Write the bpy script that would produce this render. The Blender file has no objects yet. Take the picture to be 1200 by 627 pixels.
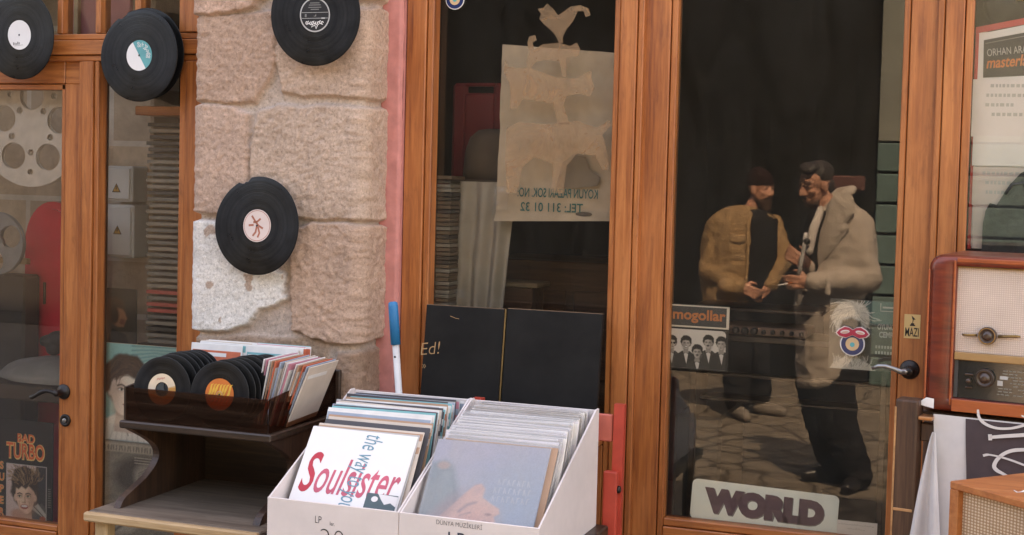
import bpy, bmesh, math, random
from mathutils import Vector, Matrix, noise
random.seed(7)
PI = math.pi
sc = bpy.context.scene
COL = sc.collection

# ------------------------------------------------------------------ camera, sky, sun, exposure
W_, H_, FPX = 1200.0, 627.0, 1640.0
CAM = Vector((0.0, -3.98, 1.65))
SHIFT_Y = -0.0271
RC = (Matrix.Rotation(math.radians(20.0), 3, 'Z') @ Matrix.Rotation(math.radians(90 - 2.65), 3, 'X')
      @ Matrix.Rotation(math.radians(1.45), 3, 'Z'))
cd = bpy.data.cameras.new('camera')
cam = bpy.data.objects.new('camera', cd)
COL.objects.link(cam)
cam.matrix_world = Matrix.Translation(CAM) @ RC.to_4x4()
cd.sensor_width = 36.0
cd.lens = 36.0 * FPX / W_
cd.shift_y = SHIFT_Y
cd.clip_start = 0.05
cd.clip_end = 500
sc.camera = cam

SUN_EL, SUN_AZ = math.radians(52), math.radians(70)      # azimuth measured from +X towards +Y (behind the shop)
wd = bpy.data.worlds.new("World")
sc.world = wd
wd.use_nodes = True
wn = wd.node_tree
sky = wn.nodes.new('ShaderNodeTexSky')
sky.sky_type = 'NISHITA'
sky.sun_disc = False
sky.sun_elevation = SUN_EL
sky.sun_rotation = PI / 2 - SUN_AZ
sky.air_density = 1.0
sky.dust_density = 3.0
sky.ozone_density = 0.6
wn.nodes['Background'].inputs['Strength'].default_value = 0.15
wn.links.new(sky.outputs[0], wn.nodes['Background'].inputs['Color'])
sd = bpy.data.lights.new('sun', 'SUN')
sd.energy = 3.2
sd.angle = math.radians(0.6)
sd.color = (1.0, 0.92, 0.82)
so = bpy.data.objects.new('sun', sd)
COL.objects.link(so)
sdir = Vector((math.cos(SUN_EL) * math.cos(SUN_AZ), math.cos(SUN_EL) * math.sin(SUN_AZ), math.sin(SUN_EL)))
so.rotation_euler = sdir.to_track_quat('Z', 'Y').to_euler()
so.location = sdir * 20

sc.view_settings.view_transform = 'Standard'
sc.view_settings.look = 'None'
sc.view_settings.exposure = 2.85
sc.view_settings.gamma = 1.0
sc.view_settings.use_curve_mapping = False
sc.view_settings.use_white_balance = True
sc.view_settings.white_balance_temperature = 9300
sc.view_settings.white_balance_tint = 18
try:
    sc.cycles.max_bounces = 10
    sc.cycles.transparent_max_bounces = 16
    sc.cycles.sample_clamp_indirect = 6.0
except Exception:
    pass

# ------------------------------------------------------------------ pixel <-> place
def ray(px, py):
    d = Vector(((px - W_ / 2) / FPX, -(py - H_ / 2 - SHIFT_Y * W_) / FPX, -1.0))
    return RC @ d
def P(px, py, Y):
    d = ray(px, py)
    t = (Y - CAM.y) / d.y
    return CAM + d * t
def PX(px, py, Y): return P(px, py, Y).x
def PZ(px, py, Y): return P(px, py, Y).z

# ------------------------------------------------------------------ objects
def wm(o):
    m = o.matrix_basis.copy()
    return wm(o.parent) @ m if o.parent else m
def tag(o, label=None, cat=None, group=None, kind=None):
    if label: o['label'] = label
    if cat: o['category'] = cat
    if group: o['group'] = group
    if kind: o['kind'] = kind
    return o
def thing(name, loc=(0, 0, 0), rot=None, label=None, cat=None, group=None, kind=None):
    o = bpy.data.objects.new(name, None)
    COL.objects.link(o)
    if isinstance(rot, Matrix):
        o.matrix_basis = Matrix.Translation(Vector(loc)) @ rot.to_4x4()
    else:
        o.location = loc
        if rot: o.rotation_euler = rot
    o.empty_display_size = 0.05
    return tag(o, label, cat, group, kind)
def copy_tree(o, parent=None):
    c = o.copy()
    COL.objects.link(c)
    if parent: c.parent = parent
    for ch in list(o.children):
        copy_tree(ch, c)
    return c

class Fr:
    """a flat frame: u right, v up, n towards the viewer"""
    def __init__(s, o, ux=(1, 0, 0), uy=(0, 0, 1), n=None):
        s.o = Vector(o); s.ux = Vector(ux).normalized(); s.uy = Vector(uy).normalized()
        s.n = Vector(n).normalized() if n is not None else s.ux.cross(s.uy).normalized()
    def __call__(s, u, v, d=0.0): return s.o + s.ux * u + s.uy * v + s.n * d
    def sub(s, u, v, d=0.0): return Fr(s(u, v, d), s.ux, s.uy, s.n)

_tcache = {}
def text_mesh(string, bold=0.0, spacing=1.0):
    k = (string, bold, spacing)
    if k not in _tcache:
        c = bpy.data.curves.new('glyphs', 'FONT')
        c.body = string; c.size = 1.0; c.offset = bold; c.resolution_u = 4
        c.space_character = spacing
        o = bpy.data.objects.new('glyphs', c)
        COL.objects.link(o)
        dg = bpy.context.evaluated_depsgraph_get()
        ev = o.evaluated_get(dg)
        me = ev.to_mesh()
        vs = [v.co.copy() for v in me.vertices]
        fs = [tuple(p.vertices) for p in me.polygons]
        ev.to_mesh_clear()
        bpy.data.objects.remove(o); bpy.data.curves.remove(c)
        _tcache[k] = (vs, fs)
    return _tcache[k]

class MB:
    def __init__(s, mat=None):
        s.v = []; s.f = []; s.mi = []; s.mats = [mat] if mat else []; s.cur = 0; s.smooth = set(); s.attr = None
    def m(s, mat):
        if mat not in s.mats: s.mats.append(mat)
        s.cur = s.mats.index(mat); return s
    def add(s, vs, fs, smooth=False):
        b = len(s.v)
        s.v += [Vector(v) for v in vs]
        for f in fs:
            if smooth: s.smooth.add(len(s.f))
            s.f.append(tuple(b + i for i in f)); s.mi.append(s.cur)
        return s
    def bm(s, bm, smooth=False):
        bm.verts.ensure_lookup_table()
        for i, v in enumerate(bm.verts): v.index = i
        s.add([v.co for v in bm.verts], [[v.index for v in f.verts] for f in bm.faces], smooth)
        bm.free(); return s
    def box(s, lo, hi, bev=0.0, M=None, seg=1):
        bm = bmesh.new()
        bmesh.ops.create_cube(bm, size=1.0)
        lo, hi = Vector(lo), Vector(hi)
        c, d = (lo + hi) / 2, hi - lo
        for v in bm.verts: v.co = Vector((v.co.x * d.x, v.co.y * d.y, v.co.z * d.z)) + c
        if bev > 0:
            b = min(bev, 0.45 * min(abs(d.x), abs(d.y), abs(d.z)))
            bmesh.ops.bevel(bm, geom=bm.edges[:], offset=b, segments=seg, affect='EDGES', profile=0.6)
        if M is not None:
            for v in bm.verts: v.co = M @ v.co
        return s.bm(bm)
    def fbox(s, fr, u0, u1, v0, v1, d0, d1, bev=0.0, seg=1):
        M = Matrix((( fr.ux.x, fr.uy.x, fr.n.x, fr.o.x), (fr.ux.y, fr.uy.y, fr.n.y, fr.o.y), (fr.ux.z, fr.uy.z, fr.n.z, fr.o.z), (0, 0, 0, 1)))
        return s.box((min(u0, u1), min(v0, v1), min(d0, d1)), (max(u0, u1), max(v0, v1), max(d0, d1)), bev, M, seg)
    def poly(s, fr, pts, d=0.0):
        return s.add([fr(u, v, d) for u, v in pts], [list(range(len(pts)))])
    def tri_poly(s, fr, pts, d=0.0):
        """a concave outline, filled"""
        from mathutils.geometry import tessellate_polygon
        t = tessellate_polygon([[Vector((u, v, 0)) for u, v in pts]])
        return s.add([fr(u, v, d) for u, v in pts], t)
    def rect(s, fr, u0, u1, v0, v1, d=0.0):
        return s.poly(fr, [(u0, v0), (u1, v0), (u1, v1), (u0, v1)], d)
    def ell(s, fr, u, v, a, b, d=0.0, rot=0.0, n=28, a0=0.0, a1=2 * PI):
        pts = []
        full = abs(a1 - a0 - 2 * PI) < 1e-6
        for i in range(n if full else n + 1):
            t = a0 + (a1 - a0) * i / n
            x, y = a * math.cos(t), b * math.sin(t)
            pts.append((u + x * math.cos(rot) - y * math.sin(rot), v + x * math.sin(rot) + y * math.cos(rot)))
        return s.poly(fr, pts, d)
    def ring(s, fr, u, v, a, b, w, d=0.0, n=36, a0=0.0, a1=2 * PI):
        vs, fs = [], []
        for i in range(n + 1):
            t = a0 + (a1 - a0) * i / n
            vs += [fr(u + a * math.cos(t), v + b * math.sin(t), d), fr(u + (a - w) * math.cos(t), v + (b - w) * math.sin(t), d)]
            if i: k = 2 * i; fs.append((k - 2, k - 1, k + 1, k))
        return s.add(vs, fs)
    def stroke(s, fr, pts, w, d=0.0):
        """a brushed line; w one width or a width per point"""
        n = len(pts); ws = w if isinstance(w, (list, tuple)) else [w] * n
        vs, fs = [], []
        for i, (u, v) in enumerate(pts):
            a = Vector(pts[max(0, i - 1)]); b = Vector(pts[min(n - 1, i + 1)])
            t = (b - a); t = t / t.length if t.length > 1e-9 else Vector((1, 0))
            nx, ny = -t.y * ws[i] / 2, t.x * ws[i] / 2
            vs += [fr(u + nx, v + ny, d), fr(u - nx, v - ny, d)]
            if i: k = 2 * i; fs.append((k - 2, k - 1, k + 1, k))
        return s.add(vs, fs)
    def text(s, fr, u, v, string, h, d=0.001, bold=0.0, sx=1.0, rot=0.0, mirror=False, align='c', shear=0.0, spacing=1.0, fit=None):
        vs, fs = text_mesh(string, bold, spacing)
        if not vs: return s
        x0 = min(p.x for p in vs); x1 = max(p.x for p in vs); y0 = 0.0
        cap = 0.70
        k = h / cap
        kx = k * sx if fit is None else fit / (x1 - x0)
        out = []
        for p in vs:
            x = p.x - (x0 + x1) / 2 if align == 'c' else p.x - x0
            x = x * kx + shear * p.y * k
            y = p.y * k
            if mirror: x = -x
            out.append(fr(u + x * math.cos(rot) - y * math.sin(rot), v + x * math.sin(rot) + y * math.cos(rot), d))
        return s.add(out, [f[::-1] for f in fs] if mirror else fs)
    def tube(s, pts, rad, n=10, cap=True, smooth=True):
        pts = [Vector(p) for p in pts]
        rs = rad if isinstance(rad, (list, tuple)) else [rad] * len(pts)
        vs, fs = [], []
        up = None
        for i, p in enumerate(pts):
            t = (pts[min(i + 1, len(pts) - 1)] - pts[max(i - 1, 0)]).normalized()
            if up is None:
                up = Vector((0, 0, 1)) if abs(t.z) < 0.9 else Vector((1, 0, 0))
            a = t.cross(up).normalized(); up = a.cross(t).normalized()
            for k in range(n):
                an = 2 * PI * k / n
                vs.append(p + (a * math.cos(an) + up * math.sin(an)) * rs[i])
        for i in range(len(pts) - 1):
            for k in range(n):
                fs.append((i * n + k, i * n + (k + 1) % n, (i + 1) * n + (k + 1) % n, (i + 1) * n + k))
        if cap:
            fs.append(tuple(range(n - 1, -1, -1))); fs.append(tuple(range((len(pts) - 1) * n, len(pts) * n)))
        return s.add(vs, fs, smooth)
    def lathe(s, fr, prof, n=32, smooth=True):
        """prof: (radius, height along n)"""
        vs, fs = [], []
        for r, d in prof:
            for k in range(n):
                t = 2 * PI * k / n
                vs.append(fr(r * math.cos(t), r * math.sin(t), d))
        for i in range(len(prof) - 1):
            for k in range(n):
                fs.append((i * n + k, i * n + (k + 1) % n, (i + 1) * n + (k + 1) % n, (i + 1) * n + k))
        fs.append(tuple(range(n - 1, -1, -1))); fs.append(tuple(range((len(prof) - 1) * n, len(prof) * n)))
        return s.add(vs, fs, smooth)
    def prism(s, fr, pts, d0, d1):
        from mathutils.geometry import tessellate_polygon
        n = len(pts)
        ar = sum(pts[i][0] * pts[(i + 1) % n][1] - pts[(i + 1) % n][0] * pts[i][1] for i in range(n))
        if ar < 0: pts = pts[::-1]
        t = tessellate_polygon([[Vector((u, v, 0)) for u, v in pts]])
        vs = [fr(u, v, d1) for u, v in pts] + [fr(u, v, d0) for u, v in pts]
        fs = []
        for q in t:
            a, b, c = [Vector((pts[i][0], pts[i][1])) for i in q]
            if (b - a).cross(c - a) < 0: q = q[::-1]
            fs.append(tuple(q)); fs.append(tuple(n + i for i in q[::-1]))
        for i in range(n):
            j = (i + 1) % n
            fs.append((n + i, n + j, j, i))
        return s.add(vs, fs)
    def sph(s, c, r, sub=2, M=None):
        bm = bmesh.new()
        bmesh.ops.create_icosphere(bm, subdivisions=sub, radius=1.0)
        r = Vector(r) if not isinstance(r, (int, float)) else Vector((r, r, r))
        for v in bm.verts:
            p = Vector((v.co.x * r.x, v.co.y * r.y, v.co.z * r.z))
            v.co = (M @ p if M is not None else p) + Vector(c)
        return s.bm(bm, True)
    def cap(s, p0, r0, p1, r1, n=12, sub=2):
        s.sph(p0, r0, sub); s.sph(p1, r1, sub)
        return s.tube([p0, p1], [r0, r1], n)
    def sheet(s, fn, nu, nv, smooth=True):
        """fn(i/nu, j/nv) -> point"""
        vs = [fn(i / nu, j / nv) for j in range(nv + 1) for i in range(nu + 1)]
        fs = [(j * (nu + 1) + i, j * (nu + 1) + i + 1, (j + 1) * (nu + 1) + i + 1, (j + 1) * (nu + 1) + i) for j in range(nv) for i in range(nu)]
        return s.add(vs, fs, smooth)
    def mesh(s, name, inv=None):
        me = bpy.data.meshes.new(name)
        me.from_pydata([inv @ v for v in s.v] if inv is not None else s.v, [], s.f)
        for m in s.mats: me.materials.append(m)
        me.polygons.foreach_set('material_index', s.mi)
        me.polygons.foreach_set('use_smooth', [i in s.smooth for i in range(len(s.f))])
        if s.attr is not None:
            a = me.color_attributes.new('tone', 'FLOAT_COLOR', 'POINT')
            a.data.foreach_set('color', [c for q in s.attr for c in q])
        me.update()
        return me
    def build(s, name, parent=None, label=None, cat=None, group=None, kind=None, local=False, remesh=None, smooth_it=4, modset=None, wr=None):
        inv = wm(parent).inverted() if (parent and not local) else None
        me = s.mesh(name, inv)
        o = bpy.data.objects.new(name, me)
        COL.objects.link(o)
        if remesh:
            md = o.modifiers.new('r', 'REMESH'); md.mode = 'VOXEL'; md.voxel_size = remesh; md.use_smooth_shade = True
            ms = o.modifiers.new('s', 'SMOOTH'); ms.iterations = smooth_it; ms.factor = 0.5
            if modset: modset(o)
            ev = o.evaluated_get(bpy.context.evaluated_depsgraph_get())
            nm = bpy.data.meshes.new_from_object(ev)
            o.modifiers.clear(); o.data = nm; nm.name = name
            if wr:                      # folds and creases, pressed along the surface normal
                amp, fq, sx = wr
                for vv, nn in [(v_, v_.normal.copy()) for v_ in nm.vertices]:
                    q = vv.co; qq = Vector((q.x * fq, q.y * fq, q.z * fq * sx)) + Vector((noise.noise(q * fq * .5), noise.noise(q * fq * .5 + Vector((5, 5, 5))), noise.noise(q * fq * .6 + Vector((9, 2, 1))))) * 1.2
                    h_ = (1 - abs(noise.noise(qq)) * 2) * amp + noise.noise(q * fq * 3) * amp * .3
                    vv.co = q + nn * h_
                nm.update()
            if not nm.materials:
                for m in s.mats: nm.materials.append(m)
        if parent: o.parent = parent
        return tag(o, label, cat, group, kind)

# ------------------------------------------------------------------ materials
def nodes(name):
    m = bpy.data.materials.new(name); m.use_nodes = True
    nt = m.node_tree; return m, nt, nt.nodes['Principled BSDF']
def lnk(nt, a, b): nt.links.new(a, b)
def setv(b, **k):
    for n, v in k.items():
        n = n.replace('_', ' ')
        if n in b.inputs: b.inputs[n].default_value = v
def noise_node(nt, scale, vec, detail=4, rough=0.55, dist=0.0):
    n = nt.nodes.new('ShaderNodeTexNoise')
    n.inputs['Scale'].default_value = scale; n.inputs['Detail'].default_value = detail
    n.inputs['Roughness'].default_value = rough; n.inputs['Distortion'].default_value = dist
    lnk(nt, vec, n.inputs['Vector']); return n
def coords(nt, scale=(1, 1, 1), which='Object', loc=(0, 0, 0)):
    t = nt.nodes.new('ShaderNodeTexCoord'); mp = nt.nodes.new('ShaderNodeMapping')
    mp.inputs['Scale'].default_value = scale; mp.inputs['Location'].default_value = loc
    lnk(nt, t.outputs[which], mp.inputs['Vector']); return mp.outputs[0]
def ramp(nt, fac, stops):
    r = nt.nodes.new('ShaderNodeValToRGB')
    e = r.color_ramp.elements
    while len(e) < len(stops): e.new(0.5)
    for q, (p, c) in zip(e, stops): q.position = p; q.color = (*c, 1)
    lnk(nt, fac, r.inputs[0]); return r.outputs[0]
def bump(nt, b, h, strength=0.2, dist=0.01):
    n = nt.nodes.new('ShaderNodeBump'); n.inputs['Strength'].default_value = strength; n.inputs['Distance'].default_value = dist
    lnk(nt, h, n.inputs['Height']); lnk(nt, n.outputs[0], b.inputs['Normal']); return n
def sc_(c, k): return tuple(min(1, x * k) for x in c)

_mc = {}
def M(name, col, rough=0.6, var=0.12, scale=30, bmp=0.15, metal=0.0, coat=0.0, spec=0.5, bdist=0.004):
    if name in _mc: return _mc[name]
    m, nt, b = nodes(name)
    setv(b, Roughness=rough, Metallic=metal, Coat_Weight=coat, Specular_IOR_Level=spec)
    v = coords(nt)
    n = noise_node(nt, scale, v, 5, 0.6)
    c = ramp(nt, n.outputs[0], [(0.3, sc_(col, 1 - var)), (0.7, sc_(col, 1 + var))])
    lnk(nt, c, b.inputs['Base Color'])
    if bmp: bump(nt, b, n.outputs[0], bmp, bdist)
    _mc[name] = m; return m
def wood(name, dark, mid, light, axis='z', rough=0.42, freq=34, coat=0.15, wear=0.25, bmp=0.12):
    if name in _mc: return _mc[name]
    m, nt, b = nodes(name)
    st = {'x': (0.045, 1, 1), 'y': (1, 0.045, 1), 'z': (1, 1, 0.045)}[axis]
    v = coords(nt, tuple(freq * q for q in st))
    n = noise_node(nt, 1.0, v, 6, 0.62, 0.6)
    v2 = coords(nt, tuple(freq * 5 * q for q in st))
    n2 = noise_node(nt, 1.0, v2, 3, 0.6)
    mx = nt.nodes.new('ShaderNodeMix'); mx.inputs[0].default_value = 0.35
    lnk(nt, n.outputs[0], mx.inputs[2]); lnk(nt, n2.outputs[0], mx.inputs[3])
    c = ramp(nt, mx.outputs[0], [(0.34, dark), (0.5, mid), (0.66, light)])
    # worn, faded patches
    v3 = coords(nt, {'x': (1.2, 5, 5), 'y': (5, 1.2, 5), 'z': (5, 5, 1.2)}[axis])
    n3 = noise_node(nt, 1.3, v3, 5, 0.65)
    f = ramp(nt, n3.outputs[0], [(0.45, (0, 0, 0)), (0.68, (wear * 1.6,) * 3)])
    mc = nt.nodes.new('ShaderNodeMix'); mc.data_type = 'RGBA'
    lnk(nt, f, mc.inputs[0]); lnk(nt, c, mc.inputs[6]); mc.inputs[7].default_value = (*sc_(light, 1.15), 1)
    # scuffs
    v4 = coords(nt, {'x': (3, 16, 16), 'y': (16, 3, 16), 'z': (16, 16, 3)}[axis], loc=(3.1, 1.7, 2.3)); n4 = noise_node(nt, 2.2, v4, 8, 0.72, 0.5)
    f4 = ramp(nt, n4.outputs[0], [(0.53, (0, 0, 0)), (0.70, (0.55, 0.55, 0.55))])
    mc2 = nt.nodes.new('ShaderNodeMix'); mc2.data_type = 'RGBA'
    lnk(nt, f4, mc2.inputs[0]); lnk(nt, mc.outputs[2], mc2.inputs[6]); mc2.inputs[7].default_value = (*sc_(dark, 0.75), 1)
    lnk(nt, mc2.outputs[2], b.inputs['Base Color'])
    r = ramp(nt, n3.outputs[0], [(0.3, (rough - 0.08,) * 3), (0.7, (rough + 0.15,) * 3)])
    lnk(nt, r, b.inputs['Roughness'])
    setv(b, Coat_Weight=coat, Coat_Roughness=0.25)
    bump(nt, b, mx.outputs[0], bmp, 0.003)
    _mc[name] = m; return m

ORD, ORM, ORL = (0.19, 0.046, 0.013), (0.37, 0.106, 0.026), (0.52, 0.18, 0.052)
WZ = wood('varnished_timber_upright', ORD, ORM, ORL, 'z')
WX = wood('varnished_timber_rail', ORD, ORM, ORL, 'x')
WDZ = wood('dark_timber_upright', (0.02, 0.010, 0.006), (0.045, 0.020, 0.011), (0.09, 0.045, 0.024), 'z', rough=0.5, wear=0.15)
WDX = wood('dark_timber_board', (0.013, 0.0075, 0.005), (0.032, 0.017, 0.010), (0.075, 0.042, 0.025), 'x', rough=0.42, wear=0.2)
WPX = wood('pale_timber_edge', (0.30, 0.17, 0.075), (0.45, 0.29, 0.15), (0.56, 0.40, 0.24), 'x', rough=0.6, coat=0)
WPZ = wood('pale_timber_leg', (0.34, 0.21, 0.10), (0.47, 0.31, 0.16), (0.56, 0.40, 0.24), 'z', rough=0.6, coat=0)
GROOVE = M('groove_shadow_gap', (0.03, 0.015, 0.008), 0.9)

def glass_mat(name, ior=1.41, dust=0.009, tint=(0.985, 0.985, 0.975)):
    m = bpy.data.materials.new(name); m.use_nodes = True
    nt = m.node_tree; nt.nodes.clear()
    out = nt.nodes.new('ShaderNodeOutputMaterial')
    tr = nt.nodes.new('ShaderNodeBsdfTransparent'); tr.inputs[0].default_value = (*tint, 1)
    gl = nt.nodes.new('ShaderNodeBsdfGlossy'); gl.inputs['Roughness'].default_value = 0.0
    gl.inputs[0].default_value = (1, 0.97, 0.93, 1)
    fr = nt.nodes.new('ShaderNodeFresnel'); fr.inputs[0].default_value = ior
    mx = nt.nodes.new('ShaderNodeMixShader')
    lnk(nt, fr.outputs[0], mx.inputs[0]); lnk(nt, tr.outputs[0], mx.inputs[1]); lnk(nt, gl.outputs[0], mx.inputs[2])
    df = nt.nodes.new('ShaderNodeBsdfDiffuse'); df.inputs[0].default_value = (0.62, 0.58, 0.52, 1)
    v = coords(nt, (3, 3, 1.1))
    n = noise_node(nt, 2.2, v, 9, 0.72, 1.2)
    r = ramp(nt, n.outputs[0], [(0.35, (dust * 0.35,) * 3), (0.7, (dust * 1.7,) * 3)])
    m2 = nt.nodes.new('ShaderNodeMixShader')
    lnk(nt, r, m2.inputs[0]); lnk(nt, mx.outputs[0], m2.inputs[1]); lnk(nt, df.outputs[0], m2.inputs[2])
    lnk(nt, m2.outputs[0], out.inputs[0])
    return m
GLASS = glass_mat('shop_glass')
PLASTIC = glass_mat('clear_plastic_sleeve', 1.45, 0.16, (0.96, 0.96, 0.97))

def vinyl_mat():
    m, nt, b = nodes('black_vinyl')
    setv(b, Base_Color=(0.010, 0.010, 0.011, 1), Roughness=0.3, Specular_IOR_Level=0.3, Anisotropic=0.9)
    tg = nt.nodes.new('ShaderNodeTangent'); tg.direction_type = 'RADIAL'; tg.axis = 'Z'
    lnk(nt, tg.outputs[0], b.inputs['Tangent'])
    t = nt.nodes.new('ShaderNodeTexCoord')
    ln = nt.nodes.new('ShaderNodeVectorMath'); ln.operation = 'LENGTH'
    lnk(nt, t.outputs['Object'], ln.inputs[0])
    w = nt.nodes.new('ShaderNodeTexNoise'); w.noise_dimensions = '1D'; w.inputs['Scale'].default_value = 420; w.inputs['Detail'].default_value = 5
    lnk(nt, ln.outputs['Value'], w.inputs['W'])
    bump(nt, b, w.outputs[0], 0.30, 0.002)
    w2 = nt.nodes.new('ShaderNodeTexNoise'); w2.noise_dimensions = '1D'; w2.inputs['Scale'].default_value = 75; w2.inputs['Detail'].default_value = 3
    lnk(nt, ln.outputs['Value'], w2.inputs['W'])
    n = noise_node(nt, 14, t.outputs['Object'], 6, 0.65)
    r = ramp(nt, n.outputs[0], [(0.35, (0.27,) * 3), (0.7, (0.42,) * 3)])
    lnk(nt, r, b.inputs['Roughness'])
    ad = nt.nodes.new('ShaderNodeMath'); ad.operation = 'MULTIPLY'; lnk(nt, n.outputs[0], ad.inputs[0]); lnk(nt, w2.outputs[0], ad.inputs[1])
    c = ramp(nt, ad.outputs[0], [(0.14, (0.004, 0.0038, 0.0038)), (0.42, (0.018, 0.017, 0.016))])
    lnk(nt, c, b.inputs['Base Color'])
    return m
VINYL = vinyl_mat()
WHITE = M('white_paper', (0.74, 0.70, 0.68), 0.7, 0.05, 9, 0.08)
CREAM = M('cream_paper', (0.66, 0.58, 0.48), 0.7, 0.08, 9, 0.08)
BLACK = M('black_ink', (0.012, 0.011, 0.011), 0.5, 0.2, 9, 0)
GREYK = M('dark_grey_ink', (0.06, 0.057, 0.055), 0.6, 0.2, 12, 0)
MIDG = M('mid_grey_ink', (0.20, 0.19, 0.18), 0.6, 0.15, 12, 0)
LITG = M('light_grey_ink', (0.45, 0.43, 0.41), 0.6, 0.12, 12, 0)
SKINP = M('printed_skin', (0.62, 0.36, 0.26), 0.6, 0.12, 14, 0)
SKINL = M('printed_pale_skin', (0.66, 0.50, 0.43), 0.6, 0.1, 10, 0)
LIPS = M('printed_lips', (0.45, 0.09, 0.09), 0.6, 0.1, 12, 0)
TEAL = M('teal_ink', (0.08, 0.33, 0.34), 0.6, 0.14, 12, 0)
ORANGE = M('orange_ink', (0.62, 0.16, 0.03), 0.6, 0.15, 14, 0)
REDI = M('red_ink', (0.50, 0.05, 0.05), 0.6, 0.12, 14, 0)
STEEL = M('dull_steel', (0.35, 0.34, 0.33), 0.35, 0.12, 20, 0.05, metal=0.9)
IRON = M('dark_iron', (0.035, 0.03, 0.028), 0.42, 0.25, 40, 0.2, metal=0.6)
BRASS = M('aged_brass', (0.30, 0.19, 0.08), 0.38, 0.2, 30, 0.1, metal=0.85)
# ------------------------------------------------------------------ printed photographs: ink laid down cell by cell
import numpy as np
def print_mat():
    m, nt, b = nodes('printed_photograph')
    at = nt.nodes.new('ShaderNodeAttribute'); at.attribute_name = 'tone'
    lnk(nt, at.outputs[0], b.inputs['Base Color']); setv(b, Roughness=.5, Specular_IOR_Level=.35)
    return m
PRINT = print_mat()
class Pic:
    """ink picture in unit coordinates, u right, v up; asp = width / height"""
    def __init__(s, n, asp, bg, seed=1):
        s.nx = int(n * max(asp, .2)); s.ny = n; s.asp = asp
        s.rng = np.random.RandomState(seed)
        s.U, s.V = np.meshgrid(np.linspace(0, asp, s.nx + 1), np.linspace(0, 1, s.ny + 1))
        s.c = np.zeros((s.ny + 1, s.nx + 1, 3)) + np.array(bg)
        s.gr = s.rng.rand(s.ny + 1, s.nx + 1)
    def mix(s, col, a):
        s.c = s.c * (1 - a[..., None]) + np.array(col) * a[..., None]; return s
    def e(s, cx, cy, rx, ry, col, soft=.25, rot=0.0, k=1.0, wob=0.0):
        x, y = s.U - cx, s.V - cy
        c, n = math.cos(rot), math.sin(rot)
        X, Y = (x * c + y * n) / rx, (-x * n + y * c) / ry
        r = np.sqrt(X * X + Y * Y)
        if wob:
            t = np.arctan2(Y, X); r = r * (1 + wob * (np.sin(5 * t + 1.3) + .6 * np.sin(11 * t + .4) + .4 * np.sin(23 * t)))
        return s.mix(col, k * np.clip((1 + soft / 2 - r) / max(soft, 1e-3), 0, 1))
    def poly(s, pts, col, soft=.012, k=1.0):
        pts = np.array(pts); n = len(pts)
        ins = np.zeros_like(s.U, bool); d = np.full_like(s.U, 9.0)
        for i in range(n):
            (x1, y1), (x2, y2) = pts[i], pts[(i + 1) % n]
            dx, dy = x2 - x1, y2 - y1
            t = np.clip(((s.U - x1) * dx + (s.V - y1) * dy) / (dx * dx + dy * dy + 1e-12), 0, 1)
            d = np.minimum(d, np.hypot(s.U - x1 - t * dx, s.V - y1 - t * dy))
            if y1 != y2:
                cr = ((y1 > s.V) != (y2 > s.V)) & (s.U < (x2 - x1) * (s.V - y1) / (y2 - y1) + x1); ins ^= cr
        sd = np.where(ins, d, -d)
        return s.mix(col, k * np.clip(sd / soft + .5, 0, 1))
    def line(s, pts, w, col, soft=.006, k=1.0):
        d = np.full_like(s.U, 9.0)
        for (x1, y1), (x2, y2) in zip(pts[:-1], pts[1:]):
            dx, dy = x2 - x1, y2 - y1
            t = np.clip(((s.U - x1) * dx + (s.V - y1) * dy) / (dx * dx + dy * dy + 1e-12), 0, 1)
            d = np.minimum(d, np.hypot(s.U - x1 - t * dx, s.V - y1 - t * dy))
        return s.mix(col, k * np.clip((w / 2 - d) / soft + .5, 0, 1))
    def strands(s, cx, cy, rx, ry, n, ln, w, cols, ang=lambda u, v: -PI / 2, k=.6):
        for i in range(n):
            t, q = s.rng.rand() * 2 * PI, math.sqrt(s.rng.rand())
            x, y = cx + rx * q * math.cos(t), cy + ry * q * math.sin(t)
            a = ang(x, y) + s.rng.uniform(-.4, .4); L = ln * s.rng.uniform(.6, 1.3)
            p = [(x, y), (x + L * .5 * math.cos(a), y + L * .5 * math.sin(a)), (x + L * math.cos(a + .25), y + L * math.sin(a + .25))]
            s.line(p, w, cols[i % len(cols)], .004, k)
        return s
    def grain(s, k=.10): s.c = s.c * (1 + k * (s.gr[..., None] - .5) * 2); return s
    def put(s, fr, u0, u1, v0, v1, d, name, parent):
        m = MB(PRINT); m.attr = []
        vs, fs = [], []
        for j in range(s.ny + 1):
            for i in range(s.nx + 1):
                vs.append(fr(u0 + (u1 - u0) * i / s.nx, v0 + (v1 - v0) * j / s.ny, d))
        c = np.clip(s.c, 0, .9).reshape(-1, 3)
        m.attr = [(float(a), float(b_), float(g_), 1.0) for a, b_, g_ in c]
        w = s.nx + 1
        fs = [(j * w + i, j * w + i + 1, (j + 1) * w + i + 1, (j + 1) * w + i) for j in range(s.ny) for i in range(s.nx)]
        m.add(vs, fs)
        return m.build(name, parent)
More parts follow.
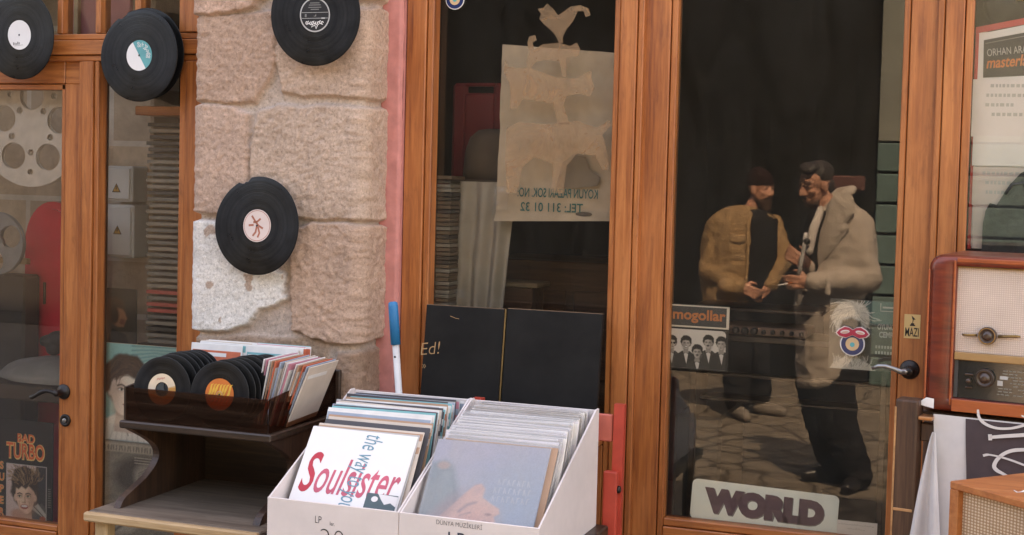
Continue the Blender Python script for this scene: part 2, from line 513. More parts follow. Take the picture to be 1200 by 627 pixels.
def portrait(p, cx, cy, s, skin, hair, turn=0.0, smile=False, hairpts=None, part=0.0, lip=(.40, .07, .07), tilt=0.0, hs=1.0, mono=False, must=False, glasses=False):
    """head of height s (chin to crown), centred on the face"""
    sk = np.array(skin); hr = np.array(hair)
    dark = sk * np.array((.45, .38, .34)) if not mono else sk * .42
    lite = np.minimum(sk * 1.22, .85)
    R = lambda x, y: (cx + s * (x * math.cos(tilt) - y * math.sin(tilt)), cy + s * (x * math.sin(tilt) + y * math.cos(tilt)))
    E = lambda x, y, rx, ry, col, soft=.4, rot=0, k=1.0, wob=0: p.e(*R(x, y), rx * s, ry * s, col, soft, rot + tilt, k, wob)
    E(0, .16, .43 * hs, .46 * hs, hr, .16, 0, 1, .03)
    p.poly([R(-.16, -.25), R(.16, -.25), R(.20, -.72), R(-.20, -.72)], dark * .5 + sk * .5, .02)
    E(0, -.36, .19, .10, dark, .8, 0, .75)
    E(-.30, -.02, .05, .09, sk * .85, .4); E(.30, -.02, .05, .09, sk * .85, .4)
    E(0, .04, .295, .38, sk, .10); E(0, -.16, .235, .27, sk, .12); E(0, -.30, .13, .11, sk, .3)
    sd = -1 if turn > 0 else 1
    E(sd * .20, -.06, .12, .34, dark, 1.3, 0, .55); E(-sd * .10, .20, .14, .10, lite, 1.4, 0, .6); E(-sd * .13, -.08, .09, .09, lite, 1.4, 0, .6)
    t = turn * .16
    for q in (-1, 1):
        x = q * .13 + t
        E(x, .02, .085, .055, dark, 1.0, 0, .6)
        p.line([R(x - .075, .075), R(x, .10), R(x + .075, .075)], .030 * s, hr * .5, .01, .9)
        E(x, .015, .055, .024, np.minimum(lite * 1.2, .9), .4, 0, .8); E(x + t * .2, .016, .026, .026, (.015, .012, .012), .4)
        p.line([R(x - .065, .022), R(x, .043), R(x + .065, .02)], .016 * s, (.02, .015, .012), .008, .9)
    E(t * 1.3 + sd * .035, -.08, .028, .10, dark, 1.2, 0, .6); E(t * 1.3, -.135, .055, .026, dark, .9, 0, .75); E(t * 1.3 - sd * .01, -.10, .022, .03, lite, 1.2, 0, .8)
    if smile:
        E(t, -.245, .125, .055, np.array(lip) * .8, .35); E(t, -.235, .095, .030, (.80, .76, .72), .35); E(t, -.287, .09, .02, lip, .6)
        p.line([R(t - .15, -.12), R(t - .165, -.24)], .02 * s, dark, .02, .6); p.line([R(t + .15, -.12), R(t + .165, -.24)], .02 * s, dark, .02, .6)
    else:
        E(t, -.236, .080, .020, lip, .4); E(t, -.262, .064, .022, np.minimum(np.array(lip) * 1.25, .8), .5); p.line([R(t - .085, -.245), R(t, -.249), R(t + .085, -.245)], .010 * s, np.array(lip) * .4, .008)
    E(t, -.31, .06, .018, dark, 1.2, 0, .4)
    if must: E(t, -.185, .12, .035, hr * .7, .4)
    if glasses:
        for q in (-1, 1): E(q * .13 + t, .02, .10, .075, (.015, .015, .015), .2)
    # hair over the brow
    if hairpts: p.poly([R(*q) for q in hairpts], hr, .03)
    return R, E
# ================================================================== THE SETTING
def street_mat():
    m, nt, b = nodes('worn_stone_paving')
    v = coords(nt)
    vo = nt.nodes.new('ShaderNodeTexVoronoi'); vo.feature = 'DISTANCE_TO_EDGE'; vo.inputs['Scale'].default_value = 3.2
    nz = noise_node(nt, 2.5, v, 3)
    ad = nt.nodes.new('ShaderNodeMixRGB'); ad.blend_type = 'ADD'; ad.inputs[0].default_value = 0.22
    lnk(nt, v, ad.inputs[1]); lnk(nt, nz.outputs[1], ad.inputs[2]); lnk(nt, ad.outputs[0], vo.inputs['Vector'])
    n = noise_node(nt, 9, v, 8, 0.7)
    base = ramp(nt, n.outputs[0], [(0.3, (0.11, 0.088, 0.066)), (0.7, (0.235, 0.195, 0.15))])
    e = ramp(nt, vo.outputs[0], [(0.0, (0.18, 0.16, 0.14)), (0.07, (1, 1, 1))])
    mu = nt.nodes.new('ShaderNodeMixRGB'); mu.blend_type = 'MULTIPLY'; mu.inputs[0].default_value = 0.85
    lnk(nt, base, mu.inputs[1]); lnk(nt, e, mu.inputs[2])
    lnk(nt, mu.outputs[0], b.inputs['Base Color']); setv(b, Roughness=0.8)
    bump(nt, b, e, 0.5, 0.02)
    return m
g = MB(street_mat())
g.sheet(lambda u, v: Vector((-60 + 120 * u, -60 + 90 * v, 0)), 8, 8, False)
g.build('street', kind='structure')
g = MB(M('added_dark_tone', (0.065, 0.062, 0.06), .9, .25, 30, .3)); g.add([(-40, -7.55, .004), (-3.5, -7.55, .004), (-3.0, -1.2, .004), (-3.6, -.7, .004), (-40, -.7, .004)], [(0, 1, 2, 3, 4)])  # added dark sheet over the paving, so the left glass mirrors dark ground
g.build('added_dark_ground', kind='structure')

# ------------------------------------------------------------------ the shop building
PLAST = M('pink_plaster', (0.56, 0.215, 0.185), 0.85, 0.12, 26, 0.3)
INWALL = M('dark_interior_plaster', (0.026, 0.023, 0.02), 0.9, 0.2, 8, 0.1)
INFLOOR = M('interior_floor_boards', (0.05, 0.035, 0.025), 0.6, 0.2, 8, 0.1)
UPW = M('upper_wall_render', (0.46, 0.34, 0.26), 0.9, 0.15, 8, 0.3)
XL0, XR1 = -4.35, 3.2
shop = thing('shop_building', (0, 1.8, 0), label='old stone record shop with orange timber fronts and a dark interior', cat='shop')
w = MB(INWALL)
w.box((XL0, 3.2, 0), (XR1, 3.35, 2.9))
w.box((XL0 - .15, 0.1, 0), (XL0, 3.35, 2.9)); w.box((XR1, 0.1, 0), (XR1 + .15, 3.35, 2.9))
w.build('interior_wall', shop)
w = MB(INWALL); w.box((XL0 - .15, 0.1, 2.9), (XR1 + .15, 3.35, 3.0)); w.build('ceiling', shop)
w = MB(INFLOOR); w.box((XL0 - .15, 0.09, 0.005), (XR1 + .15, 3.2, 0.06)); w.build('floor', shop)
w = MB(UPW); w.box((XL0 - .15, -0.02, 2.62), (XR1 + .15, 0.098, 4.20)); w.build('upper_wall', shop)
w = MB(M('roof_tiles', (0.28, 0.12, 0.07), 0.85, 0.2, 6, 0.3)); w.box((XL0 - .16, -0.22, 4.202), (XR1 + .3, 3.5, 4.30), 0.02); w.build('roof', shop)
xp0, xp1 = PX(452, 100, 0.0), PX(476.7, 0, 0.0)
w = MB(PLAST)
def plast(u, v):
    x = xp0 + (xp1 - xp0) * u; z = 2.62 * v
    return Vector((x, -0.03 - 0.005 * noise.noise(Vector((x * 9, 0, z * 7))) - 0.003 * noise.noise(Vector((x * 30, 1, z * 30))) + 0.018 * max(0, u - .93) / .07, z))
w.sheet(plast, 16, 160)
w.add([(xp1, -0.012, 0), (xp1, 0.09, 0), (xp1, 0.09, 2.62), (xp1, -0.012, 2.62)], [(0, 1, 2, 3)])
w.build('plaster_strip', shop, label='pink plaster strip beside the stone')
th_ = thing('shade_blocker', (-9.5, 3.0, 0), label='added unseen house adjoining the record shop on the left, outside the view', cat='blocker')  # added tall block out of view, there to shade the left street
w_ = MB(UPW); w_.box((-15, -.02, 0), (XL0 - .17, 6.5, 10.2), .01); w_.build('wall', th_)
w_ = MB(M('shade_blocker_tiles', (0.28, 0.12, 0.07), 0.85, 0.2, 6, 0.3)); w_.box((-15.2, -.2, 10.202), (XL0 - .17, 6.7, 10.32), .02); w_.build('roof', th_)
# walls left and right of what the photo shows
w = MB(UPW); w.box((XL0 - .15, -0.01, 0), (PX(0, 300, 0) - 0.95, 0.098, 2.62)); w.build('side_wall', shop)
w = MB(UPW); w.box((2.05, -0.01, 0), (XR1 + .15, 0.098, 2.62)); w.build('side_wall', shop)

# ------------------------------------------------------------------ stone pillar
def pix2sz(px, py, Y=-0.175):
    p = P(px, py, Y); return p.x, p.z
XS0 = PX(234, 150, -0.16); XS1 = PX(423, 150, -0.16)
DEP = 0.155
BLOCKS = [  # outline in photo pixels, tone, proud (m), roughness
    ([(226, -40), (300, -40), (312, -8), (292, 10), (244, 17), (228, 19)], (0.614, 0.393, 0.292), 0.034, .006),
    ([(236, 28), (300, 16), (322, 12), (324, 70), (316, 88), (296, 116), (262, 121), (233, 112)], (0.521, 0.341, 0.251), 0.022, .008),
    ([(312, -40), (480, -40), (480, -6), (330, 0)], (0.577, 0.393, 0.301), 0.022, .005),
    ([(330, 22), (438, 8), (480, 6), (480, 118), (430, 113), (382, 113), (328, 108), (326, 60)], (0.567, 0.393, 0.296), 0.024, .006),
    ([(232, 122), (270, 126), (290, 132), (289, 190), (292, 248), (252, 250), (224, 246), (224, 180)], (0.567, 0.383, 0.292), 0.024, .006),
    ([(304, 128), (340, 124), (432, 126), (480, 128), (480, 256), (430, 258), (360, 256), (296, 250), (294, 180)], (0.577, 0.411, 0.314), 0.026, .0075),
    ([(222, 262), (262, 262), (300, 300), (334, 322), (334, 350), (300, 362), (286, 380), (262, 387), (226, 384)], (0.815, 0.760, 0.703), 0.026, .004),
    ([(344, 272), (366, 262), (430, 266), (480, 268), (480, 398), (432, 402), (372, 400), (344, 386), (341, 330)], (0.558, 0.374, 0.278), 0.030, .0085),
    ([(226, 402), (380, 398), (384, 470), (380, 540), (226, 540)], (0.437, 0.299, 0.214), 0.012, .008),
    ([(396, 414), (430, 416), (480, 416), (480, 540), (396, 540)], (0.437, 0.280, 0.196), 0.018, .008),
    ([(226, 560), (330, 560), (330, 720), (226, 720)], (0.446, 0.290, 0.201), 0.018, .006),
    ([(345, 556), (480, 556), (480, 760), (345, 760)], (0.446, 0.290, 0.201), 0.018, .006),
]
BSZ = []
for pts, tone, pr, rg in BLOCKS:
    q = [pix2sz(*p) for p in pts]
    # corner blocks run round the corner: stretch whatever reached past the corner
    q = [(x if px < 470 else x + 0.4, z) for (x, z), (px, _) in zip(q, pts)]
    q = [(x if px > 236 else x - 0.3, z) for (x, z), (px, _) in zip(q, pts)]
    BSZ.append((q, tone, pr, rg, (min(p[0] for p in q), max(p[0] for p in q), min(p[1] for p in q), max(p[1] for p in q))))
def sdist(pt, poly):
    x, y = pt; ins = False; best = 1e9
    n = len(poly)
    for i in range(n):
        x1, y1 = poly[i]; x2, y2 = poly[(i + 1) % n]
        dx, dy = x2 - x1, y2 - y1
        t = max(0, min(1, ((x - x1) * dx + (y - y1) * dy) / (dx * dx + dy * dy)))
        d = math.hypot(x - x1 - t * dx, y - y1 - t * dy)
        if d < best: best = d
        if (y1 > y) != (y2 > y) and x < (x2 - x1) * (y - y1) / (y2 - y1) + x1: ins = not ins
    return best if ins else -best
MORT = (0.62, 0.49, 0.41)
def stone(s, z):
    """s runs along the unrolled face in world x; gives height and tone"""
    q = Vector((s * 4.2, z * 4.2, 0.3)); ch = 0.005 * noise.noise(Vector((s * 70, z * 70, 11)))
    js, jz = 0.014 * noise.noise(q * 2.2), 0.012 * noise.noise(q * 2.2 + Vector((7, 3, 1)))
    js += ch + 0.005 * noise.noise(q * 9); jz += 0.004 * noise.noise(q * 9 + Vector((4, 4, 4)))
    s2, z2 = s + js, z + jz
    bd, bb = -1e9, None
    for b in BSZ:
        x0, x1, z0, z1 = b[4]
        if s2 < x0 - .05 or s2 > x1 + .05 or z2 < z0 - .05 or z2 > z1 + .05: continue
        d = sdist((s2, z2), b[0])
        if d > bd: bd, bb = d, b
    m1 = noise.noise(Vector((s * 30, z * 30, 2))); m2 = noise.noise(Vector((s * 85, z * 85, 5))); m3 = noise.noise(Vector((s * 9, z * 9, 9)))
    if bb is None or bd < -0.010:
        h = 0.003 * m1 + 0.0015 * m2 + 0.004 * m3
        k = 1 + 0.12 * m3 + 0.10 * m2
        return h, tuple(c * k for c in MORT)
    t = max(0, min(1, (bd + 0.010) / 0.011)); t = t * t * (3 - 2 * t)
    r = noise.fractal(Vector((s * 45, z * 60, 3)), 0.9, 2.1, 4)
    r2 = noise.fractal(Vector((s * 26, z * 30, 8)), 0.8, 2.0, 5)
    h = (1 - t) * (0.003 * m1 + 0.0015 * m2) + t * (bb[2] + bb[3] * (0.34 * r + 0.36 * r2 + 0.28 * m3 + 0.26 * m2))
    k = 1 + 0.13 * m3 + 0.11 * r + 0.07 * m2
    tone = tuple((c * k) * t + (1 - t) * cm * (1 + .1 * m2) for c, cm in zip(bb[1], MORT))
    if bb[1][0] > .7 and bd > 0:      # flaked whitewash
        fl = noise.noise(Vector((s * 14, z * 14, 20))) + 0.5 * m1
        if fl > 0.52: tone = (0.52, 0.38, 0.30)
    return h, tone
RAD = 0.02
def profile(a):
    """arc length a -> (x, y, nx, ny, s)"""
    L1 = DEP - RAD; LQ = RAD * PI / 2; LF = (XS1 - XS0) - 2 * RAD
    if a < L1: return XS0, -a, -1, 0, XS0 - (L1 - a) - LQ / 2 + RAD / 2
    a -= L1
    if a < LQ:
        t = a / RAD; return XS0 + RAD - RAD * math.cos(t), -L1 - RAD * math.sin(t), -math.cos(t), -math.sin(t), XS0 + RAD * t / (PI / 2)
    a -= LQ
    if a < LF: return XS0 + RAD + a, -DEP, 0, -1, XS0 + RAD + a
    a -= LF
    if a < LQ:
        t = a / RAD; return XS1 - RAD + RAD * math.sin(t), -L1 - RAD * math.cos(t), math.sin(t), -math.cos(t), XS1 - RAD + RAD * t / (PI / 2)
    a -= LQ
    return XS1, -L1 + a, 1, 0, XS1 + a
LT = 2 * (DEP - RAD) + RAD * PI + (XS1 - XS0) - 2 * RAD
NA = int(LT / 0.0048)
zs = []
z = 0.0
while z < 2.62:
    zs.append(z); z += 0.03 if z < 0.8 or z > 2.3 else 0.0048
zs.append(2.62)
smb = MB(); smb.attr = []
sm, nt, b = nodes('hewn_pink_andesite')
at = nt.nodes.new('ShaderNodeAttribute'); at.attribute_name = 'tone'
v = coords(nt)
n1 = noise_node(nt, 120, v, 7, 0.8); n2 = noise_node(nt, 34, v, 5, 0.65)
rr = ramp(nt, n1.outputs[0], [(0.36, (0.36, 0.31, 0.28)), (0.46, (0.90, 0.90, 0.90)), (0.55, (1.0, 1.0, 1.0)), (0.66, (1.5, 1.5, 1.52))])
mu = nt.nodes.new('ShaderNodeMixRGB'); mu.blend_type = 'MULTIPLY'; mu.inputs[0].default_value = 0.66
lnk(nt, at.outputs[0], mu.inputs[1]); lnk(nt, rr, mu.inputs[2])
lnk(nt, mu.outputs[0], b.inputs['Base Color']); setv(b, Roughness=0.92, Specular_IOR_Level=0.2)
bump(nt, b, n1.outputs[0], 0.8, 0.008)
smb.m(sm)
vs = []
for z in zs:
    for i in range(NA + 1):
        x, y, nx, ny, s = profile(LT * i / NA)
        h, tone = stone(s, z)
        vs.append((x + nx * h, y + ny * h, z)); smb.attr.append((*tone, 1))
fs = [(j * (NA + 1) + i, j * (NA + 1) + i + 1, (j + 1) * (NA + 1) + i + 1, (j + 1) * (NA + 1) + i) for j in range(len(zs) - 1) for i in range(NA)]
smb.add(vs, fs, True)
smb.build('stone_pillar', shop, label='rough pink stone pier between the shopfronts, one block whitewashed')

# ------------------------------------------------------------------ timber shopfronts
def grooved(mb, x0, x1, z0, z1, y, th=0.06, m=WZ, bev=0.0025):
    mb.m(m).box((x0, y, z0), (x1, y + th, z1), bev)
def uprights(mb, cuts, ys, z0, z1, gap=0.0022, th=0.05):
    """a row of upright strips; cuts in world x, ys the face depth of each strip"""
    for i in range(len(cuts) - 1):
        grooved(mb, cuts[i] + gap / 2, cuts[i + 1] - gap / 2, z0, z1, ys[i], th)
def rails(mb, cuts, ys, x0, x1, gap=0.0022, th=0.05):
    for i in range(len(cuts) - 1):
        grooved(mb, x0, x1, cuts[i] + gap / 2, cuts[i + 1] - gap / 2, ys[i], th, WX)

# left shopfront -------------------------------------------------
lf = thing('timber_shopfront', (PX(150, 300, 0), 0.02, 0), label='orange timber shopfront left of the stone pier, with glazed door and tall window', cat='shopfront')
fr_ = MB(WZ)
ZT = 2.62
zr = [PZ(150, y, 0) for y in (71.5, 64, 46, 38.5)]       # moulding, rail, moulding
xm = [PX(x, 105, 0) for x in (90.3, 95.8, 108.8, 114.4)]  # post strips
xw = [PX(x, 105, 0) for x in (208.7, 217.0)]
xend = PX(246, 105, 0)
xl_end = PX(-190, 105, 0)
uprights(fr_, xm, [0.008, 0, 0.008], 0.0, zr[0])
uprights(fr_, [xw[0], xw[1], xend], [0.008, 0], 0.0, zr[0])
rails(fr_, zr, [0.008, 0, 0.008], xl_end, xend)
xt = [PX(x, 10, 0) for x in (65.2, 71.5, 110, 116, 156, 163, 208.5, 217)]
for a, c in ((0, 1), (2, 3), (4, 5), (6, 7)):
    grooved(fr_, xt[a], xt[c], zr[3] + .001, ZT, 0.008)
grooved(fr_, xt[7] + .002, xend, zr[3] + .001, ZT, 0.0)
xa = PX(-150, 105, 0)
uprights(fr_, [xl_end, xa - .012, xa], [0, 0.008], 0.0, zr[0])
# panel under the window
zsill = 0.26
fr_.m(WX).box((xm[3] + .001, -0.02, zsill), (xw[0] - .001, 0.07, zsill + 0.04), 0.004)
fr_.m(WZ).box((xm[3] + .001, 0.02, 0), (xw[0] - .001, 0.06, zsill - .001), 0.003)
fr_.m(GROOVE).box((xm[0] + .002, 0.052, 0), (xm[3] - .002, 0.068, zr[0] - .002)); fr_.box((xw[0] + .002, 0.0525, 0), (xend - .002, 0.068, zr[0] - .002))
fr_.box((xl_end, 0.052, zr[0] + .002), (xend, 0.066, zr[3] - .002))
fr_.build('frame', lf)
for i, (a, c) in enumerate(((1, 2), (3, 4), (5, 6))):
    t = MB(GLASS); t.box((xt[a] - .004, 0.036, zr[3] - .004), (xt[c] + .004, 0.040, ZT)); t.build('transom_pane', lf)
t = MB(GLASS); t.box((PX(-60, 10, 0), 0.036, zr[3] - .004), (xt[0] + .004, 0.040, ZT)); t.build('transom_pane', lf)
t = MB(GLASS); t.box((xm[3] - .004, 0.048, zsill + .03), (xw[0] + .004, 0.052, zr[0] + .004)); t.build('window_pane', lf)
# the leaf of the left door
DY = 0.022
xg = PX(70.9, 107, DY); xs = PX(76.3, 107, DY)
zg = PZ(40, 105.3, DY); zs1 = PZ(40, 98.2, DY)
zb1 = PZ(35, 613, DY); zb2 = PZ(35, 619.5, DY)
dr = MB(WZ)
uprights(dr, [xg, xs, xm[0] + 0.012], [DY + .006, DY], 0.02, zs1)
grooved(dr, xs + .001, xm[0] + 0.012, zs1, zr[0] + .01, DY, m=WX)
rails(dr, [zg, zs1, zr[0] + .01], [DY + .006, DY], xa - .002, xs - .0015)
rails(dr, [0.02, zb2, zb1], [DY, DY + .006], xa - .002, xg - .001)
uprights(dr, [xa - 0.004, xa + .05, xa + .058], [DY, DY + .006], 0.02, zs1)
dr.m(GROOVE).box((xg + .003, DY + .052, 0.02), (xm[0] + .01, DY + .06, zr[0]))
door = dr.build('door', lf)
t = MB(GLASS); t.box((xa + .05, DY + 0.030, zb1 - .004), (xg + .004, DY + 0.034, zg + .004)); t.build('glass_pane', door)
def lever(mb, c, L, dirx=-1, dz=-0.006):
    fr = Fr(c, (1, 0, 0), (0, 0, 1), (0, -1, 0))
    mb.m(IRON).lathe(fr, [(0.026, 0.0), (0.027, 0.004), (0.023, 0.008), (0.012, 0.011), (0.010, 0.040), (0.012, 0.046), (0.006, 0.054)], 24)
    pts = []
    for i in range(13):
        t = i / 12
        pts.append(fr(dirx * (0.002 + L * t), 0.010 * math.sin(t * PI * 1.5) + dz * t * 2, 0.044 + 0.008 * math.sin(t * PI)))
    return pts
hc = P(75, 459, DY)
hb = MB(IRON); pts = lever(hb, (hc.x, DY + .001, hc.z), 0.105, -1, -0.006)
hb.tube(pts, [0.009, 0.007, 0.006, 0.006, 0.0065, 0.0075, 0.008, 0.0075, 0.007, 0.0065, 0.007, 0.008, 0.006], 10)
hb.build('handle', door)
kc = P(77, 492.5, DY); kb = MB(IRON); fr = Fr((kc.x, DY + .001, kc.z), (1, 0, 0), (0, 0, 1), (0, -1, 0))
kb.lathe(fr, [(0.021, 0), (0.022, 0.005), (0.019, 0.009), (0.012, 0.009), (0.011, 0.006)], 24)
kb.m(STEEL).lathe(fr, [(0.008, 0.007), (0.008, 0.010), (0.007, 0.011)], 16)
kb.build('lock', door)

# right shopfront ------------------------------------------------
rf = thing('timber_shopfront', (PX(780, 300, 0), 0.02, 0), label='orange timber shopfront right of the pink plaster, with display window and glazed shop door', cat='shopfront')
f2 = MB(WZ)
c1 = [PX(x, 0, 0) for x in (477.2, 500.5, 508.3)]
c2 = [PX(x, 0, 0) for x in (720, 727.6, 747.6, 755.2)]
c3 = [PX(x, 0, 0) for x in (1100, 1108.8, 1132, 1143)]
uprights(f2, c1, [0, 0.008], 0, ZT)
uprights(f2, c2, [0.008, 0, 0.008], 0, ZT)
uprights(f2, c3, [0.008, 0, 0.008], 0, ZT)
zsl = PZ(600, 497, 0)
f2.m(WX).box((c1[2] + .001, -0.13, zsl - 0.04), (c2[0] - .001, 0.03, zsl), 0.004)
f2.m(WZ).box((c1[2] + .001, 0.01, 0), (c2[0] - .001, 0.05, zsl - 0.041), 0.003)
f2.m(WX).box((c3[2] + .001, 0.0, 0.80), (2.05, 0.05, 0.86), 0.004)
f2.m(WZ).box((c3[2] + .001, 0.01, 0), (2.05, 0.05, 0.799), 0.003)
f2.m(GROOVE).box((c1[0] + .002, 0.052, 0), (c1[2] - .002, 0.064, ZT - .01)); f2.box((c2[0] + .002, 0.0521, 0), (c2[3] - .002, 0.064, ZT - .01)); f2.box((c3[0] + .002, 0.0521, 0), (c3[3] - .002, 0.064, ZT - .01))
f2.m(WX).box((c1[0], -0.004, 2.50), (2.05, 0.051, 2.619), 0.004)
f2.build('frame', rf)
t = MB(GLASS); t.box((c1[2] - .004, 0.060, zsl + .001), (c2[0] + .004, 0.064, 2.51)); wp = t.build('window_pane', rf)
t = MB(GLASS); t.box((c3[3] - .004, 0.046, 0.861), (2.05, 0.050, 2.51)); t.build('side_pane', rf)
DY2 = 0.030
d2 = MB(WZ)
e1 = [c2[3] - .006, PX(787.3, 0, DY2), PX(795.2, 0, DY2)]
e2 = [PX(1060, 0, DY2), PX(1068.6, 0, DY2), c3[0] + .006]
zq1 = PZ(776, 607.0, DY2); zq2 = PZ(770, 615.8, DY2)
uprights(d2, e1, [DY2, DY2 + .006], 0.02, 2.50)
uprights(d2, e2, [DY2 + .006, DY2], 0.02, 2.50)
rails(d2, [0.02, zq2, zq1], [DY2, DY2 + .006], e1[2] - .0, e2[0] + .0)
d2.m(GROOVE).box((e1[0] + .01, DY2 + .052, 0.02), (e1[2] - .003, DY2 + .06, 2.49)); d2.box((e2[0] + .003, DY2 + .052, 0.02), (e2[2] - .01, DY2 + .06, 2.49))
d2.box((e1[2] - .002, DY2 + .0525, 0.02), (e2[0] + .002, DY2 + .0595, zq1 - .004))
door2 = d2.build('shop_door', rf, label='glazed shop door with iron lever handle')
t = MB(GLASS); t.box((e1[2] - .004, DY2 + 0.034, zq1 - .004), (e2[0] + .004, DY2 + 0.038, 2.50)); pane2 = t.build('glass_pane', door2)
hc = P(1066, 433, DY2)
hb = MB(IRON); lever(hb, (hc.x, DY2 + .001, hc.z), 0.1)
fr = Fr((hc.x, DY2 + .001, hc.z), (1, 0, 0), (0, 0, 1), (0, -1, 0))
hb.m(STEEL).tube([fr(-0.002, 0, .044), fr(-.02, -.002, .05), fr(-.04, .006, .052), fr(-.06, .011, .052), fr(-.08, .010, .05), fr(-.097, .002, .047)],
        [.010, .008, .0062, .006, .0058, .005], 10)
hb.build('handle', door2)
YG = 0.060      # outer face of the display window
YD = DY2 + .034  # outer face of the door glass

# ------------------------------------------------------------------ the other side of the street
def V(px, py, D):
    """what the shop glass mirrors at this pixel, D metres in front of the glass"""
    p = P(px, py, D); return Vector((p.x, -p.y, p.z))
DW = 7.6
def brick_stone_mat():
    m, nt, b = nodes('street_ashlar')
    v = coords(nt, (1, 1, 1))
    t = nt.nodes.new('ShaderNodeTexBrick'); t.inputs['Scale'].default_value = 1.0
    t.inputs['Brick Width'].default_value = 1.25; t.inputs['Row Height'].default_value = 0.62; t.inputs['Mortar Size'].default_value = 0.025
    t.inputs['Color1'].default_value = (0.46, 0.33, 0.22, 1); t.inputs['Color2'].default_value = (0.34, 0.24, 0.16, 1); t.inputs['Mortar'].default_value = (0.55, 0.45, 0.35, 1)
    rot = nt.nodes.new('ShaderNodeMapping'); rot.inputs['Rotation'].default_value = (math.radians(90), 0, 0)
    lnk(nt, v, rot.inputs['Vector']); lnk(nt, rot.outputs[0], t.inputs['Vector'])
    n = noise_node(nt, 7, v, 8, 0.7)
    r = ramp(nt, n.outputs[0], [(0.3, (0.65,) * 3), (0.7, (1.2,) * 3)])
    mu = nt.nodes.new('ShaderNodeMixRGB'); mu.blend_type = 'MULTIPLY'; mu.inputs[0].default_value = 0.9
    lnk(nt, t.outputs[0], mu.inputs[1]); lnk(nt, r, mu.inputs[2]); lnk(nt, mu.outputs[0], b.inputs['Base Color'])
    setv(b, Roughness=0.9); bump(nt, b, n.outputs[0], 0.5, 0.02)
    return m
xa0 = V(208, 250, DW).x; xb0 = V(1024, 250, DW).x
sb = thing('brown_building', (xa0 - 4, -DW - .5, 0), label='dark brown building across the street, facing the left shopfront', cat='building')
w = MB(M('dark_brown_render', (.045, .036, .03), .9, .2, 4, .2)); w.box((xa0 - 11, -DW - 3, 0), (xa0, -DW, 4.3), 0.01); w.build('wall', sb)
w = MB(M('street_roof_tiles', (0.30, 0.13, 0.08), 0.9, 0.2, 5, .2)); w.box((xa0 - 11.3, -DW - 3.2, 4.302), (xa0, -DW + .3, 4.45), .02); w.build('roof', sb)
DKB = M('dark_painted_shop_boards', (0.007, 0.0066, 0.006), 0.9, 0.3, 5, 0.1, spec=.1)
db = thing('dark_shopfront', ((xa0 + xb0) / 2, -DW - .5, 0), label='dark shopfront across the street, mirrored behind the two men', cat='building')
w = MB(DKB); w.box((xa0 + .02, -DW - 3, 0), (xb0 - .02, -DW - .05, 4.3), 0.01)
for i in range(16):
    x = xa0 + .1 + (xb0 - xa0 - .2) * i / 16
    w.box((x, -DW - .052, 0.3), (x + .28, -DW - .02, 2.3), 0.008)
w.build('wall', db)
a, c = V(958, 205, DW - .1), V(1010, 224, DW - .1)
w = MB(M('rusty_red_signboard', (0.09, 0.03, 0.024), 0.7, 0.2, 6)); w.box((a.x, -DW - .03, c.z), (c.x, -DW + .06, a.z), 0.01); w.build('signboard', db)
TEALP = M('teal_painted_boards', (0.085, 0.15, 0.142), 0.6, 0.15, 6, 0.1)
tb = thing('teal_building', (xb0 + 3, -DW - .5, 0), label='teal boarded building across the street, mirrored at the right edge of the shop door', cat='building')
w = MB(TEALP)
zz = 0
while zz < 2.0:
    w.box((xb0, -DW - .1, zz + .006), (xb0 + 6.5, -DW, zz + .235), 0.008); zz += .25
w.m(DKB).box((xb0, -DW - 3, 0), (xb0 + 6.5, -DW - .105, 4.3))
w.m(M('grey_green_render', (0.19, 0.20, 0.17), 0.8, 0.2, 4)).box((xb0, -DW - .1, 2.0), (xb0 + 6.5, -DW - .01, 4.3), .005)
w.build('wall', tb)
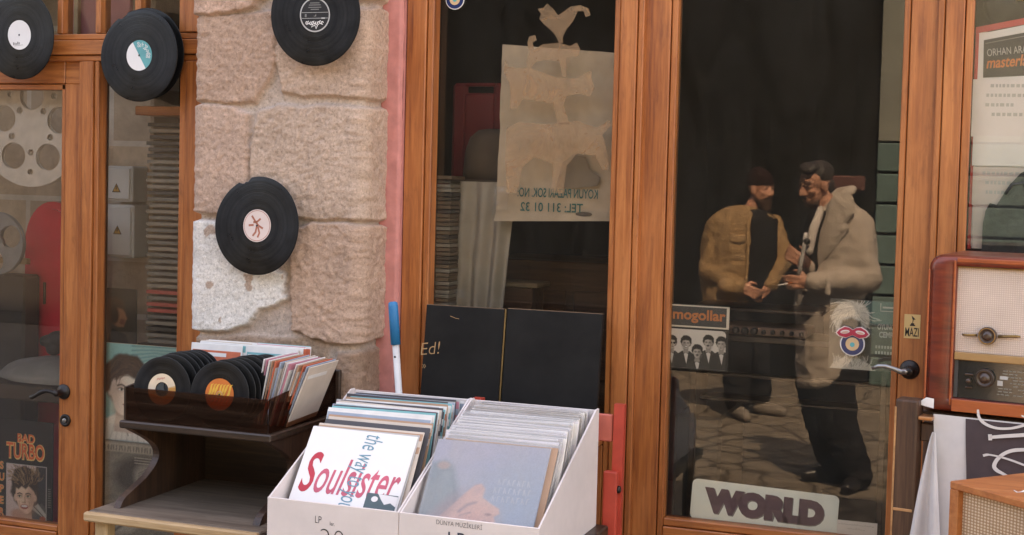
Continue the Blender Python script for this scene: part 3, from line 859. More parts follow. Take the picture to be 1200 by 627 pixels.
# stone partition standing inside the left shopfront, with two electric boxes
YW = .95
t_ = thing('stone_partition', (PX(80, 300, YW), YW, .06), label='tan block wall inside the shop behind the reels and the electric boxes', cat='wall')
ASH = brick_stone_mat()
for n_ in ASH.node_tree.nodes:
    if n_.type == 'TEX_BRICK':
        n_.inputs['Brick Width'].default_value = .42; n_.inputs['Row Height'].default_value = .24; n_.inputs['Mortar Size'].default_value = .012
        n_.inputs['Color1'].default_value = (.64, .46, .31, 1); n_.inputs['Color2'].default_value = (.50, .36, .25, 1); n_.inputs['Mortar'].default_value = (.70, .58, .46, 1)
w = MB(ASH); w.box((XL0 + .01, YW, .06), (PX(178, 200, YW), YW + .2, 2.88), .01); w.build('blocks', t_)
def meter_box(x0, x1, y0, y1, label):
    dp = .11
    p, q = P(x0, y0, YW - dp), P(x1, y1, YW - dp)
    b = thing('electric_box', ((p.x + q.x) / 2, YW, q.z), label=label, cat='electric box', group='electric boxes on the stone wall')
    m = MB(M('grey_white_enamel', (0.78, 0.77, 0.73), 0.5, 0.06, 6)); m.box((p.x, YW - dp, q.z), (q.x, YW - .001, p.z), 0.006); m.build('case', b)
    m = MB(_mc['grey_white_enamel']); m.box((p.x + .010, YW - dp - .007, q.z + .010), (q.x - .010, YW - dp - .0005, p.z - .010), 0.003); d = m.build('door', b)
    hh = p.z - q.z
    fr = Fr(((p.x + q.x) / 2, YW - dp - .0085, p.z - hh * (.62 if hh < .2 else .48)), (1, 0, 0), (0, 0, 1), (0, -1, 0))
    m = MB(BLACK); s = .021
    m.poly(fr, [(-s, -s * .8), (s, -s * .8), (0, s * .95)]); m.m(M('warning_yellow', (.62, .33, .05), .6)).poly(fr, [(-s * .74, -s * .65), (s * .74, -s * .65), (0, s * .66)], .0006)
    k = .25
    m.m(BLACK).poly(fr, [(-.006 * k, .03 * k), (.016 * k, .034 * k), (.004 * k, 0), (.018 * k, 0), (-.012 * k, -.045 * k), (-.002 * k, -.012 * k), (-.016 * k, -.012 * k)], .0012)
    m.build('warning_sign', b)
    m = MB(IRON); m.sph((p.x + .022, YW - dp - .010, p.z - hh * .5), .006, 2); m.build('catch', b)
meter_box(121, 155, 194, 237, 'upper, smaller grey electric box with a yellow warning triangle')
meter_box(122, 156, 239, 303, 'lower, taller grey electric box with a yellow warning triangle')
# ================================================================== THINGS ON THE FACADE
# ------------------------------------------------------------------ vinyl records
def record_mesh(R=0.151, notch=None, warp=0.0, hole=0.0036, th=0.0024, lab=0.050):
    """local mesh lying in XY, face at +Z"""
    N = 120
    def rad(t):
        r = R
        if notch:
            a, wdt, dep = notch
            d = (math.degrees(t) - a + 180) % 360 - 180
            if abs(d) < wdt: r -= dep * min(1, (wdt - abs(d)) / 1.6) * (0.85 + 0.15 * math.sin(d))
        return r
    rings = [hole, lab, lab + .004, 0.06 if R > .1 else lab + .008, R * .75, R * .9, 0.985, 1.0]
    vs, fs = [], []
    def zz(x, y):
        q = max(0.0, (math.hypot(x, y) - lab - .004) / (R - lab)) ** 1.5
        return q * (warp * ((x / R) ** 2 - (y / R) ** 2) + warp * .6 * (x * y) / R / R)
    for side in (1, -1):
        for k, r in enumerate(rings):
            for i in range(N):
                t = 2 * PI * i / N
                rr = r if k < 6 else rad(t) * (r if k == 6 else 1.0)
                if k >= 4: rr = min(rr, rad(t) * (.97 if k < 6 else 1))
                x, y = rr * math.cos(t), rr * math.sin(t)
                h = th / 2 if k < 7 else th * .28
                vs.append((x, y, side * h + zz(x, y)))
    K = len(rings)
    for s_ in (0, 1):
        for k in range(K - 1):
            for i in range(N):
                j = (i + 1) % N
                a = s_ * K * N + k * N
                q = (a + i, a + N + i, a + N + j, a + j)
                fs.append(q if s_ == 0 else q[::-1])
    for i in range(N):
        j = (i + 1) % N
        fs.append(((K - 1) * N + i, (2 * K - 1) * N + i, (2 * K - 1) * N + j, (K - 1) * N + j))
        fs.append((j, i, K * N + i, K * N + j)[::-1])
    m = MB(VINYL); m.add(vs, fs, True)
    return m
LFR = Fr((0, 0, 0.0013), (1, 0, 0), (0, 1, 0), (0, 0, 1))
def face_rot(n, up=(0, 0, 1)):
    n = Vector(n).normalized(); u = Vector(up).cross(n).normalized(); v = n.cross(u)
    return Matrix((u, v, n)).transposed()
def record(px, py, Y, n, label, lab_fn, notch=None, warp=0.0, R=0.151, roll=0.0, group='records hung on the shopfront', lr=0.05):
    c = P(px, py, Y)
    t = thing('vinyl_record', c, face_rot(n) @ Matrix.Rotation(roll, 3, 'Z'), label, 'record', group)
    record_mesh(R, notch, warp).build('disc', t, local=True)
    lb = MB(WHITE); lab_fn(lb, LFR); lb.build('paper_label', t, local=True)
    return t
def hole(lb, fr): lb.m(BLACK).ell(fr, 0, 0, .0034, .0034, .0012, n=14)
def lab1(lb, fr):
    lb.m(WHITE).ell(fr, 0, 0, .05, .05, .0002, n=48); hole(lb, fr)
    for i in range(5): lb.m(MIDG).rect(fr, -.03 + .006 * i, -.026 + .006 * i, -.032 - .0 * i, -.022 - .002 * (i % 3), .0006)
    lb.m(LITG).rect(fr, -.026, .012, -.036, -.034, .0006)
def lab2(lb, fr):
    lb.m(TEAL).ell(fr, 0, 0, .05, .05, .0002, n=48)
    a = math.radians(122)
    lb.m(WHITE).ell(fr, 0, 0, .05, .05, .0005, n=30, a0=a, a1=a + PI)
    rnd = random.Random(3)
    for i in range(9):
        t = math.radians(96 - i * 13)
        for r_ in (.040, .031):
            u, v = r_ * math.cos(t), r_ * math.sin(t)
            if u * math.sin(a) - v * math.cos(a) < .004: continue
            lb.m(WHITE).ring(fr, u, v, .0042, .0042, .0019, .0008, 10, rnd.random() * 6, rnd.random() * 6 + 4.6)
    hole(lb, fr)
def lab3(lb, fr):
    lb.m(LITG).ell(fr, 0, 0, .051, .051, .0002, n=48); lb.m(BLACK).ell(fr, 0, 0, .047, .047, .0004, n=48)
    for v, w_ in ((.034, .016), (.028, .02), (.021, .022), (.015, .014)): lb.m(MIDG).rect(fr, -w_, w_, v, v + .0026, .0006)
    lb.m(LITG).rect(fr, -.045, .045, .0065, .0078, .0006); lb.rect(fr, -.044, .044, -.0105, -.0092, .0006)
    lb.m(MIDG).rect(fr, -.034, -.028, -.006, .003, .0006); lb.m(LITG).rect(fr, .022, .034, -.012, -.008, .0007); lb.rect(fr, -.003, .004, -.004, .002, .0006)
    rnd = random.Random(5)
    for i in range(9):
        u = -.027 + i * .0065
        lb.m(WHITE).ring(fr, u, -.0235 + .0015 * math.sin(i * 2), .0048, .0052, .0028, .0008, 12, rnd.random() * 2, 5 + rnd.random())
    lb.stroke(fr, [(-.006, -.026), (-.012, -.036), (.0, -.03), (.004, -.041), (.009, -.030)], .0032, .0008)
    hole(lb, fr)
def lab4(lb, fr):
    lb.m(M('pale_pink_paper', (0.68, 0.54, 0.49), .7, .06, 12, 0)).ell(fr, 0, 0, .05, .05, .0002, n=48)
    lb.m(M('rust_ink', (0.40, .13, .08), .6, .15, 12, 0)).ring(fr, 0, 0, .047, .047, .0016, .0005)
    for pts in ([(-.02, .03), (-.006, .012), (.006, .0), (.022, -.008)], [(-.014, .010), (.0, .012), (.012, .022)], [(.0, .0), (-.004, -.02), (-.014, -.032)], [(.004, -.004), (.01, -.022), (.004, -.036)], [(-.03, .0), (-.012, .002)]):
        lb.stroke(fr, pts, .0062, .0006)
    hole(lb, fr)
record(23, 41, -0.045, (-.05, -1, -.04), 'black record with a plain white label above the left door', lab1, None, 0.004, roll=.1)
record(163.5, 65, -0.075, (-.03, -1, .02), 'notched black record with half teal, half white label on the transom corner', lab2, (118, 7, .010), 0.004)
t = record(171, 63, -0.022, (-.02, -1, -.02), 'second black record peeking out behind the one with the teal label', lab1, None, 0.003)
record(369.3, 17.5, -0.235, (-.02, -1, -.05), 'black record with a silver-ringed black label at the top of the stone pier', lab3, None, 0.0, R=.1515, lr=.05)
record(301.5, 264.5, -0.225, (-.06, -1, .06), 'notched black record with a pale pink label on the middle of the stone pier', lab4, (112, 8, .011), 0.005)

# ------------------------------------------------------------------ printed pictures
HAIRB = M('printed_brown_hair', (0.075, 0.042, 0.028), .6, .35, 40, 0)
HAIRD = M('printed_dark_hair', (0.03, 0.022, 0.018), .6, .4, 40, 0)
HAIRL = M('printed_fair_hair', (0.36, 0.22, 0.11), .6, .3, 40, 0)
def face(mb, fr, cu, cv, w, h, skin=SKINP, hair=HAIRB, big=1.0, turn=0.0, smile=False, grey=False, d=.001, lipm=None):
    """a printed head: hair mass, neck, face, shaded planes, features"""
    rnd = random.Random(int(cu * 1e4) + int(cv * 1e4))
    pts = []
    for i in range(40):
        t = 2 * PI * i / 40
        k = 1 + .07 * math.sin(5 * t + 1) + .05 * rnd.uniform(-1, 1)
        pts.append((cu + .64 * w * big * k * math.cos(t), cv + h * .16 + .60 * h * big * k * math.sin(t)))
    mb.m(hair).tri_poly(fr, pts, d)
    mb.m(skin).poly(fr, [(cu - .24 * w, cv - .3 * h), (cu + .24 * w, cv - .3 * h), (cu + .3 * w, cv - .80 * h), (cu - .3 * w, cv - .80 * h)], d + .0002)
    pts = []
    for i in range(36):
        t = 2 * PI * i / 36
        c_, s_ = math.cos(t), math.sin(t)
        k = 1.0 if s_ > 0 else 1 - .16 * s_ * s_
        pts.append((cu + .46 * w * c_ * k, cv + .52 * h * s_))
    mb.m(skin).poly(fr, pts, d + .0004)
    # hair falling over the brow
    mb.m(hair).tri_poly(fr, [(cu - .52 * w, cv + .10 * h), (cu - .44 * w, cv + .30 * h), (cu - .2 * w, cv + .27 * h), (cu + .02 * w, cv + .36 * h), (cu + .25 * w, cv + .26 * h), (cu + .44 * w, cv + .28 * h), (cu + .52 * w, cv + .06 * h), (cu + .58 * w, cv + .5 * h), (cu, cv + .72 * h), (cu - .58 * w, cv + .5 * h)], d + .0006)
    dk = BLACK if grey else HAIRD
    for s_ in (-1, 1):
        e = cu + s_ * .20 * w + turn * w
        mb.m(dk).stroke(fr, [(e - .12 * w, cv + .13 * h), (e, cv + .165 * h), (e + .12 * w, cv + .13 * h)], .035 * h, d + .0007)
        mb.m(dk).ell(fr, e, cv + .06 * h, .095 * w, .036 * h, d + .0007, n=12)
        mb.m(WHITE if not grey else LITG).ell(fr, e - .05 * w, cv + .06 * h, .025 * w, .02 * h, d + .0009, n=8)
    n_ = cu + turn * w * 1.3
    sh = M('printed_skin_shade', (0.40, .20, .14), .6, .1, 14, 0) if not grey else MIDG
    mb.m(sh).stroke(fr, [(n_ + .05 * w, cv + .06 * h), (n_ + .09 * w, cv - .12 * h), (n_ - .06 * w, cv - .135 * h)], .022 * h, d + .0007)
    l_ = lipm or LIPS
    if smile:
        mb.m(l_).ell(fr, n_, cv - .25 * h, .2 * w, .085 * h, d + .0007, n=18, a0=PI, a1=2 * PI)
        mb.m(WHITE).ell(fr, n_, cv - .256 * h, .16 * w, .05 * h, d + .0009, n=16, a0=PI, a1=2 * PI)
    else:
        mb.m(l_).ell(fr, n_, cv - .27 * h, .12 * w, .034 * h, d + .0007, n=14)
        mb.m(sh).stroke(fr, [(n_ - .12 * w, cv - .265 * h), (n_, cv - .272 * h), (n_ + .12 * w, cv - .265 * h)], .012 * h, d + .0009)
    return mb

def plane_from_px(tl, tr, bl, br, Y):
    """a card in a plane parallel to the facade, given by its pixel corners"""
    a, b_, c, e = P(*tl, Y), P(*tr, Y), P(*bl, Y), P(*br, Y)
    x0, x1 = (a.x + c.x) / 2, (b_.x + e.x) / 2
    z0, z1 = (c.z + e.z) / 2, (a.z + b_.z) / 2
    return x0, x1, z0, z1

# ------------------------------------------------------------------ behind the left door and window
YL = 0.075
# black sleeve with orange lettering
o_ = P(-14, 610, YL); q_ = P(62.5, 496, YL)
t = thing('record_sleeve', (o_.x, YL, o_.z), label='black record sleeve with orange TURBO lettering behind the left door glass', cat='record sleeve')
fr = Fr((o_.x, YL, o_.z), (1, 0, 0), (0, 0, 1), (0, -1, 0))
sw, shh = q_.x - o_.x, q_.z - o_.z
m = MB(BLACK); m.fbox(fr, -.05, sw, -.012, shh, -.004, 0, .001); m.build('sleeve', t)
def fpx(px, py, fr=fr, Y=YL):
    p = P(px, py, Y) - fr.o; return p.dot(fr.ux), p.dot(fr.uy)
m = MB(ORANGE)
YEL = M('yellow_outline_ink', (.88, .58, .22), .6, .12, 12, 0); DRED = M('deep_orange_ink', (.86, .15, .045), .6, .12, 12, 0)
for st, (cx, cy), hh, ft in (('BAD', (31, 519), .030, .076), ('TURBO', (30, 538), .054, .168)):
    u, v = fpx(cx, cy)
    m.m(YEL).text(fr, u, v, st, hh, .0010, bold=.055, fit=ft)
    m.m(DRED).text(fr, u - .0015, v + .0015, st, hh, .0016, bold=.012, fit=ft * .97)
for i, ch in enumerate('SUPER'):
    u, v = fpx(2.2, 549 + i * 13.6)
    m.m(YEL).text(fr, u, v, ch, .026, .0010, bold=.05, sx=.9); m.m(DRED).text(fr, u, v, ch, .026, .0016, bold=.0, sx=.85)
m.build('lettering', t)
m = MB(LITG); (u0, v1), (u1, v0) = fpx(7.5, 542), fpx(54.5, 611)
m.rect(fr, u0, u1, v0, v1, .0006)
for i in range(9): m.m(MIDG).rect(fr, u1 + .005, u1 + .017, v0 + .05 + i * .008, v0 + .053 + i * .008, .0006)
m.build('picture_border', t)
A_ = (u1 - u0 - .004) / (v1 - v0 - .004)
p = Pic(110, A_, (.66, .52, .50), 3)
p.poly([(A_ * .55, 0), (A_, 0), (A_, 1), (A_ * .75, 1)], (.05, .045, .05), .03)
p.poly([(A_ * .30, 0), (A_ * .9, .32), (A_, .22), (A_, 0)], (.10, .095, .09), .02); p.poly([(A_ * .62, .20), (A_ * .80, .30), (A_, .12), (A_, .02)], (.45, .42, .38), .02); p.line([(A_ * .70, .24), (A_ * .95, .06)], .02, (.06, .05, .05)); p.e(A_ * .92, .03, .07, .04, (.40, .10, .05), .3)
HH = (.055, .032, .022)
R_, E_ = portrait(p, A_ * .48, .40, .74, (.84, .55, .42), HH, -.25, True, [(-.34, .16), (-.30, .26), (-.20, .19), (-.10, .27), (0.02, .20), (.12, .28), (.24, .18), (.32, .10), (.40, .40), (.28, .70), (0, .80), (-.30, .70), (-.42, .42)], tilt=.06)
p.strands(A_ * .46, .78, A_ * .38, .17, 150, .12, .012, [(.36, .21, .11), (.06, .035, .025), (.22, .12, .06), (.46, .30, .17)], lambda u, v: math.atan2(v - .55, u - A_ * .44) + .2, .7)
p.e(A_ * .30, .06, .16, .10, (.58, .34, .26), .6)
p.grain(.12); p.put(fr, u0 + .002, u1 - .002, v0 + .002, v1 - .002, .0012, 'cover_picture', t)

# red arched cabinet
YR = 0.55
t = thing('arched_cabinet', P(52, 430, YR), label='tall bright red cabinet with a rounded top behind the left door glass', cat='cabinet')
a, b_ = P(30, 235, YR), P(92, 440, YR)
REDC = M('red_gloss_paint', (.62, .015, .04), .35, .15, 6, .05, coat=.3)
fr = Fr((a.x, YR, 0.06), (1, 0, 0), (0, 0, 1), (0, -1, 0))
wd_, ht_ = b_.x - a.x, a.z - .06
pts = [(0, 0), (wd_, 0), (wd_, ht_ - wd_ / 2)] + [(wd_ / 2 + wd_ / 2 * math.cos(q), ht_ - wd_ / 2 * 1.25 + wd_ / 2 * 1.25 * math.sin(q)) for q in [PI * i / 16 for i in range(1, 16)]] + [(0, ht_ - wd_ * .62)]
m = MB(REDC); m.prism(fr, pts, -.10, 0); m.build('case', t)
m = MB(_mc['red_gloss_paint']); ins = .014
m.prism(fr, [((u - wd_ / 2) * .82 + wd_ / 2, (v - ht_ / 2) * .96 + ht_ / 2) for u, v in pts], .0005, .010); dd = m.build('door', t)
m = MB(IRON); m.fbox(fr, wd_ * .40, wd_ * .43, ht_ * .72, ht_ * .78, .0105, .022, .002); m.build('handle', dd)

# reels
def reel(px, py, Y, R, mat_, label, nh=5, rot=0.2, tilt=0.0, small=True, hr=.235):
    c = P(px, py, Y)
    t = thing('film_reel', c, face_rot((.1, -1, tilt)), label, 'film reel', 'film reels behind the left door')
    N = 96
    for zoff, nm in ((.006, 'front_flange'), (-.012, 'back_flange')):
        bm = bmesh.new()
        def circ(u, v, r, n): 
            vv = [bm.verts.new((u + r * math.cos(2 * PI * i / n), v + r * math.sin(2 * PI * i / n), 0)) for i in range(n)]
            return [bm.edges.new((vv[i], vv[(i + 1) % n])) for i in range(n)]
        ed = circ(0, 0, R, N)
        for k in range(nh):
            q = rot + 2 * PI * k / nh
            ed += circ(.58 * R * math.cos(q), .58 * R * math.sin(q), hr * R, 28)
            if small:
                q2 = q + PI / nh
                ed += circ(.74 * R * math.cos(q2), .74 * R * math.sin(q2), .055 * R, 12); ed += circ(.40 * R * math.cos(q2), .40 * R * math.sin(q2), .06 * R, 12)
        bmesh.ops.triangle_fill(bm, use_beauty=True, use_dissolve=False, edges=ed)
        geo = bmesh.ops.extrude_face_region(bm, geom=bm.faces[:])
        for v in geo['geom']:
            if isinstance(v, bmesh.types.BMVert): v.co.z += .002
        bmesh.ops.recalc_face_normals(bm, faces=bm.faces[:])
        for v in bm.verts: v.co.z += zoff
        mm = MB(mat_); mm.bm(bm); mm.build(nm, t, local=True)
    mm = MB(mat_); mm.lathe(Fr((0, 0, 0), (1, 0, 0), (0, 1, 0), (0, 0, 1)), [(.26 * R, -.0099), (.26 * R, .0059)], 32); mm.build('core', t, local=True)
    return t
reel(38, 152, 0.16, 0.205, M('pale_reel_tin', (.60, .52, .45), .45, .12, 20, .05, metal=.1), 'large pale film reel with round holes behind the left door glass', 5, .30)
reel(-4, 285, 0.30, 0.118, M('grey_reel_tin', (.25, .25, .25), .4, .12, 20, .05, metal=.5), 'smaller grey film reel by the red arched cabinet', 3, .4, small=False, hr=.36)
# dark chest under the small reel
a, b_ = P(-60, 318, .42), P(29, 318, .42)
t = thing('dark_chest', (a.x, .42, .06), label='black chest standing left of the red arched cabinet', cat='chest')
DCH = M('black_leathercloth', (.018, .017, .016), .6, .3, 20, .2)
m = MB(DCH); m.box((a.x, .42, .06), (b_.x - .004, .52, a.z), .01); m.build('body', t)
m = MB(DCH); m.box((a.x - .005, .415, a.z - .14), (b_.x - .002, .419, a.z - .004), .0015); m.build('lid_front', t)
m = MB(WPX); m.box((a.x + .02, .405, a.z + .045), (b_.x + .02, .43, a.z + .068), .003); m.build('wooden_rail', t)
# grey cloth bundle with a dark knotted top
c = P(40, 470, .22); zb = P(40, 512, .22).z
t = thing('cloth_bundle', (c.x, .22, 1.0), label='grey cloth bundle tied with a dark knotted top behind the left door glass', cat='bundle')
GCL = M('grey_bundle_cloth', (.27, .25, .23), .9, .14, 10, .3)
m = MB(GCL)
def bund(u, v):
    q = 2 * PI * u
    tp = P(56, 421, .22).z; lo = .86
    zz_ = lo + (tp - lo) * v
    r = .20 * math.sqrt(max(0.0, 1 - v ** 2.2)) + .028
    r *= 1 + .05 * math.sin(q * 9 + 3 * v) * (0.4 + v) + .03 * noise.noise(Vector((q, v * 3, 2)))
    return Vector((P(62, 470, .22).x + r * math.cos(q) * 1.15, .30 + r * .8 * math.sin(q), zz_))
m.sheet(bund, 72, 26); m.build('cloth', t)
k = P(60, 402, .27)
m = MB(M('black_knot_cloth', (.02, .02, .021), .7, .3, 30, .3))
m.sph((k.x - .012, .28, k.z + .008), (.042, .035, .022), 3); m.sph((k.x + .02, .285, k.z + .016), (.045, .035, .030), 3); m.sph((k.x + .004, .28, k.z - .022), (.030, .028, .026), 3); m.sph((k.x - .03, .275, k.z - .002), (.022, .02, .014), 2)
m.build('knot', t, remesh=.005)
m = MB(M('bundle_stand_wood', (.06, .035, .02), .6)); m.box((c.x - .3, .10, .80), (c.x + .32, .52, .855), .004)
for sx_ in (-.27, .27):
    for y_ in (.14, .48): m.box((c.x + sx_, y_, .06), (c.x + sx_ + .03, y_ + .03, .799), .003)
m.build('low_table', None, 'dark low table carrying the grey cloth bundle', 'table')

# pink board behind the transom
t = thing('pink_board', P(108, 0, .25), label='faded pink board standing inside above the left shopfront rail', cat='board')
a, b_ = P(82, 36, .25), P(152, 36, .25)
m = MB(M('faded_pink_board', (.40, .14, .13), .8, .12, 10, .1)); m.box((a.x, .25, a.z - .15), (b_.x, .27, 2.55), .003); m.build('panel', t)
m = MB(WPZ); m.box((PX(87, 20, .23), .225, a.z - .15), (PX(92, 20, .23), .245, 2.55), .002); m.build('batten', t)
# shelf board with the tall stack of records below
t = thing('wooden_shelf', P(190, 130, .2), label='short wooden shelf board above the tall stack of records', cat='shelf')
a, b_ = P(166, 125, .16), P(213, 136, .16)
m = MB(WX); m.box((a.x, .12, b_.z), (b_.x + .06, .50, a.z), .003); m.build('board', t)
m = MB(WZ); m.box((b_.x + .03, .47, .9), (b_.x + .055, .499, b_.z - .002), .003); m.build('upright', t)
rnd = random.Random(11)
zb, zt = P(190, 402, .2).z, P(190, 141, .2).z
N = 36; hh = (zt - zb) / N
proto = {}
SP = [M('stack_sleeve_grey', (.16, .145, .125), .7, .15, 20, .1), M('stack_sleeve_tan', (.24, .20, .16), .7, .15, 20, .1), M('stack_sleeve_dark', (.075, .066, .058), .7, .15, 20, .1), M('stack_sleeve_red', (.42, .07, .055), .7, .15, 20, .1)]
for i in range(N):
    k = 3 if (N - i) in (28, 30, 31) else rnd.choice([0, 0, 1, 1, 2])
    if k not in proto:
        m = MB(SP[k]); m.box((-.158, -.158, 0), (.158, .158, hh * .58), .0015)
        o = m.build('record_sleeve', None, local=True); proto[k] = o
    else:
        o = proto[k].copy(); COL.objects.link(o)
    o.location = (PX(171, 300, .18) + .16 + rnd.uniform(-.006, .006), .34 + rnd.uniform(-.004, .004), zb + hh * i)
    o.rotation_euler.z = rnd.uniform(-.03, .03)
    tag(o, 'red record sleeve low in the tall flat stack behind the left window' if k == 3 else 'dull record sleeve in the tall flat stack behind the left window, only its edge showing', 'record sleeve', 'record sleeves in the tall flat stack')
m = MB(WDX); m.box((PX(171, 300, .18) - .02, .16, zb - .04), (PX(171, 300, .18) + .35, .52, zb - .001), .003); m.box((PX(171, 300, .18), .18, .06), (PX(171, 300, .18) + .33, .50, zb - .041), .003)
m.build('low_cabinet', None, 'dark low cabinet under the tall flat stack of records', 'cabinet')
# sleeve with a profile picture
def sleeve_card(nm, label, x0, x1, z0, z1, Y, base, draw, cat='record sleeve', th=.004, group=None, lean=0.0, pic=None):
    t = thing(nm, ((x0 + x1) / 2, Y, z0), label=label, cat=cat, group=group)
    R_ = Matrix.Rotation(-lean, 3, 'X')
    fr = Fr((x0, Y, z0), (1, 0, 0), R_ @ Vector((0, 0, 1)), R_ @ Vector((0, -1, 0)))
    m = MB(base); m.fbox(fr, 0, x1 - x0, 0, z1 - z0, -th, 0, .001); m.build('sleeve', t)
    m = MB(base); draw(m, fr, x1 - x0, z1 - z0)
    if m.f: m.build('cover_picture', t)
    if pic:
        w, h = x1 - x0, z1 - z0
        p = pic(w / h); p.put(fr, .001, w - .001, .001, h - .001, .0004, 'cover_photo', t)
    return t
def no_draw(m, fr, w, h): pass
def pc_profile(A):
    p = Pic(70, A, (.05, .042, .036), 4)
    p.e(A * .30, .30, A * .45, .5, (.10, .075, .055), 1.2)
    p.poly([(A * .10, 0), (A * .85, 0), (A * .72, .26), (A * .34, .34)], (.016, .014, .014), .03)
    p.e(A * .42, .66, A * .27, .20, (.11, .06, .035), .3, 0, 1, .03); p.e(A * .52, .53, A * .20, .15, (.50, .23, .13), .3)
    p.poly([(A * .62, .62), (A * .76, .52), (A * .68, .48), (A * .66, .38), (A * .5, .38)], (.50, .23, .13), .03); p.e(A * .40, .56, A * .12, .14, (.09, .05, .03), .4); p.e(A * .62, .46, A * .07, .05, (.25, .10, .07), 1)
    return p.grain(.15)
def pc_teal(A):
    p = Pic(120, A, (.27, .58, .58), 5)
    for i in range(16): p.line([(A * (.40 + .03 * (i % 3)), .76 + .015 * i), (A * .70, .84 + .010 * i), (A, .80 + .013 * i)], .016, [(.10, .30, .31), (.26, .50, .50), (.34, .55, .53)][i % 3], .012, .8)
    p.poly([(0, 0), (A * .82, 0), (A * .74, .17), (A * .52, .30), (A * .24, .30), (0, .20)], (.84, .79, .73), .02)
    for i in range(8): p.line([(A * (.1 + .08 * i), .0), (A * (.2 + .05 * i), .26)], .012, (.42, .39, .35), .02, .5)
    p.line([(A * .24, .30), (A * .36, .06)], .012, (.30, .26, .22)); p.line([(A * .52, .30), (A * .38, .10)], .012, (.34, .30, .26))
    HB = (.075, .042, .028)
    portrait(p, A * .31, .52, .60, (.88, .72, .63), HB, .30, False, [(-.40, -.08), (-.31, -.02), (-.27, .16), (-.14, .22), (.04, .27), (.16, .22), (.27, .20), (.31, .02), (.40, .06), (.42, .44), (.22, .62), (-.16, .62), (-.42, .42), (-.46, .10)], tilt=-.03, hs=1.0)
    p.strands(A * .31, .76, A * .24, .10, 130, .09, .010, [(.14, .085, .055), (.05, .028, .02), (.09, .05, .035)], lambda u, v: math.atan2(v - .60, u - A * .36) + 1.4, .6)
    return p.grain(.08)
def pc_grey(A):
    p = Pic(120, A, (.27, .235, .195), 6)
    for i in range(60):
        y = p.rng.rand(); x = p.rng.rand() * A
        p.e(x, y, .05 + .12 * p.rng.rand(), .01 + .04 * p.rng.rand(), [(.20, .17, .14), (.36, .32, .27), (.15, .13, .11)][i % 3], 1.2, p.rng.uniform(-.6, .6), .5)
    p.e(A * .45, .70, A * .30, .17, (.085, .07, .06), .6, .3); p.e(A * .64, .66, A * .20, .13, (.34, .30, .26), .5, -.5)
    for i in range(7): p.line([(A * .50, .58 + .022 * i), (A * .64, .70 + .012 * i), (A * .80, .62 + .02 * i)], .008, (.13, .11, .09), .008, .8)
    p.poly([(A * .12, .10), (A * .4, .14), (A * .72, .34), (A * .6, .46), (A * .3, .36)], (.44, .39, .33), .05); p.line([(A * .15, .12), (A * .45, .3), (A * .66, .42)], .025, (.16, .13, .11), .02)
    p.poly([(0, .90), (A, .90), (A, .985), (0, .985)], (.42, .36, .29), .01)
    for i in range(24): p.line([(A * (.05 + .038 * i), .915), (A * (.05 + .038 * i + .008 * (i % 3 - 1)), .955)], .014, (.12, .10, .085), .006, .8)
    for i in range(3): p.line([(A * .45, .86 - .025 * i), (A * .92, .86 - .025 * i)], .009, (.52, .46, .39), .004, .7)
    return p.grain(.18)
x0, x1, z0, z1 = plane_from_px((117, 338), (160, 338), (117, 410), (160, 410), .20)
sleeve_card('record_sleeve', 'dark record sleeve with a small profile portrait below the electric boxes', x0, x1, z0, z1, .20, BLACK, no_draw, pic=pc_profile)
x0, x1, z0, z1 = plane_from_px((121, 403), (206, 405), (120, 516), (206, 522), YL + .012)
sleeve_card('record_sleeve', 'teal record sleeve with a short-haired woman portrait behind the dark record rack', x0, x1, z0, z1, YL + .012, CREAM, no_draw, pic=pc_teal)
x0, x1, z0, z1 = plane_from_px((119, 517), (206, 521), (118, 640), (206, 646), YL - .004)
sleeve_card('record_sleeve', 'faded grey photo sleeve below the teal portrait sleeve', x0, x1, z0, z1, YL - .004, MIDG, no_draw, pic=pc_grey)

# ------------------------------------------------------------------ behind the display window
BAG = M('sackcloth_paper', (.52, .39, .28), .9, .12, 9, .25)
YB = 0.16
t = thing('sackcloth_banner', P(650, 50, YB), label='beige sackcloth sheet with mirrored green address lettering hanging in the display window', cat='banner')
c00, c10, c01, c11 = P(589, 52, YB), P(722, 62, YB), P(581, 259, YB), P(722, 259, YB)
def bagf(u, v):
    p = (c01.lerp(c11, u)).lerp(c00.lerp(c10, u), v)
    return p + Vector((0, .012 * noise.noise(Vector((u * 4, v * 5, 1))) + .004 * noise.noise(Vector((u * 14, v * 16, 1))) - (.02 * max(0, .06 - v) / .06), 0))
m = MB(BAG); m.sheet(bagf, 40, 60)
m.sheet(lambda u, v: bagf(u, v) + Vector((0, .05, 0)), 20, 20); m.build('cloth', t)
fr = Fr((c01.x, YB - .014, c01.z), (1, 0, 0), (0, 0, 1), (0, -1, 0))
def fp(px, py, fr, Y):
    p = P(px, py, Y) - fr.o; return p.dot(fr.ux), p.dot(fr.uy)
m = MB(M('green_stencil_ink', (.03, .13, .12), .8, .2, 20, 0))
u, v = fp(653, 231.5, fr, YB - .014); m.text(fr, u, v, 'KOYUN PAZARI SOK. NO:', .028, 0, bold=.012, fit=.262, mirror=True)
u, v = fp(646, 248, fr, YB - .014); m.text(fr, u, v, 'TEL: 311 01 32', .027, 0, bold=.012, fit=.205, mirror=True)
m.build('lettering', t)
m = MB(M('sack_print_patch', (.24, .18, .13), .9, .14, 9, .1))
pl = lambda L: [fp(x, y, fr, YB - .014) for x, y in L]
m.tri_poly(fr, pl([(655, 205), (660, 190), (672, 181), (686, 184), (692, 200), (704, 208), (700, 218), (672, 221), (652, 219)]), -.001)
m.m(M('sack_dark_stain', (.12, .09, .07), .9)).ell(fr, *fp(684, 251, fr, YB - .014), .027, .007, -.0005)
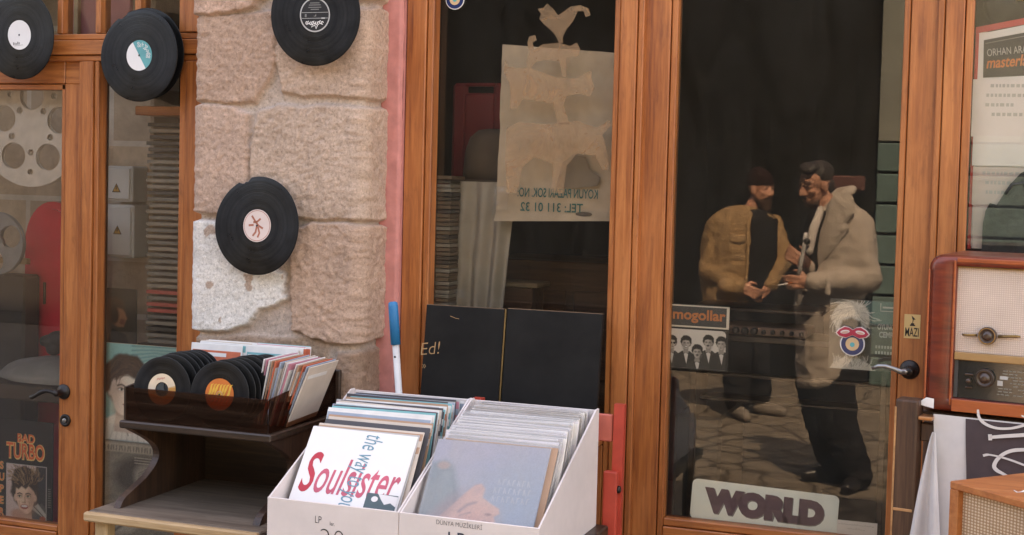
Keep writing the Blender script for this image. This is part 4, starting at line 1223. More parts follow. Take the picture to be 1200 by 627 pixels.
m.build('print_patch', t)
m = MB(PLASTIC); q = P(587, 235, YB - .03)
m.sheet(lambda u, v: Vector((q.x - .028 + .05 * u + .006 * v, YB - .03 + .010 * noise.noise(Vector((u * 5, v * 6, 0))), q.z - .03 + .075 * v)), 10, 10); m.build('plastic_tag', t)
# translucent animal cut-outs stuck inside the glass
DEC = bpy.data.materials.new('translucent_film'); DEC.use_nodes = True
nt = DEC.node_tree; bb_ = nt.nodes['Principled BSDF']; setv(bb_, Base_Color=(.66, .42, .26, 1), Roughness=.7, Alpha=.42)
lnk(nt, ramp(nt, noise_node(nt, 11, coords(nt), 8, .7, .8).outputs[0], [(.36, (.22,) * 3), (.66, (.52,) * 3)]), bb_.inputs['Alpha'])
YF = YG + .0065
dc = thing('window_decal', P(650, 100, YF), label='translucent tan cut-outs of stacked farm animals stuck on the display window', cat='window decal')
fr = Fr((P(512, 200, YF).x, YF, P(512, 200, YF).z), (1, 0, 0), (0, 0, 1), (0, -1, 0))
pl = lambda L: [fp(x, y, fr, YF) for x, y in L]
def cut(nm, L):
    m = MB(DEC); m.prism(fr, pl(L), -.0008, 0); m.build(nm, dc)
cut('rooster', [(655, 50), (650, 40), (643, 33), (637, 28), (632, 22), (634, 16), (630, 10), (637, 9), (641, 4), (648, 10), (654, 18), (660, 14), (668, 8), (680, 6), (690, 10), (692, 18), (686, 20), (684, 13), (677, 13), (672, 24), (664, 34), (659, 44), (660, 50)])
cut('cat', [(617, 71), (620, 62), (618, 50), (620, 43), (627, 41), (629, 47), (624, 50), (626, 58), (636, 52), (655, 50), (668, 54), (676, 50), (680, 58), (677, 66), (664, 68), (664, 90), (659, 90), (656, 72), (640, 70), (628, 72), (622, 80), (618, 80)])
cut('dog', [(592, 70), (596, 78), (606, 80), (620, 79), (632, 84), (652, 91), (676, 92), (686, 86), (693, 83), (693, 92), (697, 104), (691, 113), (680, 110), (664, 112), (660, 124), (668, 146), (654, 146), (648, 122), (630, 118), (612, 116), (606, 128), (598, 128), (598, 100), (590, 84)])
cut('donkey', [(594, 150), (608, 143), (640, 146), (676, 142), (700, 150), (714, 140), (717, 146), (706, 158), (711, 176), (714, 200), (706, 199), (697, 182), (676, 180), (664, 194), (660, 226), (646, 226), (648, 192), (626, 184), (612, 196), (606, 226), (594, 226), (592, 184)])
# red plastic chair with a slot in its back
YC = .55
t = thing('plastic_chair', P(550, 250, YC), label='red plastic chair with a slotted back deep in the display window', cat='chair')
REDP = M('dull_red_plastic', (.22, .018, .018), .5, .15, 8, .05)
a, b_ = P(530, 97, YC), P(595, 214, YC); sl0, sl1 = P(547, 101, YC), P(577, 109, YC)
m = MB(REDP)
m.box((a.x, YC, b_.z), (sl0.x, YC + .03, a.z), .012); m.box((sl1.x, YC, b_.z), (b_.x, YC + .03, a.z), .012)
m.box((sl0.x - .01, YC + .001, sl0.z), (sl1.x + .01, YC + .029, a.z), .008); m.box((sl0.x - .01, YC + .001, b_.z), (sl1.x + .01, YC + .029, sl1.z), .008)
m.build('backrest', t)
m = MB(REDP); m.box((a.x - .02, YC - .25, b_.z - .035), (b_.x + .02, YC + .02, b_.z - .002), .012); m.build('seat', t)
for x_ in (a.x, b_.x - .03):
    for y_ in (YC - .23, YC - .02):
        m = MB(REDP); m.box((x_, y_, .06), (x_ + .03, y_ + .03, b_.z - .037), .005); m.build('leg', t)
# tan felt hat on the seat
q = P(577, 200, YC - .10); zf = b_.z
t = thing('felt_hat', (q.x, YC - .10, zf), label='brown domed felt hat on the red plastic chair', cat='hat')
FEL = M('brown_felt', (.14, .09, .06), .9, .12, 20, .2)
hfr = Fr((q.x, YC - .10, zf), (1, 0, 0), (0, 1, 0), (0, 0, 1))
m = MB(FEL); m.lathe(hfr, [(.10, .008), (.098, .05), (.092, .11), (.078, .15), (.05, .175), (.02, .18)], 32); m.build('crown', t)
m = MB(FEL); m.lathe(hfr, [(.102, .003), (.15, .001), (.155, .008), (.103, .0079)], 32); m.build('brim', t)
# grey curtain
YU = .22
t = thing('grey_curtain', P(550, 300, YU), label='grey curtain hanging in folds at the left of the display window', cat='curtain')
a, b_ = P(527, 212, YU), P(600, 370, YU)
m = MB(M('grey_curtain_cloth', (.36, .30, .24), .9, .12, 12, .25))
def cur(u, v):
    x = a.x + (b_.x - a.x) * (u * (.85 + .15 * v) - (.12 * (1 - v)) * (u > .5) * (u - .5) * 2)
    return Vector((x, YU + .018 * math.sin(u * 21 + .6 * math.sin(v * 4)) * (.5 + .5 * (1 - v)) + .008 * noise.noise(Vector((u * 8, v * 5, 3))), b_.z - .3 + (a.z - b_.z + .3) * v))
m.sheet(cur, 70, 50); m.build('drape', t)
# stack of paper bundles seen edge-on: ridged column
t = thing('cassette_tower', P(520, 300, YU), label='tall column of stacked cassettes against the left side of the display window', cat='cassettes')
c = P(520, 300, .16); zt_, zb_ = P(520, 205, .16).z, P(520, 368, .16).z - .15
n_ = 44; h_ = (zt_ - zb_) / n_
rnd = random.Random(6)
CAS = [M('cassette_brown', (0.2, 0.14, 0.1), .5), M('cassette_grey', (0.32, 0.28, 0.24), .5), M('cassette_dark', (0.09, 0.075, 0.065), .5)]
for i in range(n_):
    dx = rnd.uniform(-.003, .003)
    m = MB(CAS[rnd.randrange(3)]); m.box((c.x - .03 + dx, .14, zb_ + h_ * i), (c.x + .028 + dx, .25, zb_ + h_ * (i + .82)), .001)
    m.build('cassette_case', t)
# dark furniture inside
t = thing('wooden_sideboard', P(650, 330, .7), label='dark brown sideboard deep inside the display window', cat='sideboard')
SBW = wood('sideboard_timber', (.05, .02, .009), (.10, .043, .02), (.16, .075, .035), 'x', wear=.15)
a, b_ = P(566, 302, .7), P(718, 380, .7)
m = MB(SBW); m.box((a.x, .70, .06), (b_.x, 1.1, a.z), .006); m.build('body', t)
for i in range(3):
    m = MB(SBW); xx = a.x + .02 + i * (b_.x - a.x) / 3
    m.box((xx, .688, b_.z - .2), (xx + (b_.x - a.x) / 3 - .03, .699, a.z - .10), .004); d_ = m.build('door', t)
    m = MB(BRASS); m.sph((xx + .03, .68, a.z - .3), .009, 2); m.build('knob', d_)
a, b_ = P(584, 329, .5), P(634, 337, .5)
m = MB(M('beige_board', (.30, .20, .12), .6)); m.box((a.x, .46, b_.z), (b_.x, .60, a.z), .003); m.build('beige_tray', None, 'thin beige board lying across the stool in the display window', 'board')
m = MB(SBW); m.box((a.x + .02, .47, .06), (b_.x - .02, .59, b_.z - .001), .004); m.build('dark_stool', None, 'dark stool under the thin beige board in the display window', 'stool')
# evil-eye charm at the top of the window
def eye_disc(m, fr, u, v, R, d=0.0):
    m.m(WHITE).ell(fr, u, v, R, R, d); m.m(M('deep_blue_glass', (.012, .025, .10), .25, .1, 8, 0)).ell(fr, u, v, R * .93, R * .93, d + .0006)
    m.m(M('pale_peach_glass', (.62, .40, .22), .3, .1, 8, 0)).ell(fr, u, v, R * .56, R * .56, d + .0012); m.m(M('turquoise_glass', (.05, .36, .38), .3, .1, 8, 0)).ell(fr, u, v - R * .05, R * .2, R * .2, d + .0018)
c = P(535, 0, YF)
t = thing('eye_charm', c, label='round blue evil eye sticker at the top of the display window', cat='charm')
fr = Fr((c.x, YG - .0035, c.z), (1, 0, 0), (0, 0, 1), (0, -1, 0))
m = MB(WHITE); m.lathe(fr, [(.031, 0), (.031, .0024)], 32); m.build('backing', t)
m = MB(WHITE); eye_disc(m, Fr(fr(0, 0, .003), fr.ux, fr.uy, fr.n), 0, 0, .031); m.build('printed_eye', t)
# ================================================================== ON AND BEHIND THE SHOP DOOR
YI = YD + .0055          # just inside the door glass
# band sleeve
def dr_band(m, fr, w, h):
    m.m(BLACK).rect(fr, .001, w - .001, .001, h - .001, .0005)
    m.m(CREAM).rect(fr, 0, w, h * .645, h * .985, .0008); m.m(GREYK).rect(fr, 0, w - .006, h * .67, h * .965, .0012)
    m.m(M('burnt_orange_print', (.50, .17, .06), .6, .12, 12, 0)).text(fr, w * .50, h * .77, 'mogollar', h * .15, .0016, bold=.03, fit=w * .88)
    m.m(CREAM).rect(fr, w * .955, w * .975, h * .67, h * .965, .0015)
def pc_band(A):
    p = Pic(150, A, (.62, .56, .52), 7)
    p.poly([(0, 0), (A, 0), (A, 1), (0, 1)], (.62, .56, .52), .01)
    hd = [(.055, .62), (.31, .63), (.70, .68), (.925, .66), (.51, .42)]
    for i, (hx, hy) in enumerate(hd):
        x = A * hx
        p.poly([(x - .30, 0), (x - .28, hy - .32), (x - .10, hy - .19), (x + .10, hy - .19), (x + .28, hy - .32), (x + .30, 0)], (.045, .042, .040) if i % 2 else (.06, .056, .052), .02)
        p.poly([(x - .07, hy - .20), (x + .07, hy - .20), (x + .02, hy - .52)], (.60, .55, .52), .012)
        p.poly([(x - .085, hy - .215), (x - .085, hy - .275), (x + .085, hy - .215), (x + .085, hy - .275)], (.02, .02, .02), .008)
        portrait(p, x, hy, .34, (.40, .35, .32), (.025, .023, .022), [.5, .1, -.2, -.3, 0][i], i == 1, [(-.33, .0), (-.28, .20), (-.05, .26), (.22, .22), (.32, .0), (.40, .38), (.15, .60), (-.2, .60), (-.42, .36)], lip=(.16, .13, .12), mono=True, must=(i in (2, 4)), glasses=(i == 0))
    for cx, cy in ((A, 1.0),): p.poly([(A - .10, 1), (A, 1), (A, .90), (A - .03, .97)], (.03, .03, .03), .01)
    return p.grain(.10)
x0, x1, z0, z1 = plane_from_px((784.5, 356), (855, 358), (783, 432), (853, 435.5), YI + .004)
sleeve_card('record_sleeve', 'black record sleeve of five men in bow ties inside the shop door', x0, x1, z0, z1, YI + .004, BLACK, dr_band)
bp = bpy.data.objects[max((o.name for o in bpy.data.objects if o.name.startswith('record_sleeve')), key=lambda n: (len(n), n))]
_w, _h = x1 - x0, z1 - z0
pc_band((_w - .008) / (_h * .595)).put(Fr((x0, YI + .004, z0), (1, 0, 0), (0, 0, 1), (0, -1, 0)), 0, _w - .008, _h * .02, _h * .615, .0009, 'cover_photo', bp)
# stencil portrait sleeve
def dr_sten(m, fr, w, h):
    m.m(LITG).text(fr, w * .89, h * .60, 'OYUNCU', h * .075, .0012, bold=.035, fit=w * .30); m.text(fr, w * .90, h * .49, 'CEMRE', h * .075, .0012, bold=.035, fit=w * .26)
    for v, n_ in ((.33, 6), (.25, 6)):
        for i in range(n_): m.m(LITG).rect(fr, w * (.72 + .045 * i), w * (.72 + .045 * i) + .005, h * v, h * v + .008, .0012)
    m.m(LITG).stroke(fr, [(w * .78, h * .97), (w * .78, h * .86), (w * .99, h * .86)], .0022, .0012); m.rect(fr, w * .81, w * .98, h * .90, h * .925, .0012)
def pc_sten(A):
    p = Pic(140, A, (.085, .08, .066), 8)
    p.poly([(A * .52, 1), (A * .62, .66), (A, .64), (A, 1)], (.085, .15, .145), .02)
    HW = (.54, .51, .46)
    p.e(A * .33, .74, A * .29, .25, HW, .10, 0, 1, .02)
    p.strands(A * .33, .76, A * .26, .22, 90, .16, .012, [(.34, .32, .29), (.74, .71, .66), (.24, .22, .20), (.6, .57, .52)], lambda u, v: math.atan2(v - .90, u - A * .40) + .15, .65)
    p.poly([(A * .16, .60), (A * .20, .70), (A * .34, .74), (A * .48, .70), (A * .51, .58), (A * .46, .34), (A * .36, .26), (A * .25, .34)], (.075, .07, .06), .03)
    p.poly([(A * .02, 0), (A * .08, .09), (A * .24, .17), (A * .28, .25), (A * .40, .25), (A * .46, .17), (A * .64, .09), (A * .74, 0)], HW, .015)
    p.strands(A * .36, .08, A * .3, .07, 60, .10, .012, [(.22, .21, .19), (.52, .50, .46)], lambda u, v: 1.2, .6)
    return p.grain(.22)
x0, x1, z0, z1 = plane_from_px((973, 350.5), (1049, 353), (970, 432), (1047, 436), YI + .004)
sleeve_card('record_sleeve', 'dark record sleeve with a pale-haired faceless portrait, inside the shop door beside the handle', x0, x1, z0, z1, YI + .004, GREYK, dr_sten, pic=pc_sten)
# bow and eye charm stuck on the outside of the glass
c = P(999, 403, YD - .002)
t = thing('eye_charm', c, label='blue evil eye charm with a red lip-shaped bow on the shop door glass', cat='charm')
fr = Fr((c.x, YD - .0005, c.z), (1, 0, 0), (0, 0, 1), (0, -1, 0))
m = MB(WHITE); m.lathe(fr, [(.0345, 0), (.0345, .005)], 36); m.build('disc', t)
m = MB(WHITE); eye_disc(m, Fr(fr(0, 0, .0058), fr.ux, fr.uy, fr.n), 0, 0, .0335); m.build('printed_eye', t)
bw = [(-.044, .030), (-.036, .040), (-.022, .048), (-.010, .046), (0, .040), (.010, .046), (.022, .048), (.036, .040), (.044, .030), (.036, .022), (.018, .018), (0, .026), (-.018, .018), (-.036, .022)]
m = MB(M('white_rim_plastic', (.7, .62, .6), .4)); m.prism(fr, [(u * 1.09, (v - .033) * 1.14 + .033) for u, v in bw], .0055, .0075)
m.m(M('crimson_plastic', (.42, .012, .05), .3, .1, 9, 0)).prism(fr, bw, .0076, .0092)
m.m(_mc['white_rim_plastic']).ell(fr, -.021, .034, .013, .0052, .0096, .15); m.ell(fr, .021, .034, .013, .0052, .0096, -.15); m.m(SKINP).ell(fr, -.021, .033, .010, .003, .0100, .15); m.ell(fr, .021, .033, .010, .003, .0100, -.15)
m.build('bow', t)
# sticker on the stile
c0, c1_ = P(1059, 396, DY2), P(1079, 369, DY2)
t = thing('sticker', (c0.x, DY2, c0.z), label='small yellow MAZI sticker with a black horn drawing on the shop door stile', cat='sticker')
fr = Fr((c0.x, DY2 - .0012, c0.z), (1, 0, 0), (0, 0, 1), (0, -1, 0)); sw, sh_ = c1_.x - c0.x, c1_.z - c0.z
m = MB(M('yellow_sticker_paper', (.62, .40, .16), .5, .1, 14, 0)); m.fbox(fr, 0, sw, 0, sh_, -.0010, 0); m.build('paper', t)
m = MB(BLACK); m.text(fr, sw / 2, sh_ * .09, 'MAZI', sh_ * .36, .0005, bold=.01, fit=sw * .84)
m.rect(fr, sw * .36, sw * .68, sh_ * .52, sh_ * .58, .0005); m.rect(fr, sw * .42, sw * .62, sh_ * .58, sh_ * .64, .0005); m.tri_poly(fr, [(sw * .50, sh_ * .64), (sw * .54, sh_ * .64), (sw * .58, sh_ * .78), (sw * .70, sh_ * .80), (sw * .44, sh_ * .96), (sw * .48, sh_ * .84), (sw * .52, sh_ * .78)], .0005)
m.build('print', t)
# WORLD sign leaning inside the glass at the bottom of the door
ca, cb = P(808.5, 607, YI + .008), P(980, 628, YI + .008)
za = P(810, 560.5, YI + .05).z; zb = P(812, 605, YI + .01).z
t = thing('name_sign', (ca.x, YI, zb), label='pale green WORLD sign with rounded corners standing inside the shop door', cat='sign')
pTL, pTR, pBL, pBR = P(809, 560, YI + .03), P(980, 582, YI + .03), P(808, 607, YI + .012), P(980, 630, YI + .012)
ux = (pBR - pBL); ux.y = 0; uy = (pTL - pBL); L = ux.length; Hh = uy.length
fr = Fr(pBL, ux, (uy - ux.normalized() * uy.dot(ux.normalized())))
def rr(w, h, r, n=6):
    pts = []
    for cx, cy, a0 in ((w - r, r, -PI / 2), (w - r, h - r, 0), (r, h - r, PI / 2), (r, r, PI)):
        for i in range(n + 1):
            a = a0 + PI / 2 * i / n; pts.append((cx + r * math.cos(a), cy + r * math.sin(a)))
    return pts
m = MB(M('pale_green_board', (.76, .80, .76), .5, .04, 8, 0)); m.prism(fr, rr(L, Hh, .016), -.004, 0); m.build('board', t)
m = MB(M('plum_letter_shadow', (.16, .15, .15), .6))
m.text(fr, L * .5 + .002, Hh * .25, 'WORLD', Hh * .50, .0005, bold=.10, fit=L * .82)
m.m(M('plum_letter_ink', (.07, .024, .05), .5, .1, 20, 0)).text(fr, L * .5, Hh * .27, 'WORLD', Hh * .50, .0011, bold=.092, fit=L * .82)
m.build('lettering', t)
# note card beside it
pa, pb = P(981, 626, YI + .01), P(1029, 613, YI + .01)
t = thing('note_card', (pa.x, YI + .01, pa.z), label='small white card with faint writing beside the WORLD sign', cat='card')
fr = Fr(P(980.5, 625, YI + .01), P(1028, 630, YI + .01) - P(980.5, 625, YI + .01), (0, 0, 1)); 
m = MB(WHITE); m.fbox(fr, 0, .112, -.012, .040, -.001, 0); m.build('paper', t)
m = MB(LITG); rnd = random.Random(1)
for r_, (x_, n_) in enumerate(((.004, 14), (.03, 7))):
    for i in range(n_): m.stroke(fr, [(x_ + i * .0072, .028 - r_ * .012), (x_ + i * .0072 + .003, .031 - r_ * .012 + rnd.uniform(-.002, .002)), (x_ + i * .0072 + .005, .028 - r_ * .012)], .0014, .0006)
m.build('handwriting', t)
# inside the door: amplifier on a shelf, wires, a dark stool
t = thing('amplifier', P(890, 390, .5), label='long brown amplifier with a row of knobs on the shelf behind the shop door', cat='amplifier')
a, b_ = P(846, 381, .42), P(945, 397, .42)
m = MB(M('amp_brown_panel', (.16, .085, .055), .5, .15, 20)); m.box((a.x, .42, b_.z), (b_.x, .60, a.z), .003); m.build('case', t)
for i in range(9):
    f = .06 + .88 * i / 8
    m = MB(IRON); r_ = .012 if i < 4 else .007
    m.lathe(Fr((a.x + (b_.x - a.x) * f, .4195, (a.z + b_.z) / 2), (1, 0, 0), (0, 0, 1), (0, -1, 0)), [(r_, 0), (r_ * .9, .015), (r_ * .6, .016)], 16); m.build('knob', t)
m = MB(WDX); zz_ = b_.z; m.box((a.x - .1, .40, zz_ - .022), (b_.x + .25, .62, zz_ - .001), .003)
zz2 = P(890, 366, .42).z; m.box((a.x - .1, .405, zz2), (b_.x + .05, .62, zz2 + .012), .003)
for x_ in (a.x - .1, b_.x + .228): m.box((x_, .43, .06), (x_ + .02, .61, zz_ - .023), .003)
for x_ in (a.x - .1, b_.x + .03): m.box((x_, .58, zz_ - .0005), (x_ + .02, .615, zz2 - .0005), .002)
m.box((a.x - .08, .56, P(890, 447, .5).z), (b_.x + .228, .60, P(890, 443, .5).z), .002); m.box((a.x - .08, .50, P(890, 473, .5).z), (b_.x + .228, .60, P(890, 469.5, .5).z), .002)
m.build('open_shelf', None, 'dark open shelf carrying the long amplifier behind the shop door', 'shelf')
m = MB(DCH); a = P(795, 600, .55); m.box((a.x, .45, .06), (P(842, 600, .45).x, .85, P(800, 486, .45).z), .01); m.build('black_case', None, 'black case on the floor behind the left edge of the shop door', 'case')

# ================================================================== RIGHT SIDE WINDOW
YS = 0.075
t = thing('framed_poster', P(1170, 150, YS), label='red-framed concert poster with white notices in the right side window', cat='poster')
pTL, pBL = P(1145, 34, YS), P(1141, 292, YS)
fr = Fr((pTL.x - .003, YS, pBL.z), (1, 0, 0), (0, 0, 1), (0, -1, 0)); Hh = pTL.z - pBL.z; Ww = .46
m = MB(WHITE); m.fbox(fr, .008, Ww - .008, .008, Hh - .008, -.012, -.004); m.build('backing', t)
REDF = M('red_frame_paint', (.52, .03, .028), .5, .15, 10, 0)
m = MB(REDF)
m.add([fr(0, Hh - .012, 0), fr(Ww, Hh + .075, 0), fr(Ww, Hh + .092, 0), fr(0, Hh + .005, 0), fr(0, Hh - .012, -.014), fr(Ww, Hh + .075, -.014), fr(Ww, Hh + .092, -.014), fr(0, Hh + .005, -.014)], [(0, 1, 2, 3), (7, 6, 5, 4), (0, 4, 5, 1), (3, 2, 6, 7), (0, 3, 7, 4), (1, 5, 6, 2)])
m.fbox(fr, 0, .009, 0, Hh - .012, -.014, 0, .001); m.fbox(fr, Ww - .009, Ww, 0, Hh + .07, -.014, 0, .001); m.build('frame', t)
m = MB(WHITE); m.poly(fr, [(.009, Hh * .5), (Ww - .009, Hh * .5), (Ww - .009, Hh + .074), (.009, Hh - .013)], -.003)
def f3(px, py): return fp(px, py, fr, YS)
A, B = f3(1153, 47), f3(1152, 91)
sl_ = .19
m.m(BLACK).poly(fr, [A, (Ww - .03, A[1] + sl_ * (Ww - .03 - A[0])), (Ww - .03, B[1] + .02), B], -.002)
m.m(MIDG).poly(fr, [(A[0] + .004, A[1] - .008), (Ww - .034, A[1] - .008 + sl_ * (Ww - .034 - A[0])), (Ww - .034, A[1] - .0105 + sl_ * (Ww - .034 - A[0])), (A[0] + .004, A[1] - .0105)], -.0012)
m.build('print', t)
m = MB(LITG); th = math.atan(.10)
fr2 = Fr(fr(*f3(1157, 66), -.001), fr.ux * math.cos(th) + fr.uy * math.sin(th), fr.uy * math.cos(th) - fr.ux * math.sin(th))
m.text(fr2, 0, 0, 'ORHAN ARABACI', .020, 0, bold=.0, align='l', sx=.62)
fr2 = Fr(fr(*f3(1156, 80), -.001), fr.ux * math.cos(th * .8) + fr.uy * math.sin(th * .8), fr.uy)
m.m(ORANGE).text(fr2, 0, 0, 'masterlari', .030, 0, bold=.02, align='l', sx=.72, shear=.1)
m.build('lettering', t)
SHB = M('white_notice', (.72, .66, .65), .6, .05, 9, 0)
rnd = random.Random(12)
for (y0, y1, d, mt) in ((93, 160, .003, SHB), (159, 194, .0055, WHITE), (195, 240, .002, M('yellowed_notice', (.60, .50, .46), .6, .08, 9, 0)), (238, 291, .001, _mc['yellowed_notice'])):
    a, b_ = f3(1140.5, y0), f3(1140.5, y1)
    nt_ = MB(mt); nt_.fbox(fr, a[0] - .0, Ww - .02, b_[1], a[1], d - .0015, d); o = nt_.build('notice', t)
    nt_ = MB(MIDG)
    if y0 != 159 and y0 < 230:
        for r_ in range(4):
            v = a[1] - .022 - r_ * .026
            if v < b_[1] + .008: break
            u = .03 + rnd.uniform(0, .03)
            for k in range(rnd.randrange(6, 11)):
                w_ = rnd.uniform(.006, .014); nt_.m(LITG).rect(fr, u, u + w_ * .8, v, v + .009, d + .0006); u += w_ + .002
    if nt_.f: nt_.build('printed_lines', o)
# dark mottled bag standing before the poster
c = P(1182, 270, .068)
t = thing('camouflage_bag', (c.x, YS, c.z), label='dark mottled cloth bag leaning in the right side window below the white notices', cat='bag')
m = MB(M('mottled_dark_cloth', (.035, .036, .036), .8, .8, 26, .3))
L_ = [(1150, 300), (1152, 262), (1155, 247), (1160, 238), (1168, 240), (1176, 228), (1186, 214), (1196, 203), (1212, 196), (1230, 205), (1240, 240), (1240, 300)]
fr5 = Fr((0, .066, 0), (1, 0, 0), (0, 0, 1), (0, -1, 0))
m.prism(fr5, [(P(x, y, .066).x, P(x, y, .066).z) for x, y in L_], -.001, .012); o = m.build('body', t)
t2 = MB(_mc['mottled_dark_cloth']); t2.tube([P(1178, 228, .05), P(1186, 216, .05), P(1200, 214, .05), P(1206, 236, .05)], .005, 8); t2.build('strap', t)
# round dark thing hanging at the top right
c = P(1196, 2, .3)
t = thing('pan_lid', c, face_rot((.1, -1, 0)), 'dark round pan lid hanging behind the top of the right side window', 'pan lid')
m = MB(IRON); m.lathe(Fr((0, 0, 0), (1, 0, 0), (0, 1, 0), (0, 0, 1)), [(.10, 0), (.102, .004), (.085, .012), (.03, .02), (.012, .022)], 40); m.build('lid', t, local=True)
m = MB(BRASS); m.tube([(-.012, 0, .022), (-.012, 0, .04), (.012, 0, .04), (.012, 0, .022)], .004, 8); m.build('grip', t, local=True)
# ================================================================== IN FRONT OF THE SHOP
def smoked():
    m = bpy.data.materials.new('smoked_brown_acrylic'); m.use_nodes = True
    nt = m.node_tree; b = nt.nodes['Principled BSDF']; out = nt.nodes['Material Output']
    setv(b, Base_Color=(.045, .022, .014, 1), Roughness=.25)
    tr = nt.nodes.new('ShaderNodeBsdfTransparent'); tr.inputs[0].default_value = (.55, .37, .28, 1)
    v = coords(nt, (1.2, 1, 26)); n = noise_node(nt, 2.0, v, 4, .6, .8)
    r = ramp(nt, n.outputs[0], [(.35, (.08,) * 3), (.7, (.34,) * 3)])
    mx = nt.nodes.new('ShaderNodeMixShader'); lnk(nt, r, mx.inputs[0]); lnk(nt, tr.outputs[0], mx.inputs[1]); lnk(nt, b.outputs[0], mx.inputs[2]); lnk(nt, mx.outputs[0], out.inputs[0])
    return m
SMOKE = smoked()

# ------------------------------------------------------------------ dark rack with the small records
RX0, RX1, RY0, RY1, RZ = -2.400, -1.933, -0.60, -0.205, 0.918
t = thing('record_rack', ((RX0 + RX1) / 2, RY0, 0), label='dark wooden record rack with curved sides and smoked tray front against the stone pier', cat='rack')
m = MB(WDX); m.box((RX0 - .012, RY0 - .015, RZ - .022), (RX1 + .016, RY1, RZ), .004); m.build('tray_floor', t)
m = MB(SMOKE); m.box((RX0, RY0, RZ + .0005), (RX1 - .004, RY0 + .006, RZ + .095), .001); m.build('tray_front', t)
m = MB(WDX)
m.add([(RX0 - .0005, RY0 + .0065, RZ), (RX0 - .0005, RY1, RZ), (RX0 - .0005, RY1, RZ + .13), (RX0 - .0005, RY0 + .0065, RZ + .095), (RX0 - .010, RY0 + .0065, RZ), (RX0 - .010, RY1, RZ), (RX0 - .010, RY1, RZ + .13), (RX0 - .010, RY0 + .0065, RZ + .095)],
      [(0, 1, 2, 3), (7, 6, 5, 4), (0, 3, 7, 4), (3, 2, 6, 7), (2, 1, 5, 6), (1, 0, 4, 5)])
m.build('tray_side', t)
m = MB(SMOKE)
m.add([(RX1 - .003, RY0 + .0065, RZ + .0005), (RX1 - .003, RY1, RZ + .0005), (RX1 - .003, RY1, RZ + .13), (RX1 - .003, RY0 + .0065, RZ + .095), (RX1 + .003, RY0 + .0065, RZ + .0005), (RX1 + .003, RY1, RZ + .0005), (RX1 + .003, RY1, RZ + .13), (RX1 + .003, RY0 + .0065, RZ + .095)],
      [(3, 2, 1, 0), (4, 5, 6, 7), (4, 7, 3, 0), (7, 6, 2, 3), (6, 5, 1, 2), (5, 4, 0, 1)])
m.build('tray_side', t)
m = MB(WDX); m.box((RX0 - .012, RY1 + .001, .66), (RX1 + .016, RY1 + .016, RZ + .13), .003); m.build('back_panel', t)
zb = .672
prof = []
for i in range(25):
    f = i / 24
    y = RY0 + .0 + .145 * math.sin(PI * min(1, f * 1.12)) ** 1.1 - .045 * max(0, f - .72) / .28
    prof.append((y, RZ - .023 - (RZ - .023 - zb) * f))
for x0 in (RX0 - .004, RX1 - .018):
    fr = Fr((x0, 0, 0), (0, 1, 0), (0, 0, 1), (1, 0, 0))
    pts = prof + [(RY1, zb), (RY1, RZ - .023)]
    m = MB(WDZ); m.prism(fr, pts, 0, .022); m.build('curved_side', t)
WGB = wood('worn_grey_board', (.08, .057, .042), (.14, .10, .072), (.22, .165, .12), 'x', rough=.6, coat=0, wear=.3)
m = MB(WGB); m.box((RX0 - .05, RY0 - .10, zb - .026), (RX1 + .04, RY1 + .012, zb - .0005), .004); m.m(WPX).box((RX0 - .052, RY0 - .122, zb - .027), (RX1 + .042, RY0 - .1005, zb - .0008), .005); m.build('lower_board', t)
for x_, y_ in ((RX0 - .035, RY0 - .09), (RX1 - .02, RY0 - .09), (RX0 + .0, RY1 - .05), (RX1 - .02, RY1 - .05), (RX0 + .20, RY1 - .05)):
    m = MB(WPZ); m.box((x_, y_, 0), (x_ + .042, y_ + .042, zb - .0275), .004); m.build('leg', t)
m = MB(WPX); m.box((RX0 - .03, RY0 - .085, .30), (RX1 + .02, RY0 - .06, .345), .003); m.build('rail', t)

def single_proto(lm, ring):
    t = thing('small_record', (0, 0, 0), label='x', cat='record')
    record_mesh(.094, None, 0, .019, .0018, .046).build('disc', t, local=True)
    lb = MB(lm)
    fr = Fr((0, 0, .001), (1, 0, 0), (0, 1, 0), (0, 0, 1))
    lb.ring(fr, 0, 0, .0455, .0455, .0245, .0002, 40)
    ring(lb, fr); lb.build('paper_label', t, local=True); return t
PEACH = M('peach_label', (.60, .36, .16), .6, .12, 30, 0)
def r1(lb, fr):
    lb.m(M('amber_label', (.55, .25, .06), .6, .12, 30, 0)).ring(fr, 0, 0, .0455, .0455, .021, .0005, 20, PI, 2 * PI)
    lb.m(M('cream_label', (.68, .55, .40), .6, .1, 30, 0)).ring(fr, 0, 0, .0455, .0455, .0243, .0005, 20, 0.1, PI - .1)
    lb.m(REDI)
    for i in range(6): lb.stroke(fr, [(-.012 + i * .0045, .028 + .003 * (i % 2)), (-.010 + i * .0045, .034), (-.008 + i * .0045, .029)], .0014, .0009)
def r2(lb, fr):
    lb.m(ORANGE).ring(fr, 0, 0, .0455, .0455, .034, .0005, 40); lb.m(M('flame_orange_label', (.66, .22, .04), .6, .2, 60, 0)).ell(fr, 0, 0, .0455, .0455, .0003, n=40)
    rnd = random.Random(2); lb.m(M('flame_yellow_label', (.70, .40, .06), .6, .15, 60, 0))
    for i in range(7): lb.stroke(fr, [(-.04 + .01 * i, -.012), (-.03 + .01 * i, .004 + .006 * (i % 3)), (-.026 + .01 * i, .026), (-.02 + .01 * i, .03)], [.001, .007, .005, .001], .0008)
    lb.m(DRED)
    for i in range(5): lb.stroke(fr, [(-.035 + .014 * i, -.03), (-.02 + .012 * i, -.012), (-.024 + .014 * i, .0)], [.001, .006, .001], .001)
    lb.m(SKINP).ring(fr, 0, 0, .010, .010, .0015, .0012); lb.m(BLACK).ell(fr, 0, 0, .003, .003, .0014)
